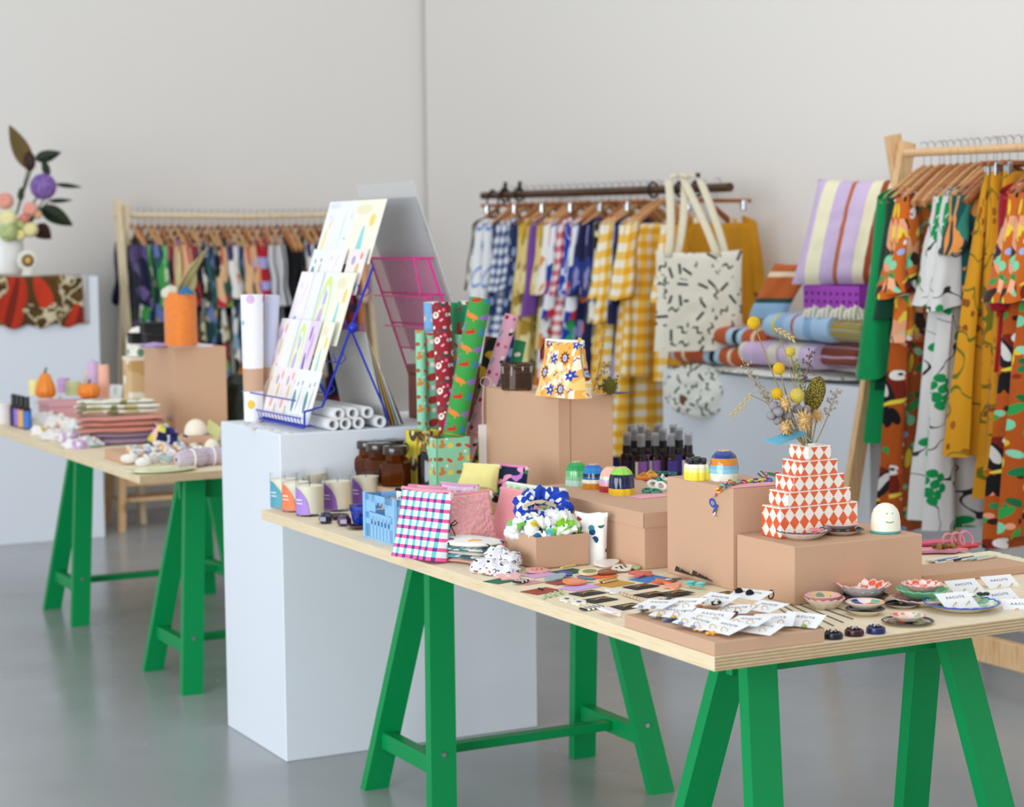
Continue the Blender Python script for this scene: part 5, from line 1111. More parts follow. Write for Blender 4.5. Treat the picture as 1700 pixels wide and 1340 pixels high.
ARTS = [art('vase', '#f1f1f4', [(.3, .3, .12, .28, -10, '#f3e6a8'), (.45, .62, .06, .06, 0, '#f2d88a'), (.35, .75, .05, .05, 0, '#cfe0ee'), (.55, .7, .05, .05, 0, '#f0cfd8'), (.5, .93, .4, .05, 0, '#dfe5ee')]),
        art('face', '#eff2f5', [(.35, .55, .012, .3, -5, '#8a93a6'), (.62, .4, .02, .02, 0, '#5a6070'), (.72, .4, .02, .02, 0, '#5a6070'), (.8, .75, .015, .05, 0, '#8a93a6')]),
        art('cone', '#f4f1dc', [(.45, .2, .1, .3, 0, '#8fd6da'), (.45, .35, .07, .25, 0, '#8fd6da'), (.7, .68, .1, .1, 0, '#f2d774'), (.3, .85, .3, .08, 0, '#efe6c4')]),
        art('lady', '#f0f1f3', [(.3, .4, .12, .22, 15, '#5f8f98'), (.32, .72, .04, .05, 0, '#6a5a58'), (.7, .45, .06, .24, -10, '#c9b8a8'), (.7, .75, .04, .05, 0, '#6a5a58')]),
        art('arch', '#eef1f4', [(.5, .45, .38, .5, 0, '#dcea8c'), (.5, .4, .27, .42, 0, '#f0f2f4'), (.5, .62, .1, .12, 0, '#cbb4e2'), (.55, .45, .1, .1, 0, '#f0e3a0'), (.45, .3, .14, .2, 0, '#c8b2e4'), (.4, .72, .06, .06, 0, '#bfe0e6')]),
        art('umbrella', '#f4eef4', [(.35, .28, .16, .06, 25, '#7f9fe0'), (.6, .7, .2, .03, 60, '#f3d6e4'), (.3, .8, .05, .05, 0, '#e2d4f0')]),
        art('leaf', '#e9d4ea', [(.35, .3, .1, .22, 20, '#6f4fa0'), (.6, .6, .1, .22, -15, '#d0a4dc'), (.35, .8, .08, .12, 0, '#7a4fa8'), (.7, .2, .05, .1, 0, '#f4eef4'), (.5, .05, .5, .06, 0, '#3f58b0')]),
        art('blossom', '#f3e7e6', [(.3, .3, .12, .1, 20, '#e8a494'), (.65, .55, .1, .14, 0, '#d9c48a'), (.35, .75, .1, .1, 0, '#b9a4d0'), (.75, .85, .08, .08, 0, '#e89a8a'), (.8, .2, .06, .1, 30, '#8fae9a')]),
        art('party', '#f2efe8', [(.3, .35, .08, .2, 10, '#7f9fc0'), (.6, .5, .08, .22, -5, '#e8b87a'), (.45, .75, .05, .05, 0, '#d87a6a'), (.75, .75, .06, .06, 0, '#e9d37a'), (.2, .7, .05, .1, 0, '#8fb48a')]),
        art('plain', '#f0f0f1', [(.4, .5, .1, .02, 40, '#dfe3ea'), (.6, .7, .02, .08, 0, '#e6dfe8')])]
def card(u0, u1, f0, h, out, a, label, lean=R(4), th=.0025):
    """a card from u0 to u1 across the stand, foot at fraction f0 of the slope, height h"""
    v, z = sl(f0, out); w = (u1 - u0) * Lu
    o = MB()
    o.add([(-th, y, q) for q in (0, h) for y in (0, w)] + [(0, y, q) for q in (0, h) for y in (0, w)], [(0, 1, 3, 2), (5, 4, 6, 7), (1, 0, 4, 5), (2, 3, 7, 6), (0, 2, 6, 4), (3, 1, 5, 7)], [0, 1, 1, 1, 1, 1],
          [(1 - y / w, q / h) for q in (0, h) for y in (0, w)] * 2)
    c = o.obj('greeting_card', [ARTS[a], PAPER], None, W(SU0 + u0 * Lu, v, z), 0, smooth=False)
    c.rotation_euler = (Matrix.Rotation(ANG, 3, 'Z') @ Matrix.Rotation(pi / 2 - SLA - lean, 3, 'Y')).to_euler()
    return tag(c, label, 'card', 'greeting cards on the blue stand')
tier = [(.01, .215, .022, [(0, .2, 8, 'small party card'), (.2, .38, 7, 'small blossom card'), (.39, .57, 7, 'small blossom print card'), (.58, .78, 3, 'small card with two ladies'), (.79, .99, 3, 'small card with dancing figures')], 'bottom row'),
        (.16, .27, .03, [(.02, .2, 7, 'pale blossom card'), (.20, .38, 9, 'plain pale card'), (.36, .56, 4, 'rainbow arch card'), (.56, .74, 6, 'lilac leaf card'), (.78, .97, 2, 'teal cone card')], 'second row'),
        (.345, .30, .02, [(.02, .28, 5, 'blue umbrella card'), (.26, .46, 9, 'plain white card'), (.44, .70, 4, 'lime rainbow arch card'), (.70, .98, 2, 'teal cone and sun card')], 'third row'),
        (.565, .19, .016, [(.04, .3, 3, 'card with a lady in teal'), (.3, .62, 5, 'pale party card'), (.68, .97, 7, 'pink bicycle card')], 'fourth row'),
        (.70, .27, .012, [(.02, .27, 0, 'yellow vase print'), (.27, .53, 1, 'white print of a face'), (.53, .98, 2, 'print of a teal cone under a sun')], 'top row')]
for f0, h, out, cs, row in tier:
    for k, (a, c, ai, l) in enumerate(cs):
        card(1 - c, 1 - a, f0, h * SLL, out, ai, l + ', ' + ('first', 'second', 'third', 'fourth', 'fifth')[k] + ' in the ' + row + ' of the stand')

# backing prints leaning behind the cards, clear sleeves, second (pink) stand
def quad(name, pts, th, m, label, cat, group=None, rows=None):
    """flat sheet through four world points (with real thickness)"""
    a, b, c, d = [Vector(p) for p in pts]; n = (b - a).cross(d - a).normalized() * th; o = (a + b + c + d) / 4
    bb = MB().add([p - o for p in (a, b, c, d)] + [p - o + n for p in (a, b, c, d)], [(3, 2, 1, 0), (4, 5, 6, 7), (0, 1, 5, 4), (1, 2, 6, 5), (2, 3, 7, 6), (3, 0, 4, 7)], 0, [(0, 0), (1, 0), (1, 1), (0, 1)] * 2)
    q = bb.obj(name, m, None, o, smooth=False); return tag(q, label, cat, group) if label else q
_tp = PU(684, 300, SU0); _tv = uv_of(_tp)[1]
_bk = PU(747, 493, SU0); _sl = (uv_of(_bk)[1] - _tv) / (_bk.z - _tp.z)   # slope of the back face
def bk(z, u, out=0.0): return W(u, _tv + (z - _tp.z) * _sl + out, z)
quad('clear_sleeve', [bk(1.20, SU0, .004), bk(1.20, SU1 - .02, .004), bk(_tp.z, SU1 - .02, .004), bk(_tp.z, SU0, .004)], .0015, PLASTIC, 'large clear plastic sleeve rising above the back of the card stand', 'print sleeve')
quad('clear_sleeve', [bk(1.21, SU0 + .01, -.006), bk(1.21, SU1 - .05, -.006), bk(_tp.z - .05, SU1 - .05, -.006), bk(_tp.z - .05, SU0 + .01, -.006)], .0015, mat('grey_sleeve', '#b9bbbd', .2, alpha=.55), 'greyish sleeved print just inside the clear sleeve', 'print sleeve')
t = thing('card_stand', 'pink wire card rack behind the blue card stand', 'card stand', W(SU0, 0, 0), ANG)
zt = PU(713, 428, SU0).z
for dv in (0.0,):
    for u in (0, Lu - .02):
        MB().tube([(_tv + (z - _tp.z) * _sl - .03, u, z) for z in (zt, 1.25, 1.08, 1.004)], .004, 8).obj('side_rail', PINKW, t)
    for k, z in enumerate((zt, zt - .004, zt - .115, zt - .125, zt - .215, zt - .225, zt - .3)):
        v = _tv + (z - _tp.z) * _sl - .03 - (.03 if k % 2 else 0)
        MB().tube([(v, 0, z), (v, Lu - .02, z)], .0028, 6).obj('cross_wire', PINKW, t)
    for k in range(22):
        u = (Lu - .02) * (k + .5) / 22
        MB().tube([(_tv + (z - _tp.z) * _sl - .034, u, z) for z in (zt, zt - .3)], .0016, 5).obj('upright_wire', PINKW, t)
    for z in (zt - .06, zt - .17):
        v = _tv + (z - _tp.z) * _sl - .03
        MB().tube([(v, 0, zt if z > zt - .1 else zt - .115), (v - .07, 0, zt if z > zt - .1 else zt - .115), (v - .05, 0, z - .055)], .0028, 6).obj('pocket_side', PINKW, t)
GREYP = [mat('print_edge_%d' % k, c, .6) for k, c in enumerate(('#c9c7c2', '#a9a49a', '#d6a23c', '#b9b6b2', '#e6e3dd', '#8d8a86'))]
for k in range(6):
    x0, y0, x1, y1 = 606 + k * 5, 552 + k * 12, 640 + k * 6, 706
    a = PU(x0, y0, SU0 + .03); b = PU(x1, y1 + 3, SU0 + .03); b.z = 1.003
    quad('framed_print', [b, b + UU * .33, a + UU * .33, a], .003, GREYP[k], 'sleeved art print leaning under the card stand, ' + ('first', 'second', 'third', 'fourth', 'fifth', 'sixth')[k] + ' from the card side', 'print', 'leaning art prints')
# boxes and rolls on the plinth
t = thing('gift_box', 'terracotta red box standing behind the card stand on the centre plinth', 'box', W(2.53, .66, 1.0), ANG)
MB().box(0, .2, 0, .26, 0, .145, 0, .003).obj('body', plain('#9b4f45', .6), t); MB().box(-.003, .203, -.003, .263, .146, .175, 0, .003).obj('lid', plain('#9b4f45', .6), t)
t = thing('gift_box', 'purple box with a white label on top of the terracotta box', 'box', W(2.545, .665, 1.176), ANG - .1)
b = MB().box(0, .075, 0, .1, 0, .12, 0, .002); b.obj('body', plain('#5d3d84', .6), t)
MB().box(.012, .062, -.0008, 0, .02, .052).obj('label', PAPER, t, smooth=False); MB().box(-.002, .078, .02, .103, .12, .124).obj('flap', plain('#54367a', .6), t, smooth=False)
MB().box(.02, .055, -.0008, 0, .08, .083).obj('print', PAPER, t, smooth=False)
for k, (px, py) in enumerate(((553, 707), (574, 706), (596, 705), (632, 702), (563, 688), (586, 686), (611, 690))):
    p = PU(px, py, SU0 - .012); r = .0185; p.z = 1.0 + r + (.001 if py > 695 else r * 1.72)
    t = thing('paper_roll', 'white paper roll lying under the card stand, ' + ('left of the lower row', 'second of the lower row', 'third of the lower row', 'right end of the lower row', 'left of the upper row', 'middle of the upper row', 'right of the upper row')[k], 'paper roll', p, ANG, 'paper rolls under the stand')
    t.rotation_euler = (R(-90), 0, ANG)
    MB().lathe([(r, 0), (r, .32), (r * .62, .32), (r * .62, .0), (r, 0)], 22).obj('roll', PAPER, t); MB().lathe([(r * .82, -.0006), (r * .8, -.0002)], 22).obj('edge', plain('#c8c8d4', .8), t)
WR1 = mat('roll_print_one', p_spots('#f0edf2', ['#e9c23c', '#f0edf2', '#7fc9d0', '#c9d95a', '#f0edf2', '#d8b4dc'], 20, .32), .6); WR2 = mat('roll_print_two', p_two(p_stripes([(0, '#c9cbe0'), (.5, '#d9dae6')], .2), p_spots('#c9cbe0', ['#e6dc6a', '#9fc9dc', '#d9d2e6'], 14, .45), 8), .6)
for top, bot, r, m, l, u in (((418, 489), (421, 690), .036, WR1, 'tall white printed roll with yellow squiggles, standing left of the card stand', 2.93), ((452, 489), (444, 690), .024, WR2, 'lavender printed roll standing just left of the card stand', 2.97)):
    a = PU(bot[0], bot[1], u); a.z = 1.002; e = PU(top[0], top[1], u); L = e.z - 1.002
    t = thing('poster_roll', l, 'paper roll', a); t.rotation_euler = (e - a).to_track_quat('Z', 'Y').to_euler()
    MB().lathe([(r * .82, 0), (r, L), (r * .85, L), (r * .8, L - .05)], 28).obj('roll', m, t)
    MB().lathe([(r * .885, L * .24), (r * .93, L * .42)], 28).obj('kraft_band', KRAFT, t, (0, 0, 0)); t.children[-1].scale = (1.02, 1.02, 1)
for k, (px, py) in enumerate(((404, 709), (418, 716), (432, 711), (446, 718), (425, 706), (462, 719), (478, 723))):
    t = tag(MB().lathe([(0, 0), (.016, 0), (.016, .003), (.006, .004), (0, .004)], 16).obj('pin_badge', plain('#d9d4c8', .3), None, P(px, py - 4, 1.0)), 'pale round pin badge lying at the foot of the blue card stand', 'badge', 'pin badges on the centre plinth')
# ---------------------------------------------------------------- left table
LB = .36; c0 = P(288, 578, TZ + LB); cu, cv = uv_of(c0)
lu_ = uv_of(P(217, 572, TZ + LB))[0] - cu; lv_ = uv_of(P(360, 573, TZ + LB))[1] - cv
kraft_box('kraft_box', cu, cv, lu_, lv_, TZ, LB, 'tall kraft box on the left table under the orange felt basket')
ZL = TZ + LB
t = tag(MB().box(0, .17, 0, .2, 0, .008, 0, .003).obj('serving_board', plain('#e6e0e6', .4), None, W(cu + .0, cv + .002, ZL), ANG), 'thin pale board under the orange felt basket', 'board')
p = P(301, 574, ZL + .008)
t = thing('felt_basket', 'tall orange felt basket on top of the tall kraft box on the left table', 'basket', p)
ORF = mat('orange_felt', lambda g: g.mix(g.noise(g.co('Object'), 60, 3), C('#e8782a'), C('#f3954a')), .95, sheen=.3, bump=(70, .8))
MB().lathe([(0, 0), (.062, 0), (.066, .006), (.066, .215), (.064, .22), (.06, .215), (.06, .19), (0, .19)], 30, 0, None, lambda a, k: 1 + .02 * sin(a * 5 + k)).obj('body', ORF, t)
MB().add([(.0, -.067, .215), (.05, -.06, .215), (.07, -.04, .21), (.035, -.075, .25), (.0, -.069, .212), (.05, -.062, .212), (.07, -.042, .207), (.035, -.077, .247)], [(0, 1, 2, 3), (7, 6, 5, 4), (0, 3, 7, 4), (2, 6, 7, 3), (0, 4, 5, 1), (1, 5, 6, 2)]).obj('tag', plain('#2f78ae', .6), t, smooth=False)
DRYL = mat('dry_leaf', lambda g: g.mix(g.noise(g.co('Object'), 30, 3), C('#8a8048'), C('#ddd3a0')), .8)
def leaf_mesh(b, L, w, curl=.3, mi=0, M=None, n=8, point=1.0):
    def f(a, q):
        x = (q - .5) * 2; wd = w * sin(pi * min(1, max(0, a)) ** .8) ** .8 * (1 - .15 * a * point)
        return (x * wd, curl * L * a * a + abs(x) * wd * .35, L * a)
    return b.grid(f, 4, n, mi, M) if False else b.grid(lambda q, a: f(a, q), 4, n, mi, M)
for k in range(7):
    a = k * 2.1; lean = .15 + .1 * (k % 3)
    o = leaf_mesh(MB(), .15 + .05 * (k % 3), .03, .25).obj('dried_leaf', DRYL, None, p + Vector((.03 * cos(a), .03 * sin(a), .195))); o.rotation_euler = (lean * sin(a) * 1.2, lean * cos(a), a)
    o.modifiers.new('thickness', 'SOLIDIFY').thickness = .002
    tag(o, 'curled dry yellow grey leaf standing in the orange felt basket', 'dried leaf', 'dried leaves in the orange basket')
tag(crumple('seed_pod', '', p + Vector((-.035, -.02, .2)), .04, .03, .035, plain('#d9d3c0', .7), 2, amp=.2), 'pale round seed head in the orange felt basket', 'seed head').name = 'seed_head'
BLK = plain('#1d1b20', .6)
for k, (px, py, dz, w, l) in enumerate(((233, 571, 0, .055, 'lower left'), (258, 573, 0, .1, 'lower right'), (254, 572, .047, .11, 'upper'))):
    t = thing('jewellery_box', l + ' of the small black boxes beside the orange felt basket', 'box', P(px, py, ZL) + Vector((0, 0, dz)) - VV * .03 + UU * .02, ANG, 'black boxes')
    MB().box(0, w * .8, 0, .07, 0, .03, 0, .001).obj('body', BLK, t); MB().box(-.001, w * .8 + .001, -.001, .071, .031, .046, 0, .001).obj('lid', BLK, t)
tag(crumple('scarf', '', P(262, 576, ZL) - VV * .01, .075, .05, .012, cloth('lilac_scarf', p_spots('#b9a0d8', ['#e9e0f2', '#8a6ab8'], 40, .3)), 6.0, 'scarf', ANG - 1.2), 'lilac printed cloth lying on the edge of the tall kraft box at left', 'scarf')
# domed jar and packets behind the box
LT = TZ
p = W(cu + lu_ + .12, cv + .02, LT)
t = thing('product_box', 'tall cream printed box behind the tall kraft box at left', 'box', p, ANG); MB().box(-.06, .06, -.06, .06, 0, .3, 0, .003).obj('body', cloth('cream_gold', p_blotch(['#e6dcc6', '#d8b98a', '#f0e9dc', '#c9a46a'], 14, .05, 'Object')), t); MB().box(-.061, .061, -.061, .061, .285, .302, 0, .002).obj('lid', plain('#efe6d6', .6), t)
t = thing('domed_jar', 'white domed jar with green sprigs standing on the cream printed box', 'jar', p + Vector((0, 0, .303)))
MB().lathe([(0, 0), (.052, 0), (.056, .004), (.056, .07), (.05, .1), (.034, .12), (.012, .127), (0, .128)], 28).obj('body', mat('sprig_glaze', p_spots('#f0ece0', ['#5f8a6a', '#f0ece0', '#d8b98a'], 18, .3, 'Object'), .3), t)
for k, (px, py, c, l) in enumerate(((173, 655, '#f4b8a2', 'peach'), (167, 650, '#d9b6dc', 'lilac'))):
    t = thing('pillar_candle', 'tall ' + l + ' pillar candle behind the squat pumpkin', 'candle', P(px, py + 5, .88) - Vector((0, 0, .09)) + UU * .12 * k)
    MB().lathe([(0, 0), (.024, 0), (.025, .003), (.025, .235), (.022, .24), (0, .238)], 24, 0, None, lambda a, k_: 1 + .04 * cos(a * 8)).obj('body', plain(c, .5), t); MB().tube([(0, 0, .238), (.002, 0, .25)], .0012, 5).obj('wick', INKB, t)
for k, (px, py, w) in enumerate(((190, 676, .075), (212, 681, .055))):
    q = P(px, py, TZ + .03); t = thing('gift_card', ('wider', 'narrower')[k] + ' white card with green print propped against the tall kraft box', 'card', q, ANG - 1.1); t.rotation_euler = (R(-10), 0, ANG - 1.0)
    MB().box(-w / 2, w / 2, 0, .002, 0, .105).obj('card', PAPER, t, smooth=False); MB().box(-w * .16, w * .05, -.0006, 0, .06, .095).obj('print', plain('#a9d8b4', .7), t, smooth=False)
# pink boxes with pumpkins and candles
PKB = plain('#d6a0aa', .6); PZ = .1
for k, (px, py, px2, l) in enumerate(((84, 707, 45, 'under the tall pumpkin'), (124, 702, 112, 'under the squat pumpkin'))):
    f = P(px if k == 0 else 126, py, TZ); t = thing('gift_box', 'dusty pink box on the left table ' + l, 'box', f, ANG)
    L, D = (.2, .13) if k == 0 else (.1, .14)
    MB().box(0, D, 0, L, 0, PZ - .022, 0, .002).obj('body', PKB, t); MB().box(-.002, D + .002, -.002, L + .002, PZ - .021, PZ, 0, .002).obj('lid', PKB, t)
def pumpkin(p, r, prof, label, lobes):
    t = thing('pumpkin', label, 'pumpkin', p); ORG_ = mat('pumpkin_orange', lambda g: g.mix(g.noise(g.co('Object', (30, 30, 4)), 2, 3), C('#e8791a'), C('#f39a3c')), .4)
    MB().lathe([(r * a, z) for a, z in prof], 60, 0, None, lambda a, k: 1 + .1 * (abs(cos(a * lobes / 2)) - .6)).obj('body', ORG_, t, angle=60)
    z = prof[-1][1]; MB().tube([(0, 0, z - .004), (.002, 0, z + .012), (.007, 0, z + .024)], [.007, .0045, .005], 7).obj('stem', mat('pumpkin_stem', '#4c4a2e', .8), t)
PZT = TZ + PZ + .001
f1 = P(84, 707, TZ) + VV * .06 + UU * .075; f1.z = PZT
pumpkin(P(76, 661, PZT), .046, [(0, 0), (.6, .001), (.95, .014), (1, .034), (.86, .06), (.62, .085), (.52, .1), (.32, .112), (0, .113)], 'tall orange gourd on the left pink box', 10)
pumpkin(P(148, 661, PZT), .05, [(0, .004), (.5, 0), (.9, .01), (1, .032), (.92, .052), (.6, .066), (.2, .066), (0, .06)], 'squat orange pumpkin on the right pink box', 12)
def tin(px, py, r, h, c, label, z=PZT, ridges=0, lid=True):
    t = thing('candle_tin', label, 'candle', P(px, py, z))
    MB().lathe([(0, 0), (r, 0), (r, h * .45), (r * .94, h * .47), (r * .94, h * .5), (r, h * .52), (r, h * .96), (r * .95, h), (0, h)], 26, 0, None, (lambda a, k: 1 + .06 * cos(a * ridges)) if ridges else None).obj('tin', plain(c, .4), t)
    MB().lathe([(r * .9, h), (r * .8, h + .003), (0, h + .003)], 20).obj('top', plain(c, .5), t)
tin(57, 655, .024, .065, '#f3e49a', 'pale yellow ribbed candle left of the tall gourd', ridges=12)
tin(122, 656, .036, .062, '#cdd8a0', 'pale green two-part tin left of the squat pumpkin')
tin(106, 652, .028, .065, '#c89ad0', 'lilac tin half behind the pale green tin')
tin(151, 646, .034, .085, '#e6d2c6', 'beige tin behind the squat pumpkin')
# bottles and tub
for k, (px, c, l) in enumerate(((24, '#2a2668', 'navy'), (31, '#9a78d0', 'lilac'), (38, '#e8b04c', 'amber yellow'), (46, '#3f74c8', 'blue'))):
    q = P(px, 707 + k * 2, TZ); t = thing('dropper_bottle', 'small bottle with ' + l + ' label and black cap at the left edge', 'bottle', q, 0, 'dropper bottles')
    MB().lathe([(0, 0), (.016, 0), (.018, .003), (.018, .085), (.012, .095), (.009, .098)], 18).obj('bottle', BOTB, t)
    MB().lathe([(.0186, .006), (.0186, .08)], 18).obj('label', plain(c, .5), t); MB().lathe([(.0115, .096), (.0115, .135), (.01, .14), (0, .14)], 14).obj('cap', BLACK, t)
t = thing('lidded_tub', 'white lidded tub at the left edge of the picture', 'tub', P(3, 703, TZ)); MB().lathe([(0, 0), (.038, 0), (.04, .003), (.04, .075), (0, .075)], 24).obj('tub', plain('#efedf0', .4), t); MB().lathe([(.041, .07), (.041, .09), (.038, .092), (0, .092)], 24).obj('lid', plain('#e9e7ea', .4), t)
# fabrics in the middle of the left table
def lt(px, py, dz=0.0): return P(px, py, TZ) + Vector((0, 0, dz))
WSO = felt('#ece8e4'); PRN = [cloth('lt_floral', p_blotch(['#ece8e4', '#cfd9dc', '#e9e4e0', '#d8c0cc', '#e9e7e2', '#a8bcb8'], 26, .05)), cloth('lt_teal', p_blotch(['#e6e9e8', '#7fa6a8', '#e6e9e8', '#c9d6d6'], 24, .05)), cloth('lt_peach', p_blotch(['#ece8e4', '#e08a5c', '#ece8e4', '#e9d9c9'], 20, .05)), cloth('lt_lilac', p_blotch(['#e9e2ea', '#c9a8cc', '#ece8e8', '#e0d0e2'], 26, .05)), cloth('lt_mustard', p_blotch(['#ece8e0', '#c9a94c', '#ece8e0', '#e9e0c9'], 26, .05))]
for k, (px, py, dz, sx, sz, m, l) in enumerate(((84, 690, .04, .07, .04, WSO, 'white frilled scrunchie, topmost of the white heap'), (74, 708, .0, .06, .045, WSO, 'white scrunchie at the left of the white heap'), (98, 712, .0, .06, .045, WSO, 'white scrunchie at the right of the white heap'), (68, 722, .0, .045, .03, PRN[4], 'mustard and white scrunchie at the table edge'), (92, 730, .0, .06, .03, WSO, 'white scrunchie lowest at the table edge'),
        (118, 716, .0, .055, .04, PRN[2], 'peach and white scrunchie in the heap'), (118, 733, .0, .055, .03, PRN[3], 'lilac and white scrunchie at the table edge'), (134, 724, .0, .055, .045, PRN[1], 'teal and white scrunchie in the heap'), (142, 742, .0, .06, .03, PRN[0], 'pastel floral scrunchie right of the heap'), (125, 744, .0, .05, .024, PRN[3], 'pale lilac scrunchie nearest the table edge'))):
    tag(crumple('fabric_scrunchie', '', lt(px, py, dz), sx, sx * .9, sz, m, k * 2.3, amp=.4), l, 'scrunchie', 'scrunchies on the left table')
PCH = felt('#d9907e'); LIL = felt('#a488a0'); GRF = cloth('green_sprig', p_blotch(['#ece9dc', '#ece9dc', '#8a8a4a', '#e4e2d2', '#c9c08a'], 22, .05))
c_ = lt(205, 738); cu2, cv2 = uv_of(c_)
t = fold_stack('folded_cloths', 'stack of folded peach and mauve cloths in front of the tall kraft box', lt(208, 738) + UU * .05, ANG - .15, .34, .15, [(LIL, .028, .0), (LIL, .022, -.004), (PCH, .026, .01), (PCH, .024, .006), (PCH, .02, .008)], seed=3)
fold_stack('folded_cloths', 'folded cream and olive floral cloths on top of the peach cloths', lt(208, 738) + UU * .10 + Vector((0, 0, .116)), ANG - .12, .33, .14, [(GRF, .022, .0), (GRF, .022, .004), (GRF, .018, -.01)], seed=5)
MULT = cloth('lt_multi', p_blotch(['#2a2f7a', '#c98ad0', '#6fb0d8', '#f0c9a0', '#e9e4ee', '#1c1f4a', '#d8d24c'], 30, .03))
tag(crumple('headscarf', '', lt(272, 738), .055, .04, .06, MULT, 4.4, amp=.3), 'bunched navy, blue and pink printed headscarf beside the tall box', 'scarf')
scrunchie('headband', 'purple patterned headband lying over the small open box', lt(283, 722, .03), .04, MULT, .01, (R(70), 0, 1.0), 2, cat='headband')
fT = P(208, 772, TZ); tu, tv = uv_of(fT)
kraft_box('kraft_tray', tu, tv, .26, .34, TZ, .035, 'flat kraft tray with trinkets on the left table')
for k in range(14):
    q = W(tu + .03 + .07 * (k % 3) + .02 * rnd.random(), tv + .04 + .02 * k, TZ + .036)
    t = thing('beaded_earring', 'pale beaded earring lying on the flat tray of the left table', 'earring', q, k, 'beaded earrings on the left tray')
    for j in range(4): MB().ball((.012 * cos(j * 1.6), .012 * sin(j * 1.6), .008), .012, .009, .008, 8, 5).obj('bead', plain(['#efece8', '#dfe6ea', '#e8b040', '#e9d8cc', '#9ab8d8', '#f0eeea', '#3a3f50'][(k + j) % 7], .4), t)
q = P(316, 757, TZ); ou, ov = uv_of(q)
open_tray(ou, ov, .11, .09, TZ, .075, 'small open kraft box with an egg-shaped head on the left table', .0025)
t = thing('egg_head', 'cream egg-shaped head with a navy band in the small open box', 'ornament', W(ou + .05, ov + .04, TZ + .04)); MB().ball((0, 0, .04), .044, .044, .052, 20, 14).obj('head', plain('#efe4d0', .5), t); MB().torus(.0435, .005, 28, 7, 0, TM(z=.033, rx=.1)).obj('band', plain('#262a5c', .7), t)
t = thing('egg_head', 'plain cream egg-shaped head beside the yarn bundles', 'ornament', P(352, 766, TZ)); MB().ball((0, 0, .04), .03, .03, .042, 18, 12).obj('head', plain('#efe4d0', .5), t)
t = thing('swing_tag', 'lime and white card leaning in the small open box', 'tag', W(ou + .03, ov + .09, TZ + .05), ANG); t.rotation_euler = (R(-40), R(35), ANG); MB().box(-.03, .03, -.001, .001, 0, .09).obj('card', plain('#dfe29a', .6), t, smooth=False)
YRN = [cloth('yarn_multi', p_stripes([(0, '#d9c9dc'), (.15, '#9a86c0'), (.3, '#e9e2e0'), (.45, '#e0a07a'), (.55, '#8aa0c8'), (.75, '#e6d7c8'), (.9, '#c98aa0')], .02, 0)), cloth('yarn_blue', p_stripes([(0, '#c9cfe6'), (.2, '#5a66b0'), (.4, '#e9e2e0'), (.6, '#d8a08a'), (.8, '#7f86c0')], .018, 0))]
for k, (px, py, r, L, m, a, l) in enumerate(((318, 776, .034, .12, 0, .2, 'multicoloured yarn bundle nearest the table corner'), (352, 772, .034, .11, 0, .1, 'multicoloured yarn bundle against the white plinth'), (357, 744, .034, .12, 1, .5, 'blue and cream yarn bundle beside the plinth'))):
    t = thing('yarn_bundle', l, 'yarn', lt(px, py, r * .92), ANG + a); b = MB(); b.lathe([(.006, -L / 2), (r * .7, -L / 2 + .004), (r, -L / 4), (r * .92, 0), (r, L / 4), (r * .7, L / 2 - .004), (.006, L / 2)], 26, 0, TM(ry=R(90)), lambda a_, k_: 1 + .05 * sin(a_ * 9 + k_ * 2)); b.obj('skein', YRN[m], t)
    MB().torus(r * .95, .004, 24, 6, 0, TM(ry=R(90))).obj('band', plain('#efe9e2', .7), t)
t = thing('oval_plate', 'pale lime oval plate at the corner of the left table', 'plate', lt(268, 783)); MB().lathe([(0, 0), (.075, 0), (.1, .008), (.1, .011), (.072, .005), (0, .004)], 36, 0, TM(rz=ANG) @ Matrix.Diagonal((1.25, .8, 1, 1))).obj('plate', glaze('#dfe6b4'), t)
for k, (px, py) in enumerate(((215, 772), (230, 769), (246, 767), (262, 765), (278, 766), (238, 778), (255, 775), (272, 774), (290, 770))):
    t = thing('baby_sock', 'small white knitted bootie in the heap at the corner of the left table', 'sock', lt(px, py, .012), k * 1.3, 'heap of white knitted booties')
    MB().ball((0, 0, .012), .032, .018, .017, 12, 8, 0, None, lambda d: 1 + .2 * n3(d, 2, k)).obj('foot', PRN[0] if k % 3 else WSO, t); MB().torus(.013, .006, 14, 6, 0, TM(.016, 0, .026, 0, R(40))).obj('cuff', WSO, t)
q = W(cu + .22, cv + lv_ + .16, TZ)
tag(crumple('dark_bag', '', q, .12, .12, .165, mat('dark_green_bag', p_spots('#14241c', ['#2f5f8a', '#14241c', '#b08a2a', '#1c3a2a'], 9, .22, 'Object'), .45), 8.0, 'bag', amp=.22, n=34), 'dark green glossy bag standing behind the tall kraft box at left', 'bag')

# ---------------------------------------------------------------- tall plinth at the left: draped textile, vase, flowers
LPZ = 1.41; LU = 7.352
BATIK = cloth('batik', p_two(p_motif('#5a3d1a', [(.3, .5, .22, .5, 15, '#b83420'), (.3, .5, .06, .5, 15, '#7a2418'), (.8, .3, .12, .3, -20, '#c23a22')], .34, .3), p_lines(p_blotch(['#5a4420', '#6e5426', '#4a3418'], 8, .1), '#cbbd9c', 16, .05), 4.5, .5))
va = uv_of(PU(-15, 500, LU))[1]; vb = uv_of(PU(136, 500, LU))[1]; hz = LPZ - PU(80, 541, LU).z
def drape(a, b):
    v = va + (vb - va) * a; s = b * (.3 + hz)
    if s < .3: return W(LU + .3 - s, v, LPZ + .006 + .003 * sin(9 * a))
    z = LPZ - (s - .3); return W(LU - .012 - .01 * (sin(17 * a + 3 * b) + 1) * min(1, (s - .3) * 8), v, z + .012 * sin(21 * a) * b)
o = MB().grid(drape, 60, 30, 0, None, ((vb - va), .3 + hz)).obj('draped_textile', BATIK, None); md = o.modifiers.new('thickness', 'SOLIDIFY'); md.thickness = .005; md.offset = 1
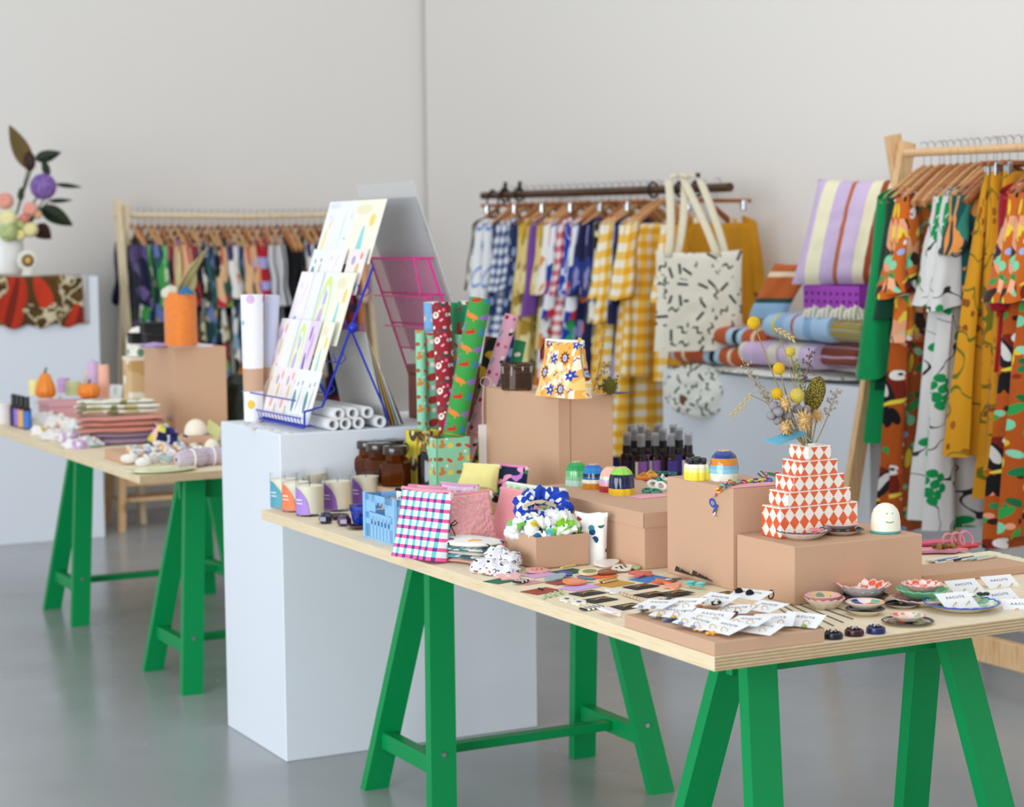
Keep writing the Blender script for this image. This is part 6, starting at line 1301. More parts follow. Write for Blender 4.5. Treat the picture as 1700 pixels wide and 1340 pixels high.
tag(o, 'brown and red batik textile draped over the front of the tall left plinth', 'textile')
o = MB().box(0, .012, 0, .002, 0, .001).obj('x', PAPER) if False else None
vc = uv_of(PU(146, 500, LU))[1]
o = MB().grid(lambda a, b: W(LU - .006, vb - .08 + (vc - vb + .08) * a, LPZ + .003 - (hz - .0) * b), 8, 8, 0).obj('backing_cloth', felt('#c9c8c6'), None); o.modifiers.new('thickness', 'SOLIDIFY').thickness = .003
tag(o, 'pale grey cloth showing at the right edge of the batik textile', 'textile')
FU = 7.58
def fp(px, py, du=0.0): return PU(px, py, FU + du)
vx = fp(8, 455); vx.z = LPZ + .012
t = thing('flower_vase', 'white ceramic vase at the left edge on the tall plinth', 'vase', vx); MB().lathe([(0, 0), (.085, 0), (.095, .01), (.105, .1), (.1, .19), (.085, .225), (.09, .235), (.08, .23), (.09, .18), (0, .17)], 32).obj('vase', plain('#efeeec', .35), t)
fc = fp(46, 450, -.14); fc.z = LPZ + .012
t = thing('flower_ornament', 'cream flower-shaped ornament with a brown centre beside the vase', 'ornament', fc, ANG)
MB().lathe([(0, 0), (.035, 0), (.03, .02), (0, .02)], 18).obj('foot', plain('#e9e3d6', .5), t)
for k in range(10): MB().ball((.038 * cos(k * .628), -.002, .075 + .038 * sin(k * .628)), .02, .008, .02, 9, 6).obj('petal', plain('#efe9dc', .5), t)
MB().ball((0, -.008, .075), .034, .01, .034, 16, 8).obj('disc', plain('#6a4a24', .7), t); MB().ball((0, -.014, .075), .019, .01, .019, 14, 8).obj('heart', plain('#d8b05a', .7), t)
VM = vx + Vector((0, 0, .2))
LEAFD = mat('dark_leaf', shade('#24331f', .2, 8), .35); LEAFB = mat('magnolia_leaf', lambda g: g.mix(g.noise(g.co('Object'), 9, 3), C('#3c3a16'), C('#8a6a2c')), .4); MAROON = mat('maroon_bud', '#3a1c16', .6)
def flower(name, label, px, py, build, du=0.0, cat='flower', base=None, stem=True):
    e = fp(px, py, du); t = thing(name, label, cat, VM); q = e - VM
    if stem: MB().tube(curve_pts((0, 0, -.1), q, .05, 8, px), .004, 6).obj('stem', mat('flower_stem', '#4a5230', .7), t)
    build(t, q); return t
def leafb(px2, py2, w, m=LEAFD, curl=.08, du2=0.0):
    def f(t, q):
        e = fp(px2, py2, du2) - VM; d = e - q
        M = Matrix.Translation(q) @ d.to_track_quat('Z', 'Y').to_matrix().to_4x4()
        rot = M.to_3x3(); view = rot.inverted() @ Vector((0, -1, 0)); M = M @ Matrix.Rotation(atan2(view.y, view.x) + pi / 2, 4, 'Z')
        o = leaf_mesh(MB(), d.length, w, curl, 0, M, 12).obj('leaf', m, t); o.modifiers.new('thickness', 'SOLIDIFY').thickness = .003
    return f
flower('magnolia_leaf', 'large olive brown magnolia leaf at the top of the bouquet', 50, 282, leafb(14, 208, .052, LEAFB), cat='leaf')
flower('magnolia_leaf', 'dark green leaf pointing right near the top of the bouquet', 58, 264, leafb(103, 252, .035, LEAFD), cat='leaf')
flower('magnolia_leaf', 'small dark green leaf above the purple allium', 80, 294, leafb(70, 262, .024, LEAFD), cat='leaf')
flower('magnolia_leaf', 'narrow dark leaf right of the purple allium', 92, 306, leafb(138, 311, .014, LEAFD), cat='leaf')
flower('magnolia_leaf', 'narrow dark leaf below the purple allium', 80, 334, leafb(122, 332, .014, LEAFD), cat='leaf')
flower('magnolia_leaf', 'broad dark green leaf hanging out at the right of the bouquet', 68, 344, leafb(122, 376, .05, LEAFD), cat='leaf')
flower('magnolia_leaf', 'dark maroon leaf low at the right of the bouquet', 58, 376, leafb(86, 398, .05, MAROON), cat='leaf', du=-.03)
flower('magnolia_leaf', 'small dark leaf left of the purple allium', 34, 334, leafb(34, 310, .02, LEAFD), cat='leaf')
flower('flower_bud', 'dark maroon bud below the large magnolia leaf', 49, 268, lambda t, q: MB().ball(q, .032, .032, .05, 14, 10, fn=lambda d: 1 + .1 * sin(atan2(d.y, d.x) * 6)).obj('bud', MAROON, t))
ALL = mat('allium_purple', lambda g: g.mix(g.voro(g.co('Object'), 70)[0], C('#a884cc'), C('#5c3c8a')), .9, bump=(120, .8))
def ball_of(m, r, n=0): return lambda t, q: MB().ball(q, r, r, r, 26, 18, fn=lambda d: 1 + .05 * n3(d, 9)).obj('flower_head', m, t)
flower('allium', 'round purple allium flower head in the bouquet', 72, 310, ball_of(ALL, .07))
def rose(c, r, c2=None, layers=5):
    def f(t, q):
        m = plain(c, .7); m2 = plain(c2 or c, .7); view = Vector((.1, -1, .15)).normalized(); Mq = Matrix.Translation(q) @ view.to_track_quat('Z', 'Y').to_matrix().to_4x4()
        for L in range(layers):
            n = 4 + L * 2; rr = r * (.18 + .82 * L / max(1, layers - 1))
            for k in range(n):
                a = 2 * pi * k / n + L * .7; M = Mq @ Matrix.Rotation(a, 4, 'Z') @ Matrix.Translation((rr * .72, 0, r * (.45 - .5 * L / layers))) @ Matrix.Rotation(-.9 + .75 * L / layers, 4, 'Y')
                MB().ball((0, 0, 0), r * .12, rr * 2.6 / n + r * .08, rr * .42 + r * .1, 8, 6, 0, M).obj('petal', m2 if L < 2 else m, t)
        MB().ball((0, 0, -r * .15), r * .8, r * .8, r * .4, 14, 8, 0, Mq).obj('heart', m, t)
    return f
flower('garden_rose', 'peach pink rose at the left edge of the bouquet', 8, 333, rose('#f0ae9c', .05, '#e8968a'), -.05)
flower('garden_rose', 'peach pink rose in the middle of the bouquet', 50, 347, rose('#f2b2a0', .045, '#e89486'), -.06)
flower('dahlia', 'pale yellow dahlia low at the left of the bouquet', 12, 362, rose('#f2eab8', .056, '#efe29a', 6), -.1)
flower('dahlia', 'pale yellow dahlia low in the middle of the bouquet', 50, 381, rose('#f0e6b0', .046, '#ecd98e', 6), -.1)
flower('dahlia', 'small coral pink bloom between the yellow dahlias', 40, 362, rose('#e08a80', .03), -.1)
flower('hydrangea', 'lime green hydrangea low at the left of the bouquet', 14, 386, ball_of(mat('hydrangea_green', lambda g: g.mix(g.voro(g.co('Object'), 60)[0], C('#d3dca0'), C('#8fa05a')), .8, bump=(90, .8)), .05), -.1)
flower('hydrangea', 'pale green hydrangea behind the coral bloom', 32, 372, ball_of(MC['hydrangea_green'], .036), -.07)
flower('dahlia', 'small pale yellow bloom lowest in the bouquet', 33, 390, rose('#efe6a8', .032, '#e6d27a'), -.11)
flower('garden_rose', 'yellowish pink bud right of the middle rose', 62, 356, rose('#e8c08a', .026), -.06)
# ---------------------------------------------------------------- hangers and garments
def make_hanger(name, label, wood, clip=False, group=None):
    t = thing(name, label, 'hanger', (0, 0, 0), 0, group)
    b = MB(); pts = [(.006 * 0 + .021 * sin(q), 0, .002 + .021 * cos(q) - .0) for q in [R(x) for x in range(-70, 181, 25)]] + [(0, 0, -.035), (0, 0, -.075)]
    b.tube(pts, .0022, 6); b.obj('hook', STEEL, t)
    if clip:
        MB().box(-.19, .19, -.007, .007, -.09, -.072, 0, .003).obj('bar', wood, t)
        for s in (-.15, .15): MB().box(s - .014, s + .014, -.012, .012, -.125, -.078, 0, .003).obj('clip', STEEL, t)
    else:
        b = MB(); P_ = [(x, 0, -.07 - .145 * (abs(x) / .215) ** 1.15) for x in np.linspace(-.215, .215, 15)]
        b.tube(P_, [.009 + .012 * abs(p[0]) / .215 * (1 - .45 * (abs(p[0]) > .2)) for p in P_], 8); b.v = [(x, y * .75, z) for x, y, z in b.v]; b.obj('shoulder', wood, t)
    return t
HPROTO = {}
def put_hanger(kind, pos, rz, label, group):
    if kind not in HPROTO:
        h = make_hanger('clothes_hanger', label, {'l': HANG, 'd': HANGD, 'c': HANGD}[kind], kind == 'c', group); HPROTO[kind] = h
        h.location = pos; h.rotation_euler = (0, 0, rz); return h
    return copy_thing(HPROTO[kind], pos, rz, label, group)
def garment(name, label, cat, m, pos, rz, length=.75, sleeve=.25, sw=.075, hem=.24, waist=None, thick=.028, fold=.012, seed=0.0, skirt=False, mb=None, collar=True, group=None, sdroop=.35, offset=0.0):
    """cloth hanging from a hanger whose hook is at pos; the local x axis runs from shoulder to shoulder"""
    t = thing(name, label, cat, pos, rz, group)
    if skirt: lev = [(-.11, .17, .018, 0), (-.14, .172, .02, 0)]
    else: lev = [(-.182, .15, .02, 0), (-.19, .178, .03, 0), (-.212, .2, .033, 0), (-.245, .21, .034, 0), (-.32, .207, .03, 0)]
    z0 = lev[-1][0]; n = 9; top = -.1
    for k in range(1, n + 1):
        f = k / n; z = z0 + (-(length) + top - z0) * f
        w0 = lev[-1][1] if k == 1 else None
        base = (.172 if skirt else .2); w = base + (hem - base) * f
        if waist and not skirt: w -= (.2 - waist) * math.exp(-((z + .42) / .12) ** 2)
        lev.append((z, w, thick + (.02 * f if (hem > .25 or skirt) else .004 * f), 0))
    N = 44
    b = MB(); vs = []; uv = []; fs = []
    for k, (z, hw, ht, sl_) in enumerate(lev):
        dep = min(1, max(0, (-.13 - z) / max(.15, length)))
        for i in range(N + 1):
            q = 2 * pi * i / N; c, s = cos(q), sin(q)
            x = hw * (abs(c) ** .8) * (1 if c > 0 else -1); y = ht * (abs(s) ** .7) * (1 if s > 0 else -1)
            w = fold * (dep ** .6) * (sin(q * 7 + seed * 2 + 1.5 * z) + .7 * sin(q * 11 + seed * 5) + .5 * n3((c, s, z * 2), 2, seed))
            y += w * (.4 + .6 * abs(c)) + w * .6; x += w * 1.1 * c * abs(c)
            vs.append((x, y + offset, z - sl_ * abs(x) * .9 + (.03 * (1 - abs(c)) ** 2 * 0))); uv.append((i / N * 2.2 * .42 + seed * .37, z + seed * .13))
    for k in range(len(lev) - 1):
        for i in range(N):
            a = k * (N + 1) + i; fs.append((a + N + 1, a + N + 2, a + 1, a))
    b.add(vs, fs, 0, uv); b.obj('body', m, t, angle=80)
    if sleeve and not skirt:
        for sd in (-1, 1):
            def f(a, q_, sd=sd):
                qa = 2 * pi * (a % 1.0); r = (.06 + (sw - .06) * q_); ro = r * (.62 + .2 * sin(3 * qa + seed + 2 * q_) * q_)
                cx = .185 + .05 * q_ + .0 * sdroop; cz = -.27 - (sleeve - .05) * q_
                return (sd * (cx + r * .6 * cos(qa)), offset + ro * .9 * sin(qa) + .006 * sin(9 * q_ + seed), cz + .1 * (1 - q_) ** 2 * (1 + .2 * -cos(qa)) - .02 * q_ * cos(qa))
            MB().grid(f, 22, 8, 0, None, (.34, sleeve)).obj('sleeve', mb or m, t, angle=80)
    return t
PR = {}
def pr(k, f, rough=.85): PR[k] = cloth('print_' + k, f, rough)
pr('navy_flower', p_blotch(['#191a38', '#1e2142', '#191a38', '#4a3a6a', '#2a3a2a', '#6a5a8a', '#191a38'], 14, .04))
pr('green_leaf', p_blotch(['#7fc08a', '#e6e9e0', '#3f9a4a', '#232a5e', '#c9d8b0', '#5faa6a', '#232a5e'], 13, .06))
pr('orange_purple', p_blotch(['#d88a52', '#a06ac0', '#e0a87a', '#8a3a2a', '#c9b08a', '#d88a52'], 11, .05))
pr('red_black', p_blotch(['#8a1f2a', '#1e1c22', '#4a2a4a', '#b0323a', '#1e2a4a'], 12, .05))
pr('bw', p_blotch(['#e6e4dc', '#1e1e22', '#8a8474', '#1e1e22', '#d8cfa0'], 16, .05))
pr('lime', p_blotch(['#9acb3a', '#2a5a4a', '#e0b48a', '#7a9acb', '#c22a3a', '#1f3a2a'], 11, .05))
pr('redlilac', p_stripes([(0, '#b01f2e'), (.42, '#a9a6d8'), (.85, '#b01f2e')], .11, 1))
pr('navy_green', p_blotch(['#1f2a4a', '#2f5a5a', '#6a7ab0', '#1e3a3a', '#c9b05a'], 13, .05))
pr('greywhite', p_stripes([(0, '#c9c8cc'), (.5, '#5a5a60')], .09, 0))
pr('multi_white', p_blotch(['#e6e2dc', '#d8863a', '#e6e2dc', '#3a3a6a', '#8aa8c0', '#e6e2dc', '#2a2a2e'], 12, .05))
BLACKC = felt('#141418'); RUST = felt('#7a3a14'); WHITEC = felt('#d8d6d4'); PURPLE = felt('#7a4a9a'); GREENC = felt('#078a4c'); DGREEN = felt('#12402e'); REDC = felt('#9a1620')
pr('bluewhite', p_motif('#e6e6e8', [(.3, .4, .3, .2, 30, '#5a86c8'), (.3, .4, .22, .14, 30, '#e6e6e8'), (.7, .7, .16, .2, 0, '#e0803a'), (.75, .2, .12, .1, 20, '#2f9a6a'), (.15, .85, .1, .12, 0, '#23347a')], .22, .26))
pr('navycheck', p_gingham('#e6e8ec', '#7f8cae', '#22305c', .045))
pr('navyspot', p_spots('#22305c', ['#e6e8ec', '#8a9ac0'], 16, .38))
pr('gold', p_blotch(['#c9a23c', '#e0cf9a', '#a8842c', '#d8bc6a', '#8a7440'], 14, .05))
pr('redcheck', p_gingham('#ece6e4', '#d88a8c', '#b0222e', .05))
pr('royal', p_lines('#1b3a9c', '#c9d2ea', 10, .018))
pr('bluefloral', p_blotch(['#e6e6ea', '#1f3a9a', '#e6e6ea', '#2f9a5a', '#c22a3a', '#1f3a9a'], 11, .05))
pr('yellow', p_gingham('#f2ead8', '#f0c25a', '#e8a41e', .062))
pr('mustardplain', shade('#d8961e', .2, 6)); pr('navyred', p_blotch(['#1c2046', '#2a3a8a', '#1c2046', '#d86a3a', '#8a8ac0', '#1c2046'], 12, .05))
pr('blackwhite', p_blotch(['#d8d4c8', '#22221e', '#6a6a4a', '#a8a49a'], 16, .05))
TOU = [(.30, .62, .07, .05, 0, '#e9e2da'), (.27, .55, .17, .24, 20, '#7a2414'), (.2, .52, .10, .24, 24, '#1e1c22'), (.19, .55, .05, .15, 24, '#d9d4cc'), (.17, .5, .015, .12, 24, '#1e1c22'), (.34, .68, .09, .075, 0, '#efe6de'), (.36, .69, .022, .022, 0, '#1c1c1e'), (.44, .67, .05, .035, -20, '#e0523e'), (.27, .24, .06, .16, 6, '#17161a'), (.2, .24, .04, .15, -4, '#17161a'), (.34, .25, .04, .13, 14, '#17161a'),
       (.34, .4, .16, .03, 20, '#e8d24a'), (.7, .35, .12, .06, 40, '#2f9a4a'), (.8, .45, .1, .05, -30, '#1f6a3a'), (.66, .2, .07, .08, 0, '#7fd0a8'), (.85, .15, .09, .05, 60, '#2f9a4a'), (.62, .8, .05, .14, -10, '#e9cf2e'), (.8, .75, .1, .06, 20, '#1f7a44'), (.9, .88, .06, .06, 0, '#9ab0e0'), (.75, .92, .08, .05, -30, '#8fd4b0'), (.55, .05, .08, .05, 0, '#9ab0e0'), (.12, .88, .1, .05, 30, '#2f9a4a'), (.92, .6, .06, .05, 0, '#e8967a'), (.5, .95, .04, .04, 0, '#efe6de'), (.06, .12, .05, .1, 10, '#e9cf2e'), (.95, .32, .04, .05, 0, '#1c1c1e')]
pr('bird', p_motif(p_spots('#b4531a', ['#2f8a4a', '#e9a07a', '#7fcfa4', '#8a2f14', '#e0c02e', '#3a1c14', '#1f6a3a'], 26, .3), TOU, .25, .35)); pr('bird_top', p_two(p_motif('#c8641e', TOU, .2, .28), p_blotch(['#d8702a', '#7fcfa4', '#e9a07a', '#2f8a4a', '#e8c84a', '#3a1c14', '#f0b08a'], 20, .03), 9, .5))
GR = []
for cx_, cy_ in ((.27, .72), (.76, .24)):
    for i_, (x_, y_) in enumerate(((0, .1), (.13, .06), (-.1, .02), (.04, -.01), (.16, -.05), (-.04, -.1), (.09, -.12), (.02, -.19))): GR.append((cx_ + x_, cy_ + y_, .078, .066, 20 * i_, '#0f8a48'))
pr('grape', p_motif(p_lines('#d5d2d0', '#2a2a2c', 7, .007), GR, .24, .34))
pr('mustard', p_two(p_lines('#d0901c', '#6a6a1c', 5, .012), p_spots(p_lines('#d0901c', '#6a6a1c', 5, .012), ['#8a4a14', '#9a5a18'], 22, .34), 5, .52))
pr('teal_dark', p_blotch(['#1c4a4a', '#23343a', '#2f7a6a', '#e0904a', '#1c4a4a'], 14, .05))

# ---------------------------------------------------------------- left rack, along the left wall
def rack_frame(b_at, label, name, m, ztop, zrail, ends, rail, wid=.3, lower=None):
    """b_at(s, w, z): world point from distance along the rail, offset across it, height"""
    o = b_at(0, 0, 0); t = thing(name, label, 'clothes rack', o)
    def pole(a, c, w, d, nm, ax):
        a, c = b_at(*a) - o, b_at(*c) - o; dd = (c - a).normalized(); y = ax; x = dd.cross(y).normalized(); y = x.cross(dd)
        vs = [p + x * sx * w / 2 + y * sy * d / 2 for p in (a, c) for sx, sy in ((-1, -1), (1, -1), (1, 1), (-1, 1))]
        MB().add(vs, [(3, 2, 1, 0), (4, 5, 6, 7), (0, 1, 5, 4), (1, 2, 6, 5), (2, 3, 7, 6), (3, 0, 4, 7)]).obj(nm, m, t, smooth=False)
    along = (b_at(1, 0, 0) - o).normalized()
    for e in ends:
        for sg in (-1, 1): pole((e + .02 * sg, sg * wid, 0), (e + .02 * sg, sg * -.02, ztop - (.03 if sg > 0 else 0)), .06, .032, 'leg', along)
        pole((e, -wid * .82, .28), (e, wid * .82, .28), .055, .03, 'crossbar', along)
    r0, r1 = rail; MB().tube([b_at(r0, 0, zrail) - o, b_at((r0 + r1) / 2, 0, zrail - .012) - o, b_at(r1, 0, zrail) - o], .0155, 12).obj('rail', m, t)
    if lower: pole((ends[0], -wid * .9, lower), (ends[-1], -wid * .9, lower), .1, .03, 'base_rail', (b_at(0, 1, 0) - o).normalized())
    return t
LRU = 8.02; q0 = PU(202, 332, LRU); qr = PU(203, 357, LRU)
v0 = uv_of(q0)[1]; vend = 3.2
def lr(s, w, z): return W(LRU + w, v0 + s, z)
LRL = min(vend - v0, uv_of(PU(606, 357, LRU))[1] - v0)
rack_frame(lr, 'pale pine clothes rack along the left wall', 'clothes_rack', PINEL, q0.z, qr.z, (0, LRL), (-.05, LRL + .05))
seq = ['navy_flower', 'green_leaf', 'navy_green', 'green_leaf', 'red_black', 'orange_purple', 'lime', 'red_black', 'bw', 'bw', 'navy_green', 'bw', 'lime', 'multi_white', 'navy_green', 'lime', 'orange_purple', 'redlilac', 'redlilac', 'greywhite', 'WHITE', 'greywhite', 'BLACK', 'BLACK', 'BLACK', 'multi_white', 'bw', 'multi_white', 'RUST', 'RUST', 'RUST', 'RUST', 'red_black', 'orange_purple']
desc = {'navy_flower': 'dark navy floral', 'green_leaf': 'green, white and navy leaf print', 'navy_green': 'navy and teal print', 'red_black': 'dark red and black print', 'orange_purple': 'orange and purple print', 'lime': 'lime green and multicolour print', 'bw': 'black and cream print', 'multi_white': 'white dress with coloured splashes', 'redlilac': 'red and lilac banded', 'greywhite': 'grey and white striped', 'WHITE': 'plain off-white', 'BLACK': 'plain black', 'RUST': 'rust brown'}
ordn = ['first', 'second', 'third', 'fourth', 'fifth', 'sixth', 'seventh', 'eighth', 'ninth', 'tenth', '11th', '12th', '13th', '14th', '15th', '16th', '17th', '18th', '19th', '20th', '21st', '22nd', '23rd', '24th', '25th', '26th', '27th', '28th', '29th', '30th', '31st', '32nd', '33rd', '34th']
SOL = {'WHITE': WHITEC, 'BLACK': BLACKC, 'RUST': RUST}
na = uv_of(PU(218, 358, LRU))[1] - v0; nb = uv_of(PU(574, 358, LRU))[1] - v0
for k, s in enumerate(seq):
    d = na + (nb - na) * k / (len(seq) - 1); p = lr(d, 0, qr.z - .012 * sin(pi * d / LRL) + .0165)
    rz = ANG + pi / 2 + R(rnd.uniform(-7, 7))
    put_hanger('d' if k % 3 == 1 else 'l', p, rz, 'wooden hanger on the left rack, ' + ordn[k] + ' from the left post', 'hangers on the left rack')
    L = rnd.uniform(.8, 1.15) if s not in ('RUST', 'BLACK', 'redlilac') else {'RUST': .62, 'BLACK': .8, 'redlilac': .78}[s]
    skirt = s == 'RUST' and k % 2 == 0
    garment('garment', desc[s] + ' garment on the left rack, ' + ordn[k] + ' from the left post', 'garment', SOL.get(s) or PR[s], p, rz, L, rnd.choice([.25, .3, .5]) if s not in ('RUST', 'BLACK') else .0, .07, .23 if L < .9 else .29, None, .013, .007, k * 1.3, skirt, group='garments on the left rack')
# ---------------------------------------------------------------- middle rail on the right wall
MRV = WV - .36; a = PV(802, 325, MRV); b_ = PV(1212, 311, MRV); MZ = (a.z + b_.z) / 2
mu0, mu1 = uv_of(a)[0], uv_of(b_)[0]
t = thing('hanging_rail', 'dark wooden rod hung on the right wall by black straps', 'rail', W(mu0, MRV, MZ), ANG)
WALN = mat('walnut_rod', lambda g: g.ramp(g.noise(g.co('Object', (20, 3, 20)), 3, 3), [(.35, '#3a2418'), (.6, '#543422')], False), .4)
MB().tube([(0, 0, a.z - MZ), (0, (mu1 - mu0), b_.z - MZ)], .021, 14).obj('rod', WALN, t)
for px in (838, 862, 1085, 1130, 1157):
    u = uv_of(PV(px, 318, MRV))[0] - mu0; zr = (a.z + (b_.z - a.z) * u / (mu1 - mu0)) - MZ
    if px < 1100: MB().tube([(.36, u, zr), (.04, u, zr + .005), (.0, u, zr - .01)], .011, 8).obj('wall_peg', BLACKM, t)
    if px != 1085: MB().tube([(.0, u, zr), (.0, u - .01, zr + .07)], .011, 8).obj('strap_end', BLACKM, t)
    MB().torus(.03, .006, 20, 6, 0, TM(0, u, zr, R(90)), None, 1, 1.15).obj('strap', BLACKM, t)
for px in (818, 836):
    u = uv_of(PV(px, 322, MRV))[0] - mu0; zr = (a.z + (b_.z - a.z) * u / (mu1 - mu0)) - MZ
    MB().torus(.06, .008, 22, 6, 0, TM(0, u, zr - .05, R(90)), None, .6, 1.25).obj('strap', BLACKM, t)
mseq = [('blackwhite', 'dress'), ('bluewhite', 'dress'), ('bluewhite', 'dress'), ('navyspot', 'dress'), ('navycheck', 'dress'), ('navycheck', 'shirt'), ('navyspot', 'dress'), ('gold', 'shirt'), ('gold', 'dress'), ('PURPLE', 'scarf'), ('gold', 'shirt'), ('multi_white', 'dress'), ('bluefloral', 'dress'), ('redcheck', 'dress'), ('royal', 'dress'), ('bluefloral', 'dress'), ('navyred', 'dress'), ('navyred', 'dress'), ('bw', 'shirt'), ('yellow', 'dress'), ('yellow', 'dress'), ('navyred', 'long'), ('yellow', 'dress'), ('yellow', 'shirt'), ('yellow', 'shirt'), ('mustardplain', 'shirt')]
md = {'blackwhite': 'black and cream print dress', 'bluewhite': 'white dress with large blue motifs', 'navyspot': 'navy dress with white spots', 'navycheck': 'navy and white gingham', 'gold': 'mustard gold print', 'PURPLE': 'plain purple blouse', 'multi_white': 'white dress with coloured splashes', 'bluefloral': 'white dress with blue and red flowers', 'redcheck': 'red and white gingham dress', 'royal': 'royal blue dress with white lines', 'navyred': 'navy floral dress', 'bw': 'black and cream print', 'yellow': 'yellow and white gingham', 'mustardplain': 'plain mustard garment'}
pa, pb = 836, 1128
for k, (s, kd) in enumerate(mseq):
    u = uv_of(PV(pa + (pb - pa) * k / (len(mseq) - 1), 320, MRV))[0]; zr = a.z + (b_.z - a.z) * (u - mu0) / (mu1 - mu0)
    if k >= 24: u = uv_of(PV(1165 + 25 * (k - 24), 318, MRV))[0]; zr = a.z + (b_.z - a.z) * (u - mu0) / (mu1 - mu0)
    p = W(u, MRV, zr + .0225); rz = ANG + R(rnd.uniform(-5, 9)) + R(6)
    put_hanger('c' if k % 4 == 1 else ('d' if k % 3 == 0 else 'l'), p, rz, 'wooden hanger on the wall rail, ' + ordn[k] + ' from the left end', 'hangers on the wall rail')
    L = {'dress': rnd.uniform(.92, 1.15), 'shirt': .72, 'scarf': .5, 'long': 1.3}[kd]
    if s == 'yellow': L = 1.18 if kd == 'dress' else .8
    garment('garment', md[s] + ' on the wall rail, ' + ordn[k] + ' from the left end', 'garment', PURPLE if s == 'PURPLE' else PR[s], p, rz, L, {'scarf': .42}.get(kd, rnd.choice([.3, .42])), .085 if s == 'yellow' else .075, .29 if L > .9 else .24, .17 if L > .9 else None, .022, .012, k * 1.7 + 3, group='garments on the wall rail')
# tote bag and folded bag in the same dash print
DASH = cloth('dash_print', p_dash('#e9e4d2', '#16211c', 15, .36, .085, .1)); DASH2 = cloth('dash_print_dense', p_dash('#ecebe2', '#1c2a26', 18, .36, .09, .1))
TV_ = MRV - .34; pb_ = PV(1161, 582, TV_); pt_ = PV(1161, 415, TV_); TW = (PV(1237, 500, TV_) - PV(1086, 500, TV_)).dot(RT); TH = pt_.z - pb_.z; TW *= 1.2
t = thing('tote_bag', 'cream tote bag with black dashes and squiggles hanging at the end of the wall rail', 'bag', pb_, .12)
b = MB(); pillow(b, TW, TH, .07, 0, None, 20, 5, .012, 3, .95, .25); b.obj('body', DASH, t, angle=60)
CANV = felt('#e6dcc2')
zr = MZ + .03 - pb_.z
for sx, dy in ((-1, -.012), (1, .012)):
    for cx0, cx1 in ((-.12, -.03 + .02 * sx), (.1, .035 + .02 * sx)):
        o_ = MB(); o_.grid(lambda q, f, cx0=cx0, cx1=cx1, dy=dy, sx=sx: ((cx0 + .02 * sx) + (cx1 - cx0) * f ** .9 + (q - .5) * .036, dy + .32 * f ** 1.5, TH * .93 + (zr - TH * .93) * f), 3, 12); ob_ = o_.obj('handle', CANV, t); ob_.modifiers.new('thickness', 'SOLIDIFY').thickness = .003
    ob_ = MB().grid(lambda q, f, sx=sx, dy=dy: (-.035 + .02 * sx + .065 * f + (q - .5) * .036 * (1 - .0), dy + .32 + .012 * sin(pi * f), zr + .02 * sin(pi * f)), 3, 8).obj('handle', CANV, t); ob_.modifiers.new('thickness', 'SOLIDIFY').thickness = .003
# ---------------------------------------------------------------- textiles on the right plinth
RV = 2.72
def rp(px, py, dv=0.0): return PV(px, py, RV + dv)
def blanket(name, label, px0, px1, pyt, pyb, m, dv=.02, d=.34, seed=0.0, roll=None):
    a_, b2 = rp(px0, pyb, dv), rp(px1, pyb, dv); ua, ub = uv_of(a_)[0], uv_of(b2)[0]; h = rp((px0 + px1) / 2, pyt, dv).z - rp((px0 + px1) / 2, pyb, dv).z
    L = ua - ub; t = thing(name, label, 'blanket', W(ub, RV + dv, max(PRZ, rp((px0 + px1) / 2, pyb, dv).z)), ANG)
    lay = 1
    for k in range(lay):
        hh = h / lay
        def f(a, b, k=k, hh=hh):
            q = 2 * pi * b; y = L * a; e = 1 - .06 * (abs(2 * a - 1) ** 12)
            c = cos(q); s_ = sin(q); X = (abs(c) ** .4) * (1 if c > 0 else -1); Z = (abs(s_) ** .8) * (1 if s_ > 0 else -1)
            return (d / 2 + X * d / 2 * e + .006 * n3((y, b, 0), 6, seed), y, hh * (k + .5) + Z * hh * .5 * e + .006 * n3((y * 2, b * 3, 1), 4, seed + k))
        b = MB(); b.grid(f, 30, 20, 0, None, (L, .8))
        for e in (0, 30): 
            base = [j * 31 + e for j in range(20)]; b.f.append(tuple(base if e else base[::-1])); b.m.append(0)
        b.obj('fold', m, t, angle=60)
    return t
ORS = cloth('orange_stripe', p_stripes([(0, '#b85426'), (.2, '#e6cfae'), (.27, '#b85426'), (.46, '#a9cbe0'), (.56, '#1e2024'), (.66, '#a9cbe0'), (.78, '#b85426')], .36, 0))
PLB = cloth('blue_plaid', p_stripes([(0, '#a3c2de'), (.22, '#86a9d0'), (.34, '#a9c6e0'), (.5, '#b04a5c'), (.54, '#a3c2de'), (.66, '#8fb0d4'), (.8, '#d3cc62'), (.85, '#a9c6e0')], .42)); PLL = cloth('lilac_plaid', p_stripes([(0, '#d3bcdc'), (.2, '#e4dfc8'), (.42, '#d6c0dc'), (.55, '#b98a9a'), (.58, '#e0d8cc'), (.75, '#cdb2d8')], .4)); MUSTR = cloth('mustard_fold', p_stripes([(0, '#b08a1e'), (.35, '#7a8a6a'), (.6, '#c9a23c'), (.8, '#6a8a9a')], .06, 1)); BRW = cloth('brown_fold', p_stripes([(0, '#7a3a2c'), (.45, '#c9a8cc'), (.6, '#8a4636')], .09, 1))
tag(crumple('dash_throw', '', rp(1310, 622, .12) + Vector((0, 0, .0)), .52, .18, .025, DASH2, 1.0, 'throw', ANG + pi / 2 + .0, 30, .12), 'black and cream dash print throw lying flat under the blankets', 'throw')
ov = rp(1160, 695, -.03); ovt = rp(1160, 604, -.03)
t = thing('drawstring_pouch', 'round cream dash print bag hanging over the left corner of the right plinth', 'bag', ov, ANG - pi / 2 + .45)
b = MB(); pillow(b, .36, ovt.z - ov.z, .09, 0, None, 20, 2.0, .02, 9, 1.0, None, True); b.obj('body', DASH2, t, angle=60)
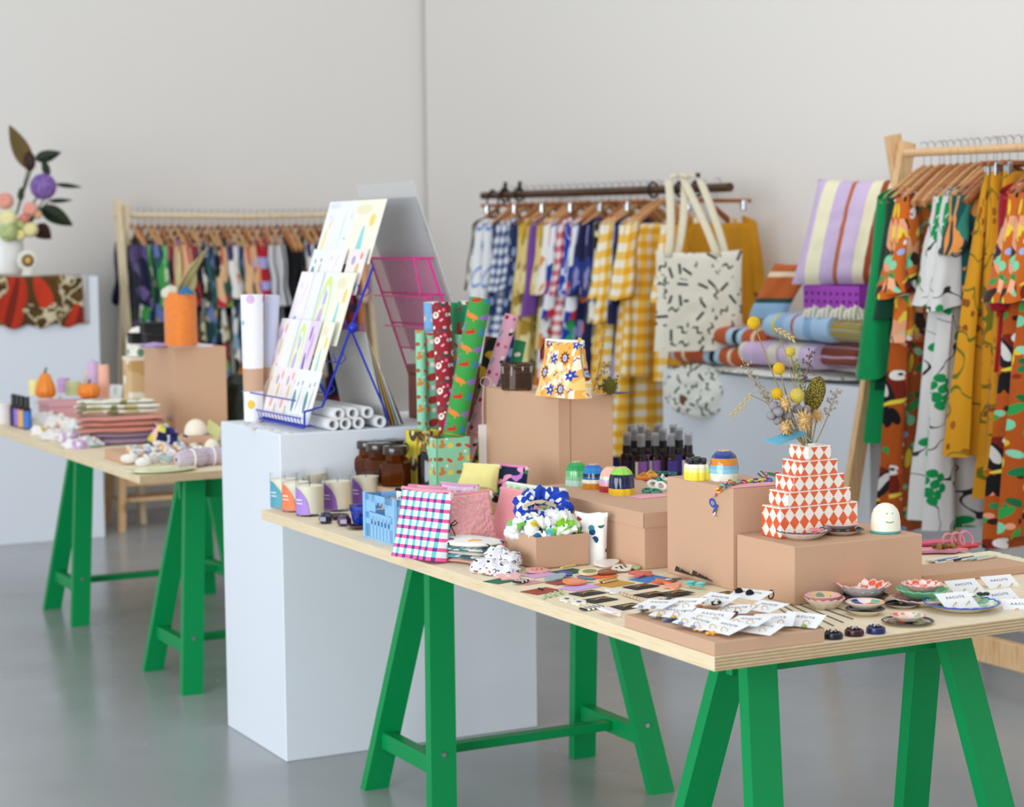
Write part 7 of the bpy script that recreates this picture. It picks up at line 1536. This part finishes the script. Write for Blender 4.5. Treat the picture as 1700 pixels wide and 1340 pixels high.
MB().ball((-.06, -.036, .1), .018, .012, .045, 10, 8).obj('opening', plain('#7a4a2e', .8), t)
blanket('folded_blanket', 'lower orange blanket with light blue, black and cream stripes on the right plinth', 1111, 1228, 573, 607, ORS, -.02, .3, 1)
blanket('folded_blanket', 'upper orange blanket with light blue, black and cream stripes on the right plinth', 1116, 1268, 543, 575, ORS, -.02, .3, 2)
blanket('folded_blanket', 'lilac and cream plaid blanket at the bottom of the right stack', 1222, 1345, 566, 611, PLL, -.05, .36, 3)
blanket('folded_blanket', 'brown and lilac folded blanket end at the bottom right of the stack', 1330, 1418, 568, 613, BRW, .0, .33, 4)
blanket('folded_blanket', 'light blue plaid blanket on top of the right stack', 1262, 1368, 520, 567, PLB, -.06, .36, 5)
blanket('folded_blanket', 'mustard and teal rolled blanket end at the top right of the stack', 1352, 1424, 526, 570, MUSTR, -.03, .33, 6)
t = thing('striped_scarf', 'orange, cream and light blue striped folded scarf leaning left of the cushion', 'scarf', rp(1285, 528, .02), ANG - pi / 2 + .5)
SCF = cloth('scarf_stripe', p_stripes([(0, '#8fb0cc'), (.18, '#2a4a44'), (.24, '#b8602e'), (.5, '#e6cfae'), (.56, '#b8602e'), (.8, '#a9c0d8')], .34, 1)); hs = rp(1295, 437, .02).z - rp(1285, 528, .02).z
b = MB(); pillow(b, .17, hs, .06, 0, None, 16, 3, .015, 4, 1.15, .4); b.v = [(x + .22 * (z / hs) ** 1.3 * .6 - .03, y, z) for x, y, z in b.v]; b.obj('fold', SCF, t, angle=60)
pc = rp(1376, 512, .02); pz = rp(1376, 474, .02).z
t = thing('metal_basket', 'purple punched metal basket under the striped cushion', 'basket', W(uv_of(rp(1422, 510, .02))[0] - .02, RV + .02, pc.z), ANG); Lb = uv_of(rp(1334, 510, .02))[0] - uv_of(rp(1422, 510, .02))[0] + .02
b = MB(); PUR = plain('#a03ab4', .45)
for q in ((0, .004, 0, Lb), (.28, .284, 0, Lb), (0, .284, 0, .004), (0, .284, Lb - .004, Lb)): b.box(*q, 0, pz - pc.z)
b.box(0, .284, 0, Lb, 0, .004); b.obj('body', PUR, t, smooth=False)
for k in range(9):
    for j in range(2): MB().ball((-.002, Lb * (k + .5) / 9, (pz - pc.z) * (.3 + .35 * j)), .003, .007, .007, 8, 6).obj('punched_hole', plain('#4a1c5a', .6), t)
CUS = cloth('cushion_stripe', p_stripes([(0, '#cdb6d8'), (.13, '#ece4c4'), (.27, '#cdb6d8'), (.4, '#b86a48'), (.44, '#d2bcdc'), (.58, '#ece4c4'), (.68, '#9a4a2e'), (.74, '#ece4c4'), (.86, '#c9b0d8')], .44, 0, 'UV', -.648))
ca, cb = rp(1336, 470, .1), rp(1440, 470, .1); cw = .43; ch = rp(1390, 296, .12).z - pz
t = thing('striped_cushion', 'lilac, cream and rust striped wool cushion standing on the purple basket', 'cushion', W((uv_of(ca)[0] + uv_of(cb)[0]) / 2 - .1, RV + .1, pz + .004), 0); t.rotation_euler = Euler((R(-9), 0, ANG - pi / 2 + .62))
b = MB(); pillow(b, cw, ch, .15, 0, None, 22, 3.2, .012, 6, .93, None); b.v = [(x + .075 * z / ch - .03, y, z) for x, y, z in b.v]; b.obj('cover', CUS, t, angle=70)
for k in range(12):
    q = rp(1334 + k * 7.5, 522, -.05 + .01 * (k % 3))
    t = MB().tube([q + Vector((0, 0, -.012)), q + Vector((.008, -.006, .012 + .022 * (k % 3) / 2)), q + Vector((.03, -.004, .016)), q + Vector((.04, 0, -.02))], .008, 7).obj('tassel', felt('#ece6d6'), None)
    tag(t, 'cream wool tassel over the top of the blanket stack, ' + ordn[k] + ' from the left', 'tassel', 'cream tassels of the throw')
# ---------------------------------------------------------------- right rack
RRV = 2.84; q0 = PV(1494, 224, RRV); qr = PV(1515, 253, RRV); ru = uv_of(q0)[0]
def rr(s, w, z): return W(ru - s, RRV - w, z)
rack_frame(rr, 'pine clothes rack at the right edge of the picture', 'clothes_rack', PINE, q0.z, qr.z, (0, 1.5), (-.01, 1.55), .36, None)
lo = PV(1640, 1072, RRV - .3)
t = thing('timber_rail', 'knotty pine timber lying low behind the right end of the near table', 'timber', W(ru - .15, RRV - .36, .1), ANG)
uA = uv_of(PV(1560, 1060, RRV - .34))[0]; t.location = W(uA, RRV - .36, max(.0, lo.z - .045))
MB().box(0, .035, -1.2, 0, 0, .09, 0, .003).obj('beam', PINE, t)
hooks = [1534, 1546, 1560, 1567, 1622, 1638, 1655, 1664, 1690, 1704, 1718, 1735, 1748, 1778]
gar = [('GREEN', 'l', 'plain emerald green coat', 1.0, .62, .15, .27, 0), ('DGREEN', 'l', 'dark green knitted cardigan with pale buttons', .8, .4, .08, .24, 0), ('bird', 'l', 'orange dress with bird and leaf print', 1.32, .32, .13, .3, 0), ('bird_top', 'd', 'short orange bird print blouse', .62, .3, .12, .25, 0), ('grape', 'l', 'grey dress with green grape print', 1.25, .34, .11, .3, 0), ('grape', 'l', 'second grey dress with green grape print', 1.28, .36, .11, .3, 0),
       ('teal_dark', 'd', 'dark teal print blouse', .42, .16, .06, .2, 0), ('teal_dark', 'd', 'second dark teal print blouse', .46, .16, .06, .2, 0), ('mustard', 'c', 'mustard skirt with olive scrolls', 1.0, 0, .08, .33, 1), ('mustard', 'c', 'mustard trousers with olive scrolls', 1.15, 0, .08, .22, 1), ('mustard', 'c', 'third mustard scroll print skirt', 1.05, 0, .08, .24, 1), ('RED', 'd', 'dark red blouse', .7, .35, .08, .24, 0), ('bird', 'd', 'second orange dress with bird and leaf print', 1.3, .32, .13, .3, 0), ('bird', 'd', 'third orange bird print dress', 1.25, .32, .12, .3, 0)]
for k, (s, hk, l, L, sl2, sw, hem, sk) in enumerate(gar):
    u = uv_of(PV(hooks[k], 256, RRV))[0]; p = W(u, RRV, qr.z + .017 - .004)
    rz = ANG + R(8 + rnd.uniform(-4, 4))
    put_hanger(hk, p, rz, 'wooden hanger on the right rack, holding the ' + l, 'hangers on the right rack')
    m = {'GREEN': GREENC, 'DGREEN': DGREEN, 'RED': REDC}.get(s) or PR[s]
    t = garment('garment', l + ' on the right rack', 'garment', m, p, rz, L, sl2, sw, hem, .185 if L > 1.2 else None, .024, .013, k * 2.3 + 1, bool(sk), PR['bird_top'] if s == 'bird' else None, group='garments on the right rack')
    if s == 'DGREEN':
        for j in range(4): MB().ball((-.205 - .012 * j, -.026, -.2 - .075 * j), .009, n=10, m=7).obj('button', plain('#e6dcc2', .4), t)
for k, px in enumerate((1578, 1590, 1601, 1612, 1650, 1676)):
    u = uv_of(PV(px, 256, RRV))[0]; put_hanger('ld'[k % 2], W(u, RRV, qr.z + .013), ANG + R(8 + rnd.uniform(-6, 6)), 'wooden hanger between the dresses on the right rack, ' + ordn[k] + ' from the left', 'hangers on the right rack')
# ---------------------------------------------------------------- things at the far right of the near table
PINKF = felt('#ef9fb2'); REDF = felt('#d8322e')
for k, (px, py, m, l) in enumerate(((1552, 918, PINKF, 'pink felt flower collar lying behind the wide kraft box'), (1545, 905, felt('#e05a7a'), 'rose pink felt collar behind the wide kraft box'), (1590, 912, REDF, 'red felt strip with pink loops at the back of the table'))):
    q = PT(px, py, .004); t = thing('felt_collar', l, 'collar', q, .3 * k)
    MB().prism(blob_out(44, .06, 6, .14, 1.2, .5), 0, .006).obj('felt', m, t)
    for j in range(3):
        if k == 2: MB().torus(.022, .0035, 18, 6, 0, TM(-.03 + .03 * j, 0, .016, R(70))).obj('loop', PINKF, t)
cluster('berry_sprig', 'sprig of brown berries on the pink felt collar', 1566, 912, TZ + .01, ['#7a5a2a', '#a8803a'], 9, .007, .035, 'ornament', .9, None, .6, 'berry')
t = kraft_box('kraft_tray', *uv_of(PT(1532, 972)), .12, .32, TZ, .022, 'low kraft tray behind the scalloped bowls at the right end')
for k in range(7):
    q = PT(1545 + k * 13, 950 - k * .5, .026); tag(MB().tube([q, q + VV * .07 + UU * .015], .0028, 6).obj('hair_stick', plain(['#dfe6ee', '#6a8ac8', '#e9e4da', '#2a2a34', '#dfe6ee', '#a8c8b8', '#e0d6c6'][k], .3), None), ['pale blue', 'mid blue', 'cream', 'black', 'white', 'sea green', 'beige'][k] + ' hair stick lying on the low tray at the right end', 'hair stick', 'hair sticks')
for k in range(5):
    q = PT(1600 + k * 16, 928 + k * 4, .004); tag(MB().box(-.02, .02, -.11, .11, 0, .003, 0, .001).obj('ribbon_pack', plain('#efe6c8', .6), None, q, ANG - pi / 2 + .1), 'cream ribbon strip lying at the far right of the near table', 'ribbon', 'cream ribbon strips')
tag(MB().tube([PT(1655, 951, .008), PT(1668, 950, .008)], .008, 10).obj('bead_tube', plain('#0f9a4c', .3), None), 'small bright green bead lying at the far right', 'bead')
cluster('stone_earring', 'mint green stone earrings on the card in the blue edged platter', 1625, 992, TZ + .018, ['#8fd0a8', '#e6e4d8', '#1e2a26'], 7, .008, .02)
